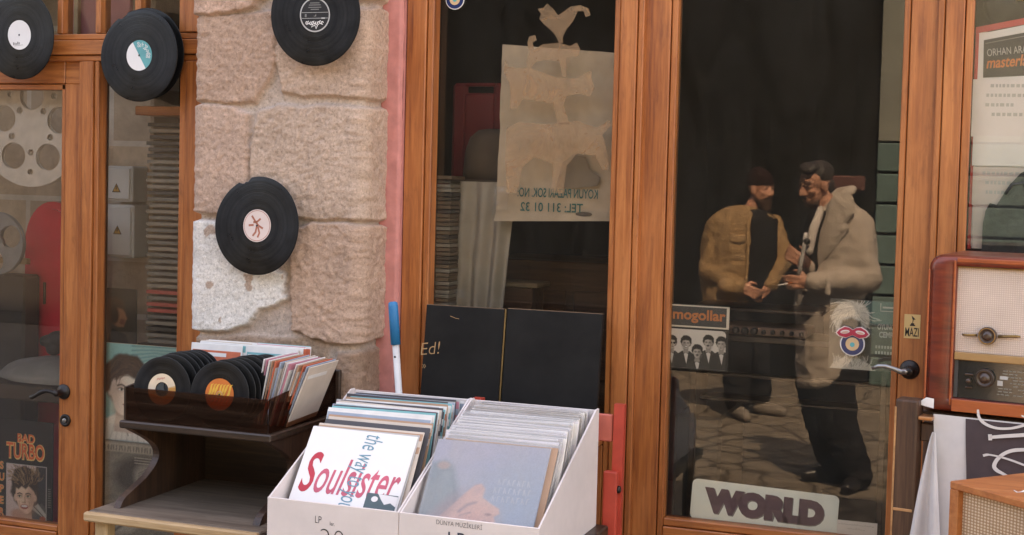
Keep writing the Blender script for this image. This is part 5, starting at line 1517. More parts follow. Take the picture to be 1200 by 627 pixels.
pA, pB = single_proto(PEACH, r1), single_proto(ORANGE, r2)
pC = single_proto(M('blue_grey_label', (.22, .26, .28), .6, .1, 20, 0), lambda lb, fr: None)
def put_single(p, first, x, y, z, lean, turn, label, rl):
    o = p if first else copy_tree(p)
    o.matrix_basis = Matrix.Translation((x, y, z)) @ (face_rot((turn, -math.cos(lean), math.sin(lean))) @ Matrix.Rotation(rl, 3, 'Z')).to_4x4()
    tag(o, label, 'record', 'small records in the rack tray')
rnd = random.Random(5)
zc = RZ + .094
FRONT1 = 'front small record with a half cream, half amber label in the rack tray'
FRONT2 = 'front small record with a flame-orange label in the rack tray'
BK1 = 'small black record behind the amber-labelled one in the left row of the tray'
BK2 = 'small black record behind the orange-labelled one in the right row of the tray'
x1, x2 = P(191, 456, RY0 + .035).x, P(258.5, 461, RY0 + .035).x
put_single(pA, True, x1, RY0 + .030, zc - .002, .10, .02, FRONT1, .2)
put_single(pB, True, x2, RY0 + .030, zc - .002, .10, .02, FRONT2, .0)
put_single(pC, True, x1 + .006, RY0 + .062, zc + .002, .12, .0, BK1, .1)
for i in range(5):
    put_single(pA if i % 3 == 1 else pC, False, x1 + .002 * i + rnd.uniform(-.004, .006), RY0 + .094 + i * .026, zc + rnd.uniform(0, .005), .12, rnd.uniform(-.05, .05), BK1, rnd.random() * 6)
for i in range(7):
    put_single(pC if i % 2 else pB, False, x2 + .007 * i + rnd.uniform(-.004, .006), RY0 + .060 + i * .0255, zc + rnd.uniform(0, .004), .12, rnd.uniform(-.05, .05), BK2, rnd.random() * 6)

# small sleeves: behind the records and leaning at the right end
SLC = [M('sleeve_%s' % n, c, .65, .1, 12, .05) for n, c in (('white', (.72, .69, .66)), ('cream', (.60, .50, .42)), ('rose', (.52, .20, .25)), ('teal', (.15, .40, .42)), ('blue', (.30, .36, .44)), ('vermilion', (.60, .14, .07)), ('grey', (.42, .41, .40)), ('tan', (.42, .25, .16)), ('dark', (.07, .065, .07)))]
sl_cache = {}
def small_sleeve(mats, h=.19, w=.18, th=.0035):
    k = (mats, h)
    if k not in sl_cache:
        a = SLC[mats[0]]; b_ = SLC[mats[1]]
        m = MB(a); m.box((-w / 2, -th / 2, 0), (w / 2, th / 2, h), .0008)
        m.m(b_).box((-w / 2 + .006, -th / 2 - .0004, h * .38), (w / 2 - .004, th / 2 + .0004, h - .02), .0002)
        m.m(SLC[0]).box((-w / 2 + .01, -th / 2 - .0008, h * .80), (w * .2, -th / 2 - .0005, h * .86))
        o = m.build('small_sleeve', None, local=True); sl_cache[k] = o; return o
    o = sl_cache[k].copy(); COL.objects.link(o); return o
kinds = [(0, 5), (5, 0), (1, 5), (3, 0), (0, 2), (0, 3), (4, 0), (2, 0), (1, 7), (0, 4), (5, 1), (0, 0), (3, 1)]
for r_, (cx, y0, n_) in enumerate(((RX0 + .12, RY1 - .115, 10), (RX0 + .30, RY1 - .105, 9))):
    for i in range(n_):
        o = small_sleeve(kinds[(i * 3 + r_ * 5) % len(kinds)])
        o.matrix_basis = Matrix.Translation((cx + rnd.uniform(-.008, .008), y0 + i * .0095, RZ + .001 + rnd.uniform(0, .008))) @ Matrix.Rotation(-.12 + rnd.uniform(-.02, .02), 4, 'X') @ Matrix.Rotation(rnd.uniform(-.03, .03), 4, 'Z')
        tag(o, 'small paper sleeve in the %s back row of the rack tray, top edge showing' % ('left', 'right')[r_], 'record sleeve', 'small sleeves in the rack tray')
for i in range(14):
    k = [(0, 7), (2, 0), (0, 4), (7, 0), (5, 0), (4, 0), (1, 1)][i % 7]
    o = small_sleeve(k)
    lean = .16 + .018 * i
    o.matrix_basis = Matrix.Translation((RX1 - .118 + i * .0086, RY0 + .20 + rnd.uniform(-.01, .01), RZ + .001)) @ Matrix.Rotation(min(lean, .42), 4, 'Y') @ Matrix.Rotation(PI / 2 + rnd.uniform(-.03, .03), 4, 'Z')
    tag(o, 'small sleeve leaning spine-first at the right end of the rack tray', 'record sleeve', 'small sleeves in the rack tray')

# ------------------------------------------------------------------ two white cartons of long-playing records
BXF, BXB, BZ0 = -0.80, -0.31, .692
ZF, ZBK = .797, 1.016
XA, XB_, XC = P(313, 600, BXF).x, P(467, 612, BXF).x, P(632, 617, BXF).x
CART = M('white_carton', (.71, .63, .60), .7, .08, 7, .1)
def carton(x0, x1, label):
    t = thing('record_carton', ((x0 + x1) / 2, BXF, BZ0), label=label, cat='carton', group='white cartons of long-playing records')
    th = .005
    m = MB(CART); m.box((x0, BXF, BZ0), (x1, BXF + th, ZF), .0015); fp_ = m.build('front_panel', t)
    for xx in (x0 + .0004, x1 - th - .0004):
        fr = Fr((xx, 0, 0), (0, 1, 0), (0, 0, 1), (1, 0, 0))
        m = MB(CART); m.prism(fr, [(BXF + th + .0003, BZ0), (BXB, BZ0), (BXB, ZBK), (BXB - .022, ZBK), (BXF + th + .0003, ZF - .001)], 0, th); m.build('side_panel', t)
    m = MB(CART); m.box((x0 + th + .001, BXB - th, BZ0), (x1 - th - .001, BXB, ZBK - .004), .001); m.build('back_panel', t)
    m = MB(CART); m.box((x0 + th + .001, BXF + th + .001, BZ0 + .001), (x1 - th - .001, BXB - th - .001, BZ0 + .005)); m.build('bottom', t)
    return t, Fr((x0, BXF - .0002, BZ0), (1, 0, 0), (0, 0, 1), (0, -1, 0))
PEN = M('marker_ink', (.02, .02, .024), .5, .1, 9, 0); PENB = M('blue_black_marker_ink', (.015, .03, .055), .5, .1, 9, 0)
t1, fr = carton(XA, XB_ - .0008, 'left white carton marked LP ler 20, with a white record sleeve at its front')
m = MB(PEN); u, v = fp(373, 613, fr, BXF); m.text(fr, u, v, 'LP', .019, .0006, bold=-.012, sx=.75, rot=-.02); u, v = fp(389.5, 616, fr, BXF); m.text(fr, u, v, 'ler.', .010, .0006, bold=-.005, sx=.8, rot=-.02)
u, v = fp(389, 644, fr, BXF); m.text(fr, u, v, '20', .054, .0006, bold=-.028, sx=1.0); m.build('handwriting', t1)
t2, fr = carton(XB_ + .0008, XC, 'right white carton marked DÜNYA MÜZİKLERİ LP, packed with pale sleeves')
m = MB(PEN); u, v = fp(538, 617.5, fr, BXF); m.text(fr, u, v, 'DÜNYA MÜZİKLERİ', .0115, .0006, bold=-.012, fit=.122, rot=-.012)
m.m(PENB); u, v = fp(535, 644, fr, BXF); m.text(fr, u, v, 'LP', .044, .0006, bold=-.006, sx=.8); m.build('handwriting', t2)

LPW = .313
def lp(cx, yb, lean, mats, label, draw=None, group=None, plastic=False, zrot=0.0, pic=None, th=.0028, zb=BZ0 + .007):
    R_ = Matrix.Rotation(-lean, 3, 'X') @ Matrix.Rotation(zrot, 3, 'Y')
    ux, uy = R_ @ Vector((1, 0, 0)), R_ @ Vector((0, 0, 1))
    o = Vector((cx, yb, zb)) - ux * LPW / 2
    t = thing('record_sleeve', o + ux * LPW / 2, None, label, 'record sleeve', group)
    fr = Fr(o, ux, uy)
    m = MB(SLC[mats[0]]); m.fbox(fr, 0, LPW, 0, LPW, -th, 0, .0012)
    if len(mats) > 1:
        m.m(SLC[mats[1]]).rect(fr, .002, LPW - .002, LPW * .80, LPW - .006, .0003); m.m(SLC[mats[2]]).rect(fr, .002, LPW - .002, LPW * .86, LPW * .915, .0006)
    m.build('sleeve', t)
    if draw:
        m = MB(SLC[0]); draw(m, fr, LPW); m.build('cover_picture', t)
    if pic: pic().put(fr, .001, LPW - .001, LPW * .22, LPW - .001, .0008, 'cover_photo', t)
    if plastic:
        m = MB(PLASTIC); m.rect(fr, -.003, LPW + .003, .0, LPW + .006, .0022); m.build('plastic_cover', t)
    return t
def dr_soul(m, fr, w):
    PK = M('rose_letter_ink', (.56, .10, .15), .6, .15, 10, 0); BL = M('petrol_letter_ink', (.10, .26, .33), .6, .15, 10, 0)
    m.m(M('warm_white_print', (.75, .73, .71), .6, .04, 6, 0)).rect(fr, .001, w - .001, .001, w - .001, .0004)
    m.m(DRED if False else M('crimson_letter_ink', (.50, .03, .05), .6, .12, 10, 0)).text(fr, w * .105, w * .40, 'S', w * .36, .0009, bold=.015, fit=w * .115, shear=.12)
    m.m(PK).text(fr, w * .56, w * .40, 'oulsister', w * .33, .0009, bold=.008, fit=w * .76, shear=.12)
    m.m(BL).text(fr, w * .50, w * .61, 'the way to your', w * .17, .0013, bold=-.005, rot=-PI / 2 - .10, fit=w * .74)
    m.m(GREYK).rect(fr, w * .70, w * .985, w * .16, w * .45, .0015)
    m.m(M('petrol_print', (.07, .11, .12), .6, .1, 10, 0)).rect(fr, w * .70, w * .985, w * .22, w * .45, .0016)
    m.m(WHITE).tri_poly(fr, [(w * .80, w * .45), (w * .985, w * .44), (w * .985, w * .35), (w * .93, w * .38), (w * .88, w * .36), (w * .84, w * .40)], .0018)
    m.m(LITG).tri_poly(fr, [(w * .70, w * .25), (w * .82, w * .32), (w * .90, w * .28), (w * .80, w * .23), (w * .70, w * .225)], .0018)
    m.m(WHITE).ell(fr, w * .78, w * .40, w * .03, w * .025, .0018)
c1x = (XA + XB_) / 2
G1 = 'long-playing sleeves in the left white carton'
lp(c1x - .010, BXF + .014, math.radians(36), (0,), 'white record sleeve with rose Soulsister lettering at the front of the left carton', dr_soul, G1, zrot=.012)
lp(c1x - .004, BXF + .021, math.radians(35.4), (6,), 'grey-edged sleeve right behind the white front sleeve of the left carton', None, G1)
lp(c1x + .006, BXF + .040, math.radians(33), (1, 7, 1), 'brown-edged sleeve second behind the white front sleeve of the left carton', None, G1)
lp(c1x + .014, BXF + .075, math.radians(30), (8,), 'dark sleeve standing between the white front sleeve and the teal one', None, G1)
lp(c1x + .015, BXF + .110, math.radians(26), (7, 1, 7), 'tan sleeve right before the teal-banded one in the left carton', None, G1)
lp(c1x + .004, BXF + .150, math.radians(21), (0, 4, 3), 'sleeve with a bright teal band along its top in the left carton', None, G1)
K1 = [(0, 1, 2), (3, 0, 3), (8,), (2, 1, 0), (0, 3, 4), (4, 0, 1), (1, 1, 7), (8, 6, 0), (6, 2, 4), (3, 8, 0), (0, 4, 0), (7, 0, 5), (0, 1, 2)]
rnd = random.Random(9)
for i in range(24):
    lp(c1x + rnd.uniform(-.010, .014), BXF + .166 + i * .0108, math.radians(20 - i * .48), K1[i % 13], 'record sleeve packed behind the teal-banded one in the left carton, only its edge showing', None, G1, zrot=rnd.uniform(-.012, .012), zb=BZ0 + .007 + rnd.uniform(0, .012))
def dr_dusk(m, fr, w):
    m.m(M('soft_blue_letter_ink', (.62, .64, .68), .6, .1, 9, 0))
    for r_, (n_, x_) in enumerate(((7, .62), (8, .60), (8, .60))):
        for k in range(n_):
            u, v = w * (x_ + .042 * k), w * (.64 - .075 * r_)
            m.stroke(fr, [(u, v), (u + .001, v + .016)], .003, .0012); m.stroke(fr, [(u, v + .015), (u + .007, v + (.015 if k % 2 else .0))], .0026, .0013)
def pc_dusk():
    p = Pic(150, 1.0, (.55, .57, .61), 9)
    p.e(.5, 1.0, .9, .45, (.60, .55, .61), 1.4, 0, .9); p.e(.85, .45, .35, .4, (.42, .50, .60), 1.4, 0, .8)
    p.poly([(0, 0), (.42, 0), (.34, .25), (.27, .50), (.20, .70), (.12, .76), (0, .72)], (.36, .41, .43), .06)
    for i in range(6): p.line([(.10 + .04 * i, .02), (.14 + .02 * i, .40), (.13 + .01 * i, .62)], .025, (.43, .47, .48), .03, .5)
    p.e(.11, .70, .055, .045, (.62, .46, .40), .6)
    PE = (.86, .59, .50)
    p.poly([(.16, 0), (.18, .12), (.28, .28), (.37, .43), (.43, .51), (.48, .53), (.52, .48), (.52, .38), (.60, .32), (.68, .275), (.695, .22), (.65, .18), (.67, .13), (.65, .10), (.69, .04), (.67, 0)], PE, .02)
    p.e(.20, .18, .07, .26, (.52, .36, .36), 1.2, -.5, .6); p.e(.46, .46, .05, .06, (.70, .50, .46), 1.2, 0, .6); p.e(.50, .12, .15, .14, (.80, .48, .40), 1.3, 0, .5); p.line([(.34, .20), (.40, .28), (.47, .32)], .025, (.42, .32, .34), .03, .8); p.line([(.36, .16), (.44, .20)], .014, (.50, .36, .36), .02, .7); p.line([(.56, .115), (.63, .12)], .014, (.50, .24, .22), .012); p.e(.60, .20, .03, .015, (.50, .32, .30), 1)
    return p.grain(.10)
c2x = (XB_ + XC) / 2
G2 = 'long-playing sleeves in the right white carton'
lp(c2x - .008, BXF + .014, math.radians(36), (4,), 'dusky blue record sleeve with a pale peach profile at the front of the right carton', dr_dusk, G2, plastic=True, zrot=-.006, pic=pc_dusk)
lp(c2x + .008, BXF + .024, math.radians(35.2), (7,), 'tan-edged sleeve right behind the dusky blue one in the right carton', None, G2)
SLC += [M('sleeve_%s' % n, c, .55, .06, 12, .05) for n, c in (('frost', (.69, .64, .60)), ('lilac_white', (.65, .59, .58)), ('pearl', (.74, .68, .62)))]
for i in range(32):
    a = (9 + i % 3, 9 + (i + 1) % 3, 9 + (i * 2) % 3)
    lp(c2x + rnd.uniform(-.008, .012), BXF + .046 + i * .0118, math.radians(34 - i * .81), a, 'pale sleeve in clear plastic packed in the right carton, top edge showing', None, G2, plastic=(i % 2 == 0), zrot=rnd.uniform(-.012, .012), zb=BZ0 + .007 + rnd.uniform(0, .004))
lp(c2x + .002, BXF + .435, math.radians(7.5), (8,), 'dark sleeve at the very back of the right carton', None, G2)

# the table under the cartons
t = thing('trestle_table', ((XA + XC) / 2, -.84, 0), label='dark wooden table carrying the two white cartons', cat='table')
m = MB(WDX); m.box((XA - .03, BXF - .0, BZ0 - .032), (XC + .03, BXB + .02, BZ0 - .0008), .004); m.build('tabletop', t)
for x_ in (XA, XC - .03):
    for y_ in (BXF + .02, BXB - .03):
        m = MB(WDZ); m.box((x_, y_, 0), (x_ + .035, y_ + .035, BZ0 - .033), .003); m.build('leg', t)

# ------------------------------------------------------------------ red folding chair pushed under the table
YCH = -.245
REDW = M('red_painted_wood', (.50, .055, .032), .5, .18, 14, .15)
xl, xr = P(558, 470, YCH).x, P(724, 480, YCH).x
ztop = P(724, 474, YCH).z
t = thing('folding_chair', ((xl + xr) / 2, YCH, 0), label='red wooden folding chair standing behind the right white carton', cat='chair')
for x_ in (xl, xr):
    z_ = ztop if x_ == xr else P(560, 466.5, YCH).z
    m = MB(REDW); m.add([(x_ - .015, YCH, .55), (x_ + .015, YCH, .55), (x_ + .019, YCH, z_), (x_ - .011, YCH, z_), (x_ - .015, YCH + .022, .55), (x_ + .015, YCH + .022, .55), (x_ + .019, YCH + .022, z_), (x_ - .011, YCH + .022, z_)], [(0, 1, 2, 3), (7, 6, 5, 4), (0, 4, 5, 1), (1, 5, 6, 2), (2, 6, 7, 3), (3, 7, 4, 0)])
    m.build('back_post', t)
    zz_ = P(720, 554, YCH - .03).z
    m = MB(REDW); m.box((x_ - .030, YCH - .026, .02), (x_ + .010, YCH - .001, zz_), .003); m.build('leg', t)
    m = MB(IRON); m.lathe(Fr((x_ + .0105, YCH - .012, zz_ - .05), (0, 1, 0), (0, 0, 1), (1, 0, 0)), [(.011, 0), (.010, .006), (.005, .008)], 14); m.build('bolt', t)
    m = MB(REDW); m.tube([(x_ + .022, YCH - .30, .02), (x_ + .022, YCH + .01, .50)], .014, 8); m.build('leg', t)
za, zb_ = P(712, 486, YCH).z, P(712, 518, YCH).z
m = MB(M('faded_red_slat', (.56, .13, .09), .5, .15, 14, .1)); m.box((xl + .016, YCH + .003, zb_), (xr - .0155, YCH + .018, za), .003); m.build('back_slat', t)
for i in range(5):
    m = MB(REDW); m.box((xl + .03, YCH - .34 + i * .066, .452), (xr - .03, YCH - .285 + i * .066, .468), .003); m.build('seat_slat', t)

# ------------------------------------------------------------------ two black boards on the window ledge
BKB = M('black_painted_board', (.0125, .0115, .0105), .75, .4, 6, .05, spec=.2)
def board(tl, tr, bl, br, label, writing=False, Yt=-.070, Yb=-.115):
    a, b_, c, e = P(*tl, Yt), P(*tr, Yt), P(*bl, Yb), P(*br, Yb)
    x0, x1 = a.x, b_.x
    zt = (a.z + b_.z) / 2
    zb = zsl + .001
    o = Vector((x0, Yb, zb)); up = Vector((0, Yt - Yb, zt - zb))
    fr = Fr(o, (1, 0, 0), up); h = up.length
    t = thing('black_board', ((x0 + x1) / 2, Yb, zb), label=label, cat='board', group='black boards on the window ledge')
    m = MB(BKB); m.fbox(fr, 0, x1 - x0, 0, h, -.018, 0, .0015); m.build('panel', t)
    m = MB(M('raw_wood_edge', (.20, .12, .07), .7, .25, 30, .1)); m.fbox(fr, .001, x1 - x0 - .001, h + .0002, h + .002, -.017, -.001); m.build('top_edge', t)
    if writing:
        m = MB(M('scratched_tan_ink', (.42, .24, .11), .7))
        u, v = fp(493, 416, fr, Yb); m.text(fr, .022, h * .58, 'Ed!', .038, .0006, bold=-.012, shear=.2, rot=.14); m.text(fr, .006, h * .46, '»', .02, .0006, bold=-.01)
        m.stroke(fr, [(.08, h - .03), (.10, h - .036), (.11, h - .037)], .0014, .0006); m.build('scratched_writing', t)
    return t, fr, x1 - x0, h
board((500, 357.5), (591, 362), (490, 470), (590, 470), 'left black board with scratched tan writing on the display window ledge', True)
t, fr, w_, h_ = board((594.5, 362), (706, 368), (590, 470), (703, 470), 'right black board, plain, on the display window ledge', False)
m = MB(BRASS)
m.fbox(fr, -.0085, -.0035, 0, h_ - .002, -.012, -.002, .0008); m.build('hinge_strip', t)

# ------------------------------------------------------------------ pole with a blue grip
pa, pb = P(460.5, 355, -.20), P(467.5, 462, -.215)
dv = (pb - pa).normalized(); pend = pa + dv * ((pa.z - .012) / -dv.z)
t = thing('broom_pole', pend, label='white pole with a bright blue grip leaning against the pink plaster', cat='pole')
gl = (P(463, 404, -.206) - pa).length
m = MB(M('bright_blue_plastic', (.0, .17, .38), .5, .06, 20, .05)); m.tube([pa - dv * .004, pa, pa + dv * .01, pa + dv * gl], [.008, .0135, .0145, .0145], 16); m.build('grip', t)
m = MB(M('white_painted_tube', (.62, .60, .58), .4, .06, 20, .03)); m.tube([pa + dv * (gl + .0005), pend], .0105, 14); m.build('tube', t)
m = MB(BLACK); q = pa + dv * (gl + .035); m.tube([q + Vector((0, -.0095, 0)), q + Vector((0, -.0112, 0))], .0032, 8); m.build('rivet', t)

# ------------------------------------------------------------------ radio on its stand
class PF(Fr):
    def px(s, x, y, d=0.0):
        r = ray(x, y); o = s.o + s.n * d
        t = (o - CAM).dot(s.n) / r.dot(s.n); p = CAM + r * t - s.o
        return p.dot(s.ux), p.dot(s.uy)
ra = math.radians(-9)
rux = Vector((math.cos(ra), math.sin(ra), 0)); rn = Vector((math.sin(ra), -math.cos(ra), 0))
ro = P(1081, 480, -.42)
fr = PF(ro, rux, (0, 0, 1), rn)
RWd = .62; RHt = fr.px(1100, 298)[1]; RD = .27
t = thing('table_radio', ro, None, 'glossy walnut valve radio with cream grille cloth on the stand beside the shop door', 'radio')
WAL = wood('glossy_walnut', (.045, .006, .003), (.15, .018, .007), (.25, .040, .013), 'x', rough=.32, freq=16, coat=.25, wear=.1, bmp=.03)
WALE = wood('orange_walnut_edge', (.27, .045, .011), (.36, .07, .018), (.44, .11, .03), 'x', rough=.3, freq=20, coat=.25, wear=.1, bmp=.03)
def rrect(x0, x1, y0, y1, r, n=7):
    pts = []
    for cx, cy, a0 in ((x1 - r, y0 + r * .5, -PI / 2), (x1 - r, y1 - r, 0), (x0 + r, y1 - r, PI / 2), (x0 + r, y0 + r * .5, PI)):
        rr_ = r if cy > (y0 + y1) / 2 else r * .5
        cx = (x1 - rr_) if cx > (x0 + x1) / 2 else (x0 + rr_)
        for i in range(n + 1):
            a = a0 + PI / 2 * i / n; pts.append((cx + rr_ * math.cos(a), cy + rr_ * math.sin(a)))
    return pts
CK = fr.px(1119, 400)[0]
m = MB(WAL); m.prism(fr, rrect(0, RWd, 0, RHt, .034), -RD, -.022)
bm_pts = rrect(0, RWd, 0, RHt, .034); inner = rrect(CK, RWd - CK, fr.px(1130, 467)[1], fr.px(1130, 312)[1], .004)
def ringface(outer, inner_, d0, d1, mat_):
    """a front frame with depth: outer edge at d0, swelling to d1"""
    n = len(outer)
    vs, fs = [], []
    for k, (a, d) in enumerate(((0, d0), (.10, d0 + (d1 - d0) * .75), (.28, d1), (.75, d1 - .001), (.97, d1 - .004), (1.0, d1 - .012), (1.0, d0 - .004))):
        for i in range(n):
            u = outer[i][0] + (inner_[i][0] - outer[i][0]) * a; v = outer[i][1] + (inner_[i][1] - outer[i][1]) * a
            vs.append(fr(u, v, d))
    for k in range(6):
        for i in range(n):
            j = (i + 1) % n; fs.append((k * n + i, k * n + j, (k + 1) * n + j, (k + 1) * n + i))
    return vs, fs
vs, fs = ringface(bm_pts, inner, -.0219, .012, WAL)
m.m(WAL).add(vs, fs, True)
case = m.build('case', t)
m = MB(WALE)
m.fbox(fr, CK + .0005, RWd - CK - .0005, .006, fr.px(1130, 467)[1] - .001, .0125, .017, .002, 2)
m.fbox(fr, .004, .0085, .02, RHt - .036, .0085, .0135, .0015); m.fbox(fr, CK - .006, CK - .001, .02, RHt - .012, .0125, .0150, .0012); m.fbox(fr, CK + .001, RWd - CK, RHt - .016, RHt - .005, .0105, .0150, .002, 2); m.build('edge_moulding', t)
gv0, gv1 = fr.px(1130, 412.5)[1], fr.px(1130, 312)[1]
def cloth_mat(name, c1_, c2_, s1):
    m, nt, b = nodes(name)
    v = coords(nt)
    w1 = nt.nodes.new('ShaderNodeTexWave'); w1.bands_direction = 'X'; w1.inputs['Scale'].default_value = s1; w1.inputs['Distortion'].default_value = .4
    w2 = nt.nodes.new('ShaderNodeTexWave'); w2.bands_direction = 'Z'; w2.inputs['Scale'].default_value = s1; w2.inputs['Distortion'].default_value = .4
    lnk(nt, v, w1.inputs[0]); lnk(nt, v, w2.inputs[0])
    mx = nt.nodes.new('ShaderNodeMath'); mx.operation = 'MULTIPLY'; lnk(nt, w1.outputs[1], mx.inputs[0]); lnk(nt, w2.outputs[1], mx.inputs[1])
    c = ramp(nt, mx.outputs[0], [(0.0, c1_), (.6, c2_)])
    n = noise_node(nt, 9, v, 5, .6); r = ramp(nt, n.outputs[0], [(.3, (.85,) * 3), (.7, (1.05,) * 3)])
    mu = nt.nodes.new('ShaderNodeMixRGB'); mu.blend_type = 'MULTIPLY'; mu.inputs[0].default_value = 1
    lnk(nt, c, mu.inputs[1]); lnk(nt, r, mu.inputs[2]); lnk(nt, mu.outputs[0], b.inputs['Base Color']); setv(b, Roughness=.9, Specular_IOR_Level=.1)
    bump(nt, b, mx.outputs[0], .4, .002); return m
m = MB(cloth_mat('cream_grille_cloth', (.56, .43, .36), (.70, .57, .49), 62)); m.rect(fr, CK - .001, RWd - CK + .001, gv0, gv1, -.004); m.build('grille_cloth', t)
m = MB(BRASS); m.fbox(fr, CK, RWd - CK, gv1 - .0035, gv1 - .0002, -.0035, .004, .0008); m.build('grille_trim', t)
dv0, dv1 = fr.px(1130, 467)[1] + .0005, fr.px(1130, 422)[1]
m = MB(M('ochre_painted_strip', (.36, .20, .08), .45, .1, 30, .05)); m.fbox(fr, CK, RWd - CK, dv1 + .0003, gv0 - .0003, -.004, .006, .002); m.build('dial_strip', t)
m = MB(M('dark_dial_glass', (.012, .016, .017), .12, .2, 8, 0, coat=.5)); m.fbox(fr, CK, RWd - CK, dv0, dv1, -.006, -.003)
m.m(GREYK).fbox(fr, CK + .001, CK + .010, dv0 + .001, dv1 - .001, -.0025, -.001)
DIALT = M('dial_print', (.22, .21, .18), .5, .1, 9, 0)
u0, v0 = fr.px(1171, 462); u1, v1 = fr.px(1171, 428)
rnd = random.Random(3)
for r_ in range(9):
    u = fr.px(1166, 460)[0] + r_ * .0016 + .004; vv = v0 + r_ * .0072 - .002
    while u < RWd - CK - .03:
        w_ = rnd.uniform(.004, .012)
        if rnd.random() < .8: m.m(DIALT).rect(fr, u, u + w_, vv, vv + .0022, -.0022)
        u += w_ + .003
m.m(LITG).rect(fr, *[fr.px(1168.5, 448)[0], fr.px(1175, 448)[0]], fr.px(1168, 452)[1], fr.px(1168, 446)[1], -.002); m.rect(fr, fr.px(1171.5, 443)[0], fr.px(1181, 443)[0], fr.px(1175, 445)[1], fr.px(1175, 441)[1], -.002)
m.build('dial', t)
def knob(u, v, R, nm, col_mat, ring=None):
    k = MB(col_mat); f = Fr(fr(u, v, -.0025), fr.ux, fr.uy, fr.n)
    k.lathe(f, [(R, 0), (R, .010), (R * .93, .014), (R * .7, .015), (R * .66, .012), (R * .5, .012), (R * .45, .016), (R * .2, .0175)], 32)
    if ring: k.m(ring).ring(f, 0, 0, R * .92, R * .92, R * .1, .0150, 32)
    return k.build(nm, t)
KBR = M('brown_bakelite', (.055, .028, .018), .3, .2, 20, .03, coat=.3)
u, v = fr.px(1154.5, 443); knob(u, v, .0225, 'knob', KBR, IRON)
u2, v2 = fr.px(1135.5, 446); m = MB(KBR); f = Fr(fr(u2, v2, -.0025), fr.ux, fr.uy, fr.n); m.lathe(f, [(.006, 0), (.006, .012), (.004, .014)], 16); m.fbox(f, -.010, .010, .013, .017, 0, .006, .001); m.fbox(f, -.008, .008, -.018, -.0145, 0, .006, .001); m.build('tone_key', t)
u, v = fr.px(1157.5, 393.5); knob(u, v, .0215, 'knob', KBR, BRASS)
m = MB(BRASS); ua, va = fr.px(1128, 392); ub, vb = fr.px(1196, 394.5)
m.tube([fr(ua, va, .002), fr(ua + .012, va, .003), fr(u - .024, v, .003)], [.0022, .0032, .0030], 8); m.tube([fr(u + .024, v, .003), fr(ub - .012, vb, .003), fr(ub, vb, .002)], [.0036, .0036, .0022], 8); m.build('pointer', t)

# stand under the radio
t = thing('wooden_stand', (ro.x, ro.y, 0), None, 'worn dark wooden stand with square posts carrying the walnut radio', 'stand')
WOLD = wood('worn_old_timber', (.022, .009, .005), (.06, .024, .012), (.12, .055, .028), 'z', rough=.55, wear=.2)
SF = PF(ro + rn * .045, rux, (0, 0, 1), rn)
p0, p1 = SF.px(1046, 560)[0], SF.px(1073, 560)[0]
pz = SF.px(1060, 468)[1]
m = MB(WOLD); m.fbox(SF, p0, p1, -ro.z, pz, -.055, 0, .006, 2); 
m.m(M('bare_wood_edge', (.46, .22, .09), .6, .3, 40, .1)).fbox(SF, p0 - .0012, p0 + .0035, -ro.z + .3, pz - .02, -.020, .0012, .001)
zq = SF.px(1060, 598)[1]; m.fbox(SF, p0 + .004, p1 - .006, zq - .003, zq + .004, -.01, .0011, .0008)
m.build('post', t)
m = MB(WOLD); m.fbox(SF, p0 + .62, p0 + .67, -ro.z, -.03, -.055, 0, .006); m.build('post', t)
for q in (p0 + .005, p0 + .62):
    m = MB(WOLD); m.fbox(SF, q, q + .05, -ro.z, -.03, -.34, -.29, .006); m.build('post', t)
m = MB(WOLD); m.fbox(SF, p1 - .03, p0 + .70, -.028, -.002, -.345, -.058, .004); m.build('top', t)
m = MB(WOLD); m.fbox(SF, p1 + .0005, p0 + .619, -.075, -.030, -.050, -.028, .003); m.build('rail', t)
m = MB(M('polished_copper_strip', (.55, .26, .12), .3, .1, 9, 0, metal=.8)); m.fbox(SF, p1 + .001, p1 + .034, -.019, -.009, -.045, .004, .003, 2); m.build('metal_strip', t)
m = MB(WHITE)
q = SF.px(1078, 466); m.tri_poly(SF, [(p1 - .012, pz - .012), (p1 + .030, pz - .020), (p1 + .030, pz + .004), (p1 + .012, pz + .006)], -.03); m.build('folded_paper', None, 'small folded white paper stuck between the radio and the stand post', 'paper')
# cloth banner hanging from the stand
BF = PF(ro + rn * .020, rux, (0, 0, 1), rn)
t = thing('cloth_banner', BF(.1, -.08, 0), None, 'hanging white-bordered dark brown banner with big pale script letters below the radio', 'banner')
BCL = M('soft_white_cloth', (.60, .55, .53), .9, .07, 14, .2)
ul, ur = BF.px(1093, 520)[0], .60
top, bot = -.004, -.60
def bfn(u, v):
    k = noise.noise(Vector((u * 5, v * 3, 2))) * .006 + .003 * noise.noise(Vector((u * 12, v * 9, 2)))
    return BF(ul + (ur - ul) * u + .03 * (1 - v), bot + (top - bot) * v, k + .004)
m = MB(BCL); m.sheet(bfn, 40, 40)
m.build('cloth', t)
uu0 = (BF.px(1132.5, 484)[0] - ul) / (ur - ul)
DBR = M('dark_brown_banner_print', (.062, .040, .042), .85, .18, 12, .1)
m = MB(DBR); m.sheet(lambda u, v: bfn(uu0 + (.99 - uu0) * u, v * .985 + .01) + rn * .0035, 40, 40); m.build('printed_field', t)
m = MB(M('pale_script_print', (.62, .56, .53), .85, .06, 14, 0))
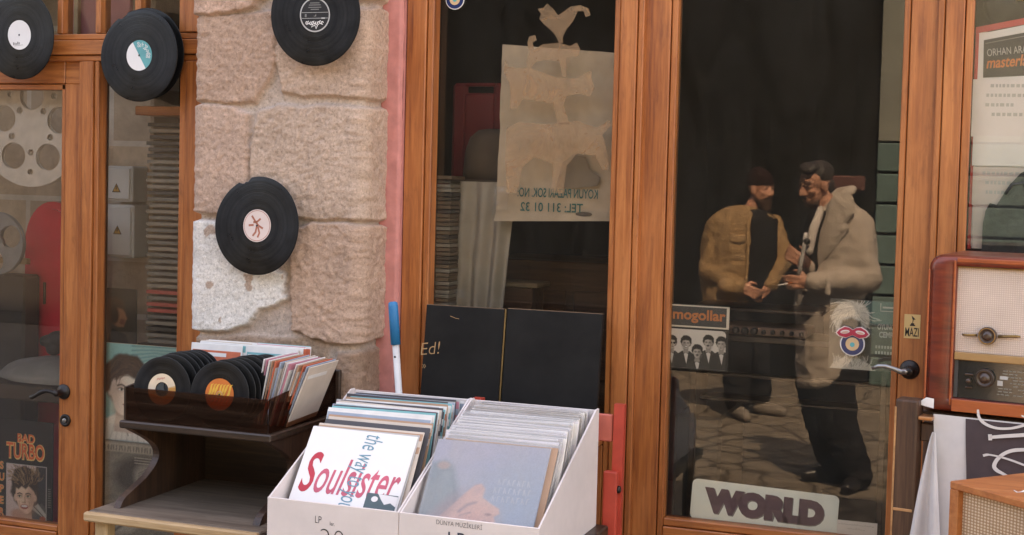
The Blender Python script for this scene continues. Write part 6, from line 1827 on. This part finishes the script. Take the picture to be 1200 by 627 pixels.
def smooth_line(pts, ws, k=6):
    n = len(pts); ws = [ws] * n if isinstance(ws, float) else list(ws); ws = ws if len(ws) == n else [ws[0]] * n
    out, wo = [], []
    for i in range(n - 1):
        p0, p1, p2, p3 = (pts[max(0, i - 1)], pts[i], pts[i + 1], pts[min(n - 1, i + 2)])
        for j in range(k):
            t = j / k
            out.append(tuple(.5 * (2 * b + (c - a) * t + (2 * a - 5 * b + 4 * c - d) * t * t + (3 * b - a - 3 * c + d) * t ** 3) for a, b, c, d in zip(p0, p1, p2, p3)))
            wo.append(ws[i] + (ws[i + 1] - ws[i]) * t)
    return out + [pts[-1]], wo + [ws[-1]]
def bst(L, ws):
    q, w_ = smooth_line([BF.px(x, y, .0135) for x, y in L], ws)
    m.stroke(BF, q, w_, .0135)
bst([(1146, 480), (1147, 488), (1151, 494), (1159, 499), (1170, 502), (1184, 502), (1198, 499), (1210, 494)], [.005, .0068, .0075, .007, .006, .0058, .0062, .007])
bst([(1160, 509), (1160.5, 516)], .0085); bst([(1160, 512.5), (1180, 511), (1205, 509.5)], [.0075, .0085, .009])
bst([(1152, 534), (1156, 533), (1160, 533), (1170, 535), (1184, 539), (1200, 545), (1210, 549)], [.006, .006, .004, .0042, .0048, .005, .005])
bst([(1210, 527), (1190, 527.5), (1178, 531), (1169, 538), (1165, 546), (1168, 551), (1175, 555), (1184, 560)], [.008, .0085, .008, .0085, .0095, .009, .007, .006])
bst([(1197, 487), (1204, 490)], [.003, .006])
m.build('script_lettering', t)
# folded cloth falling at the left of the banner
t = thing('folded_cloth', BF(-.01, -.2, 0), None, 'white cloth falling in long folds beside the worn stand post', 'cloth')
ap = P(1098, 505, -.46)
def fold(u, v):
    v = 1 - v
    x0 = BF.px(1094 - 30 * min(1, v * 1.0) ** .8, 520)[0]; x1 = BF.px(1099 + 16 * v, 520)[0]
    return BF(x0 + (x1 - x0) * u, BF.px(1098, 505)[1] - .40 * v, .018 + .022 * math.sin(u * 9 + .5) * (.15 + v) * .8 + .012 * u)
m = MB(BCL); m.sheet(fold, 40, 30); m.build('cloth', t)
t = thing('plastic_bag', BF(-.03, -.4, 0), None, 'clear plastic bag hanging between the stand post and the folded white cloth', 'bag')
def bagp(u, v):
    a = BF.px(1080 - 14 * (1 - v), 540)[0]; b_ = BF.px(1084 + 3 * (1 - v), 540)[0]
    return BF(a + (b_ - a) * u, BF.px(1080, 545)[1] - .22 * (1 - v), -.01 + .02 * noise.noise(Vector((u * 4, v * 6, 4))))
m = MB(PLASTIC); m.sheet(bagp, 14, 24); m.build('film', t)

# ------------------------------------------------------------------ loudspeaker at the lower right
sa = math.radians(42)
d1, d2 = Vector((math.cos(sa), -math.sin(sa), 0)), Vector((math.sin(sa), math.cos(sa), 0))
so_ = P(1113, 563.5, -.86)
SW, SH_, SDp = .50, .30, .24
frs = PF(so_ - Vector((0, 0, SH_)), d1, (0, 0, 1), -d2)
t = thing('loudspeaker', so_ - Vector((0, 0, SH_)), None, 'orange-brown wooden loudspeaker with woven cream front at the lower right', 'loudspeaker')
TK = wood('orange_teak', (.30, .085, .024), (.42, .135, .04), (.50, .19, .065), 'x', rough=.45, freq=26, coat=.1, wear=.15)
m = MB(TK); th = .016
m.fbox(frs, 0, SW, SH_ - th, SH_, -SDp, 0, .002)
m.fbox(frs, 0, SW, 0, th, -SDp, 0, .002)
m.fbox(frs, 0, .024, th + .0003, SH_ - th - .0003, -SDp, 0, .002); m.fbox(frs, SW - .024, SW, th + .0003, SH_ - th - .0003, -SDp, 0, .002)
m.fbox(frs, .0245, SW - .0245, th + .0005, SH_ - th - .0005, -SDp, -SDp + .01)
m.build('case', t)
m = MB(cloth_mat('woven_speaker_cloth', (.36, .22, .13), (.68, .52, .38), 48)); m.fbox(frs, .0246, SW - .0246, th + .001, SH_ - th - .001, -.03, -.016); m.build('grille_cloth', t)
ftop = PF(so_, d1, d2, (0, 0, 1))
m = MB(WHITE); L_ = [ftop.px(1188, 575), ftop.px(1192, 577.5), ftop.px(1198, 577), ftop.px(1206, 573)]
m.stroke(ftop, L_, [.002, .005, .006, .006], .0012); m.build('emblem', t)
t = thing('wooden_crate', frs(SW / 2, 0, -.1), None, 'plain wooden crate under the orange-brown loudspeaker', 'crate')
t.location.z = 0
hz = so_.z - SH_ - .001
for i in range(5):
    m = MB(WPX); z0 = .02 + i * (hz - .02) / 5
    fq = Fr((frs.o.x, frs.o.y, 0), d1, (0, 0, 1), -d2)
    m.fbox(fq, .02, SW - .02, z0, z0 + (hz - .02) / 5 - .012, -.03, -.012, .002); m.fbox(fq, .02, SW - .02, z0, z0 + (hz - .02) / 5 - .012, -SDp + .012, -SDp + .03, .002); m.build('slat', t)
m = MB(WPZ)
for u_ in (.025, SW - .05): m.fbox(fq, u_, u_ + .025, 0, hz - .012, -SDp + .031, -.031, .002)
m.fbox(fq, .02, SW - .02, hz - .0118, hz, -SDp + .012, -.012, .002); m.build('frame', t)
# ================================================================== THE TWO MEN MIRRORED IN THE DOOR
def loft(mb, F, rings, n=20):
    vs, fs = [], []
    for py, cx, hw, dp, w in rings:
        for k in range(n):
            a = 2 * PI * k / n
            vs.append(F(cx + hw * math.cos(a), py, w + dp * math.sin(a)))
    for i in range(len(rings) - 1):
        for k in range(n): fs.append((i * n + k, i * n + (k + 1) % n, (i + 1) * n + (k + 1) % n, (i + 1) * n + k))
    fs.append(tuple(range(n - 1, -1, -1))); fs.append(tuple(range((len(rings) - 1) * n, len(rings) * n)))
    # keep outward winding: F may mirror
    c = sum(vs, Vector()) / len(vs)
    p, q, r = (vs[i] for i in fs[n * (len(rings) // 2)][:3])
    if (q - p).cross(r - p).dot(p - c) < 0: fs = [f[::-1] for f in fs]
    return mb.add(vs, fs)
def limb(mb, pts):
    for (p, r), (q, s) in zip(pts[:-1], pts[1:]): mb.cap(p, r, q, s, 12, 2)
def head_parts(body, c, fwd, up=Vector((0, 0, 1)), s=1.0):
    fwd = fwd.normalized(); rt = fwd.cross(up).normalized(); up = rt.cross(fwd).normalized()
    B = Matrix((rt, fwd, up)).transposed()
    L = lambda x, y, z: c + B @ Vector((x, y, z)) * s
    body.sph(L(0, -.012, .035), (.074 * s, .094 * s, .082 * s), 3, B)
    body.sph(L(0, .020, -.030), (.058 * s, .066 * s, .082 * s), 3, B)
    body.sph(L(0, .052, -.088), (.032 * s, .030 * s, .026 * s), 2, B)
    body.cap(L(0, .082, .018), .009 * s, L(0, .104, -.028), .014 * s, 8); body.sph(L(.010, .092, -.033), .010 * s, 2); body.sph(L(-.010, .092, -.033), .010 * s, 2)
    for x in (-1, 1):
        body.sph(L(.072 * x, -.006, -.004), (.012 * s, .022 * s, .034 * s), 2, B)
        body.sph(L(.034 * x, .062, -.018), (.024 * s, .020 * s, .022 * s), 2, B)
        body.cap(L(.012 * x, .080, .034), .007 * s, L(.050 * x, .066, .032), .006 * s, 8); body.sph(L(.032 * x, .066, .012), (.022 * s, .014 * s, .016 * s), 2, B)
    body.cap(L(-.020, .077, -.062), .0075 * s, L(.020, .077, -.062), .0075 * s, 8)
    body.cap(L(-.016, .076, -.072), .008 * s, L(.016, .076, -.072), .008 * s, 8)
    return L, B
def hand(body, w, d, side, nrm, s=1.0, curl=.9):
    """wrist point, finger direction, direction of the thumb side, back-of-hand normal"""
    d, nrm = d.normalized(), nrm.normalized(); side = (side - d * side.dot(d)).normalized()
    nrm = d.cross(side) if d.cross(side).dot(nrm) > 0 else side.cross(d)
    body.cap(w, .026 * s, w + d * .03, .026 * s)
    for k in (-1, 0, 1): body.cap(w + d * .02 + side * .022 * k, .016 * s, w + d * .085 + side * .026 * k, .014 * s)
    for k, ln in enumerate((.070, .078, .074, .058)):
        b = w + d * .088 + side * (.033 - .022 * k)
        a = curl * (.85 + .1 * k)
        p1 = b + (d * math.cos(a * .5) - nrm * math.sin(a * .5)) * ln * .45
        p2 = p1 + (d * math.cos(a * 1.1) - nrm * math.sin(a * 1.1)) * ln * .32
        p3 = p2 + (d * math.cos(a * 1.6) - nrm * math.sin(a * 1.6)) * ln * .25
        for q, r in (((b, p1), (.0095, .009)), ((p1, p2), (.009, .0085)), ((p2, p3), (.0085, .0075))): body.cap(q[0], r[0] * s, q[1], r[1] * s, 8, 1)
    t0 = w + d * .025 + side * .028; t1 = t0 + (side * .75 + d * .6 - nrm * .3).normalized() * .042; t2 = t1 + (d * .9 - nrm * .45).normalized() * .034
    body.cap(t0, .014, t1, .011, 8, 1); body.cap(t1, .011, t2, .009, 8, 1)
def cloth(name, col, var=.15, scale=40, bm_=.5):
    return M(name, col, .9, var, scale, bm_, bdist=.02, spec=.15)
SKIN = M('warm_skin', (.52, .26, .17), .55, .12, 30, .1)
D1 = 3.55
for _ in range(20): D1 += (0.0 - V(1000, 578, D1).z) * -1.6
D1 = D1
D2 = 5.35
for _ in range(20): D2 += V(864, 492, D2).z * 1.6
def figure(F, px, py, label): 
    p = F(px, py, 0); return thing('person', (p.x, p.y, 0), None, label, 'person')

# --- man in the pale overcoat
F = lambda x, y, w=0.0: V(x, y, D1 + w)
U = (F(1010, 300) - F(910, 300)).normalized(); Wd = (F(960, 300, .5) - F(960, 300, -.5)).normalized(); ZZ = Vector((0, 0, 1))
t = figure(F, 975, 575, 'man in a long pale overcoat with upturned collar, mirrored in the shop door')
b = MB(SKIN)
hc = F(951, 217, -.02)
fw = -U * .66 - Wd * .68 - ZZ * .22
L, B = head_parts(b, hc, fw, ZZ + U * .12)
b.cap(L(0, -.02, -.05), .058, F(972, 252, .02), .062)
loft(b, F, [(250, 976, 26, .10, 0), (275, 980, 34, .12, 0), (330, 970, 30, .12, 0), (390, 962, 27, .12, 0), (446, 960, 25, .11, 0)])
legs = ([(F(968, 440, -.05), .095), (F(978, 508, -.09), .062), (F(1000, 564, -.02), .045)], [(F(952, 440, .08), .095), (F(958, 505, .02), .062), (F(976, 560, .12), .045)])
for l_ in legs: limb(b, l_)
armN = [(F(1002, 266, -.07), .060), (F(1013, 330, -.13), .048), (F(948, 332, -.25), .034)]
armF = [(F(958, 268, .08), .058), (F(947, 322, -.02), .045), (F(940, 309, -.16), .032)]
for l_ in (armN, armF): limb(b, l_)
hand(b, F(945, 332, -.25), -U * 1.0 - ZZ * .05 - Wd * .1, ZZ, -Wd, 1.0, .8)
hand(b, F(940, 311, -.16), -U * .8 + ZZ * .5, ZZ * .7 + U * .6, -Wd, 1.0, 1.1)
b.build('body', t, remesh=.006, smooth_it=3)
h = MB(HAIRD); h.sph(L(0, -.030, .058), (.078, .088, .070), 3, B); h.sph(L(0, .030, .104), (.060, .050, .026), 2, B); h.sph(L(0.02, .060, .098), (.035, .03, .022), 2, B); h.sph(L(0, -.060, -.01), (.066, .055, .06), 2, B); h.build('hair', t, remesh=.007, smooth_it=2, wr=(.006, 22, .6))
h = MB(M('stubble_beard', (.10, .05, .035), .9, .3, 60, .4)); h.sph(L(0, .034, -.078), (.054, .052, .042), 2, B); h.sph(L(0, -.0, -.060), (.062, .05, .03), 2, B); h.cap(L(-.022, .083, -.050), .006, L(.022, .083, -.050), .006); h.build('beard', t, remesh=.007)
h = MB(BLACK)
for x in (-1, 1): h.sph(L(.031 * x, .0795, .012), (.009, .0035, .004), 2, B); h.cap(L(.015 * x, .093, .041), .0032, L(.052 * x, .074, .039), .0028, 8)
h.build('eyes', t)
COAT = cloth('pale_wool_overcoat', (.46, .395, .335), .12, 30, .5)
b = MB(COAT)
loft(b, F, [(238, 980, 16, .09, 0), (247, 981, 27, .12, 0), (258, 983, 37, .15, 0), (280, 985, 41, .17, 0), (305, 983, 42, .18, 0), (332, 973, 43, .185, 0), (362, 966, 39, .19, 0), (400, 962, 34, .19, 0), (440, 961, 32, .19, 0), (458, 961, 32, .19, 0)])
limb(b, [(F(1000, 264, -.06), .082), (F(1013, 330, -.13), .072), (F(950, 332, -.24), .054)])
limb(b, [(F(962, 268, .08), .080), (F(948, 322, -.01), .062), (F(944, 314, -.12), .050)])
b.build('overcoat', t, remesh=.010, smooth_it=5, wr=(.011, 8, .55))
def flap(pts, off, th, nm, mat_, cx, hw, dp, t, wr=None):
    """a cloth flap lying on the rounded front of a coat"""
    w_of = lambda x: -dp * math.sqrt(max(0.0, 1 - ((x - cx) / hw) ** 2)) - off
    mx_, my_ = sum(p[0] for p in pts) / len(pts), sum(p[1] for p in pts) / len(pts)
    rings = []
    for k in (1.0, .66, .33): rings.append([(mx_ + (x - mx_) * k, my_ + (y - my_) * k) for x, y in pts])
    n = len(pts); vs = []; fs = []
    for r_ in rings: vs += [F(x, y, w_of(x) - (th if r_ is not rings[0] else th * .4)) for x, y in r_]
    vs.append(F(mx_, my_, w_of(mx_) - th))
    for k in range(2): fs += [(k * n + i, k * n + (i + 1) % n, (k + 1) * n + (i + 1) % n, (k + 1) * n + i) for i in range(n)]
    fs += [(2 * n + i, 2 * n + (i + 1) % n, 3 * n) for i in range(n)]
    b0 = len(vs); vs += [F(x, y, w_of(x) + .03) for x, y in pts]
    fs += [(b0 + i, b0 + (i + 1) % n, (i + 1) % n, i) for i in range(n)]; fs.append(tuple(range(b0, b0 + n)))
    m = MB(mat_); m.add(vs, fs)
    return m.build(nm, t)
COAT2 = cloth('pale_wool_lapel', (.52, .455, .39), .12, 30, .5)
flap([(968, 236), (976, 226), (989, 222), (997, 232), (999, 248), (988, 262), (992, 268), (974, 292), (955, 314), (937, 330), (936, 322), (948, 296), (957, 272), (964, 252)], .004, .020, 'lapel', COAT2, 983, 46, .178, t)
b = MB(COAT2); limb(b, [(F(996, 222, .05), .024), (F(993, 224, -.04), .026), (F(982, 230, -.115), .024), (F(968, 246, -.15), .018)]); limb(b, [(F(996, 222, .05), .024), (F(980, 224, .12), .022), (F(964, 238, .08), .018)]); b.build('collar', t, remesh=.008, smooth_it=3)
b = MB(BLACK)
for yy, xx in ((345, 938), (372, 937), (400, 937)): b.sph(F(xx, yy, -.165), (.013, .013, .013), 2)
b.build('button_row', t)
b = MB(COAT2); limb(b, [(F(966, 330, -.275), .016), (F(966, 346, -.275), .016)]); b.build('cuff_strap', t, remesh=.006)
flap([(976, 372), (996, 366), (997, 374), (977, 381)], .004, .010, 'pocket_flap', COAT2, 968, 38, .175, t)
b = MB(cloth('pale_scarf', (.55, .50, .45), .12, 20, .4)); limb(b, [(F(958, 246, -.15), .022), (F(949, 270, -.225), .026), (F(944, 296, -.255), .022)]); b.build('scarf', t, remesh=.008)
b = MB(cloth('dark_shirt', (.022, .019, .018))); loft(b, F, [(248, 960, 16, .09, -.04), (275, 956, 20, .12, -.04), (310, 951, 18, .12, -.04), (334, 951, 16, .11, -.04)]); b.build('shirt', t)
b = MB(cloth('dark_trousers', (.016, .015, .016)))
limb(b, [(F(968, 440, -.05), .125), (F(980, 508, -.08), .095), (F(1001, 562, -.02), .078)]); limb(b, [(F(953, 440, .08), .120), (F(962, 505, .03), .092), (F(978, 558, .12), .075)])
b.build('trousers', t, remesh=.010, smooth_it=4, wr=(.014, 9, 1.2))
b = MB(M('black_shoe_leather', (.014, .012, .012), .4))
for p, dx in ((F(1001, 571, -.02), -U * .3 - Wd * .95), (F(978, 568, .12), -U * .9 - Wd * .4)):
    q = Vector((p.x, p.y, .05)); dx.z = 0; dx.normalize()
    b.cap(q, .050, q + dx * .13 - ZZ * .008, .042); b.cap(q + dx * .13 - ZZ * .008, .042, q + dx * .18 - ZZ * .014, .034)
b.build('shoe_pair', t, remesh=.008)
# camera strap and the bag he holds: separate from the body
m = MB(M('white_strap_webbing', (.62, .60, .57), .8)); m.tube([F(940, 274, -.28), F(938, 290, -.29), F(933, 316, -.27), F(929, 333, -.24)], .011, 8); m.m(BLACK).sph(F(941, 284, -.285), .020, 2); m.build('carry_strap', None, 'white strap with a dark buckle held by the man in the pale overcoat', 'strap')
p = F(919, 334, -.28)
m = MB(WHITE); m.tube([p, p - U * .055 - ZZ * .012], .0045, 8); m.m(ORANGE).tube([p + U * .025 + ZZ * .005, p + U * .0005], .0045, 8); m.build('cigarette', None, 'cigarette between the fingers of the man in the pale overcoat', 'cigarette')

# --- man in the tan jacket and knitted cap
F = lambda x, y, w=0.0: V(x, y, D2 + w)
t = figure(F, 864, 492, 'bearded man in a tan jacket and dark knitted cap, mirrored in the shop door')
b = MB(SKIN)
hc = F(888, 223, -.02); fw = U * .74 - Wd * .60 - ZZ * .06
L, B = head_parts(b, hc, fw)
b.cap(L(0, -.02, -.05), .056, F(874, 252, 0), .060)
loft(b, F, [(248, 872, 20, .10, 0), (270, 870, 28, .12, 0), (320, 868, 26, .12, 0), (356, 866, 22, .11, 0)])
legs = ([(F(862, 350, -.06), .095), (F(858, 420, -.10), .062), (F(860, 474, -.05), .045)], [(F(874, 350, .08), .095), (F(880, 415, .10), .062), (F(886, 466, .20), .045)])
for l_ in legs: limb(b, l_)
limb(b, [(F(840, 264, -.05), .058), (F(826, 318, -.12), .046), (F(862, 338, -.24), .032)]); limb(b, [(F(903, 264, .03), .056), (F(917, 305, -.02), .044), (F(897, 338, -.14), .032)])
hand(b, F(864, 338, -.24), U * .9 - ZZ * .4, ZZ, -Wd, 1.0, .9); hand(b, F(896, 339, -.15), -U * .7 - ZZ * .6, ZZ, -Wd, 1.0, .9)
b.build('body', t, remesh=.007, smooth_it=3)
h = MB(cloth('dark_maroon_knit', (.024, .010, .0095), .2, 60, .6)); h.sph(L(0, -.016, .070), (.084, .102, .080), 3, B); h.sph(L(0, -.008, .045), (.083, .103, .026), 3, B); h.sph(L(0, -.03, .11), (.06, .07, .055), 2, B); h.build('knitted_cap', t, remesh=.008)
h = MB(M('brown_beard', (.055, .028, .018), .9, .3, 60, .5)); h.sph(L(0, .036, -.085), (.058, .056, .056), 2, B); h.sph(L(0, .05, -.125), (.04, .035, .045), 2, B); h.sph(L(0, -.0, -.062), (.065, .045, .034), 2, B); h.cap(L(-.026, .085, -.050), .008, L(.026, .085, -.050), .008); h.build('beard', t, remesh=.008)
h = MB(BLACK)
for x in (-1, 1): h.sph(L(.031 * x, .0795, .012), (.009, .004, .004), 2, B); h.cap(L(.015 * x, .092, .039), .0032, L(.052 * x, .074, .037), .0028, 8)
h.build('eyes', t)
JK = cloth('tan_corduroy_jacket', (.30, .19, .095), .2, 22, .7)
b = MB(JK)
loft(b, F, [(243, 868, 16, .10, 0), (250, 862, 26, .13, 0), (262, 856, 32, .15, -.02), (290, 852, 35, .17, -.03), (325, 850, 33, .18, -.03), (356, 848, 29, .18, -.03)])
limb(b, [(F(842, 264, -.05), .085), (F(826, 318, -.12), .072), (F(860, 338, -.23), .056)]); limb(b, [(F(900, 264, .03), .072), (F(915, 305, -.02), .058), (F(900, 334, -.12), .048)])
b.build('jacket', t, remesh=.010, smooth_it=3, wr=(.014, 9, .7))
JK2 = cloth('tan_corduroy_trim', (.36, .235, .125), .2, 22, .7)
flap([(850, 274), (870, 277), (869, 284), (861, 287), (850, 284)], .004, .012, 'pocket_flap', JK2, 852, 40, .20, t); flap([(851, 288), (869, 290), (868, 308), (851, 306)], .000, .010, 'pocket', JK2, 852, 40, .20, t)
flap([(858, 250), (872, 244), (882, 254), (876, 268), (866, 262)], -.03, .014, 'collar', JK2, 862, 40, .17, t); flap([(896, 250), (904, 256), (901, 270), (893, 264)], -.06, .014, 'collar', JK2, 880, 40, .17, t)
limb_ = MB(JK2); limb(limb_, [(F(872, 262, -.16), .012), (F(872, 300, -.185), .012), (F(868, 354, -.19), .012)]); limb_.build('front_placket', t, remesh=.006)
b = MB(JK2); b.cap(F(846, 337, -.235), .061, F(852, 338, -.24), .060); b.build('cuff', t, remesh=.007)
b = MB(cloth('black_sweater', (.016, .015, .015))); loft(b, F, [(246, 880, 15, .10, -.02), (258, 886, 22, .14, -.02), (300, 884, 25, .16, -.02), (352, 878, 25, .16, -.02)]); b.build('sweater', t)
b = MB(cloth('charcoal_trousers', (.018, .017, .018)))
limb(b, [(F(861, 350, -.05), .125), (F(858, 420, -.09), .095), (F(860, 474, -.05), .080)]); limb(b, [(F(875, 350, .08), .118), (F(881, 415, .10), .090), (F(886, 464, .20), .076)]); b.build('trousers', t, remesh=.011, smooth_it=4, wr=(.014, 9, 1.2))
b = MB(M('grey_suede_shoe', (.20, .17, .14), .8))
for p, dx in ((F(860, 482, -.05), U * .4 - Wd * .9), (F(886, 474, .20), U * .9 - Wd * .3)):
    q = Vector((p.x, p.y, .05)); dx.z = 0; dx.normalize()
    b.cap(q, .052, q + dx * .13 - ZZ * .008, .044); b.cap(q + dx * .13 - ZZ * .008, .044, q + dx * .18 - ZZ * .014, .036)
b.build('shoe_pair', t, remesh=.008)
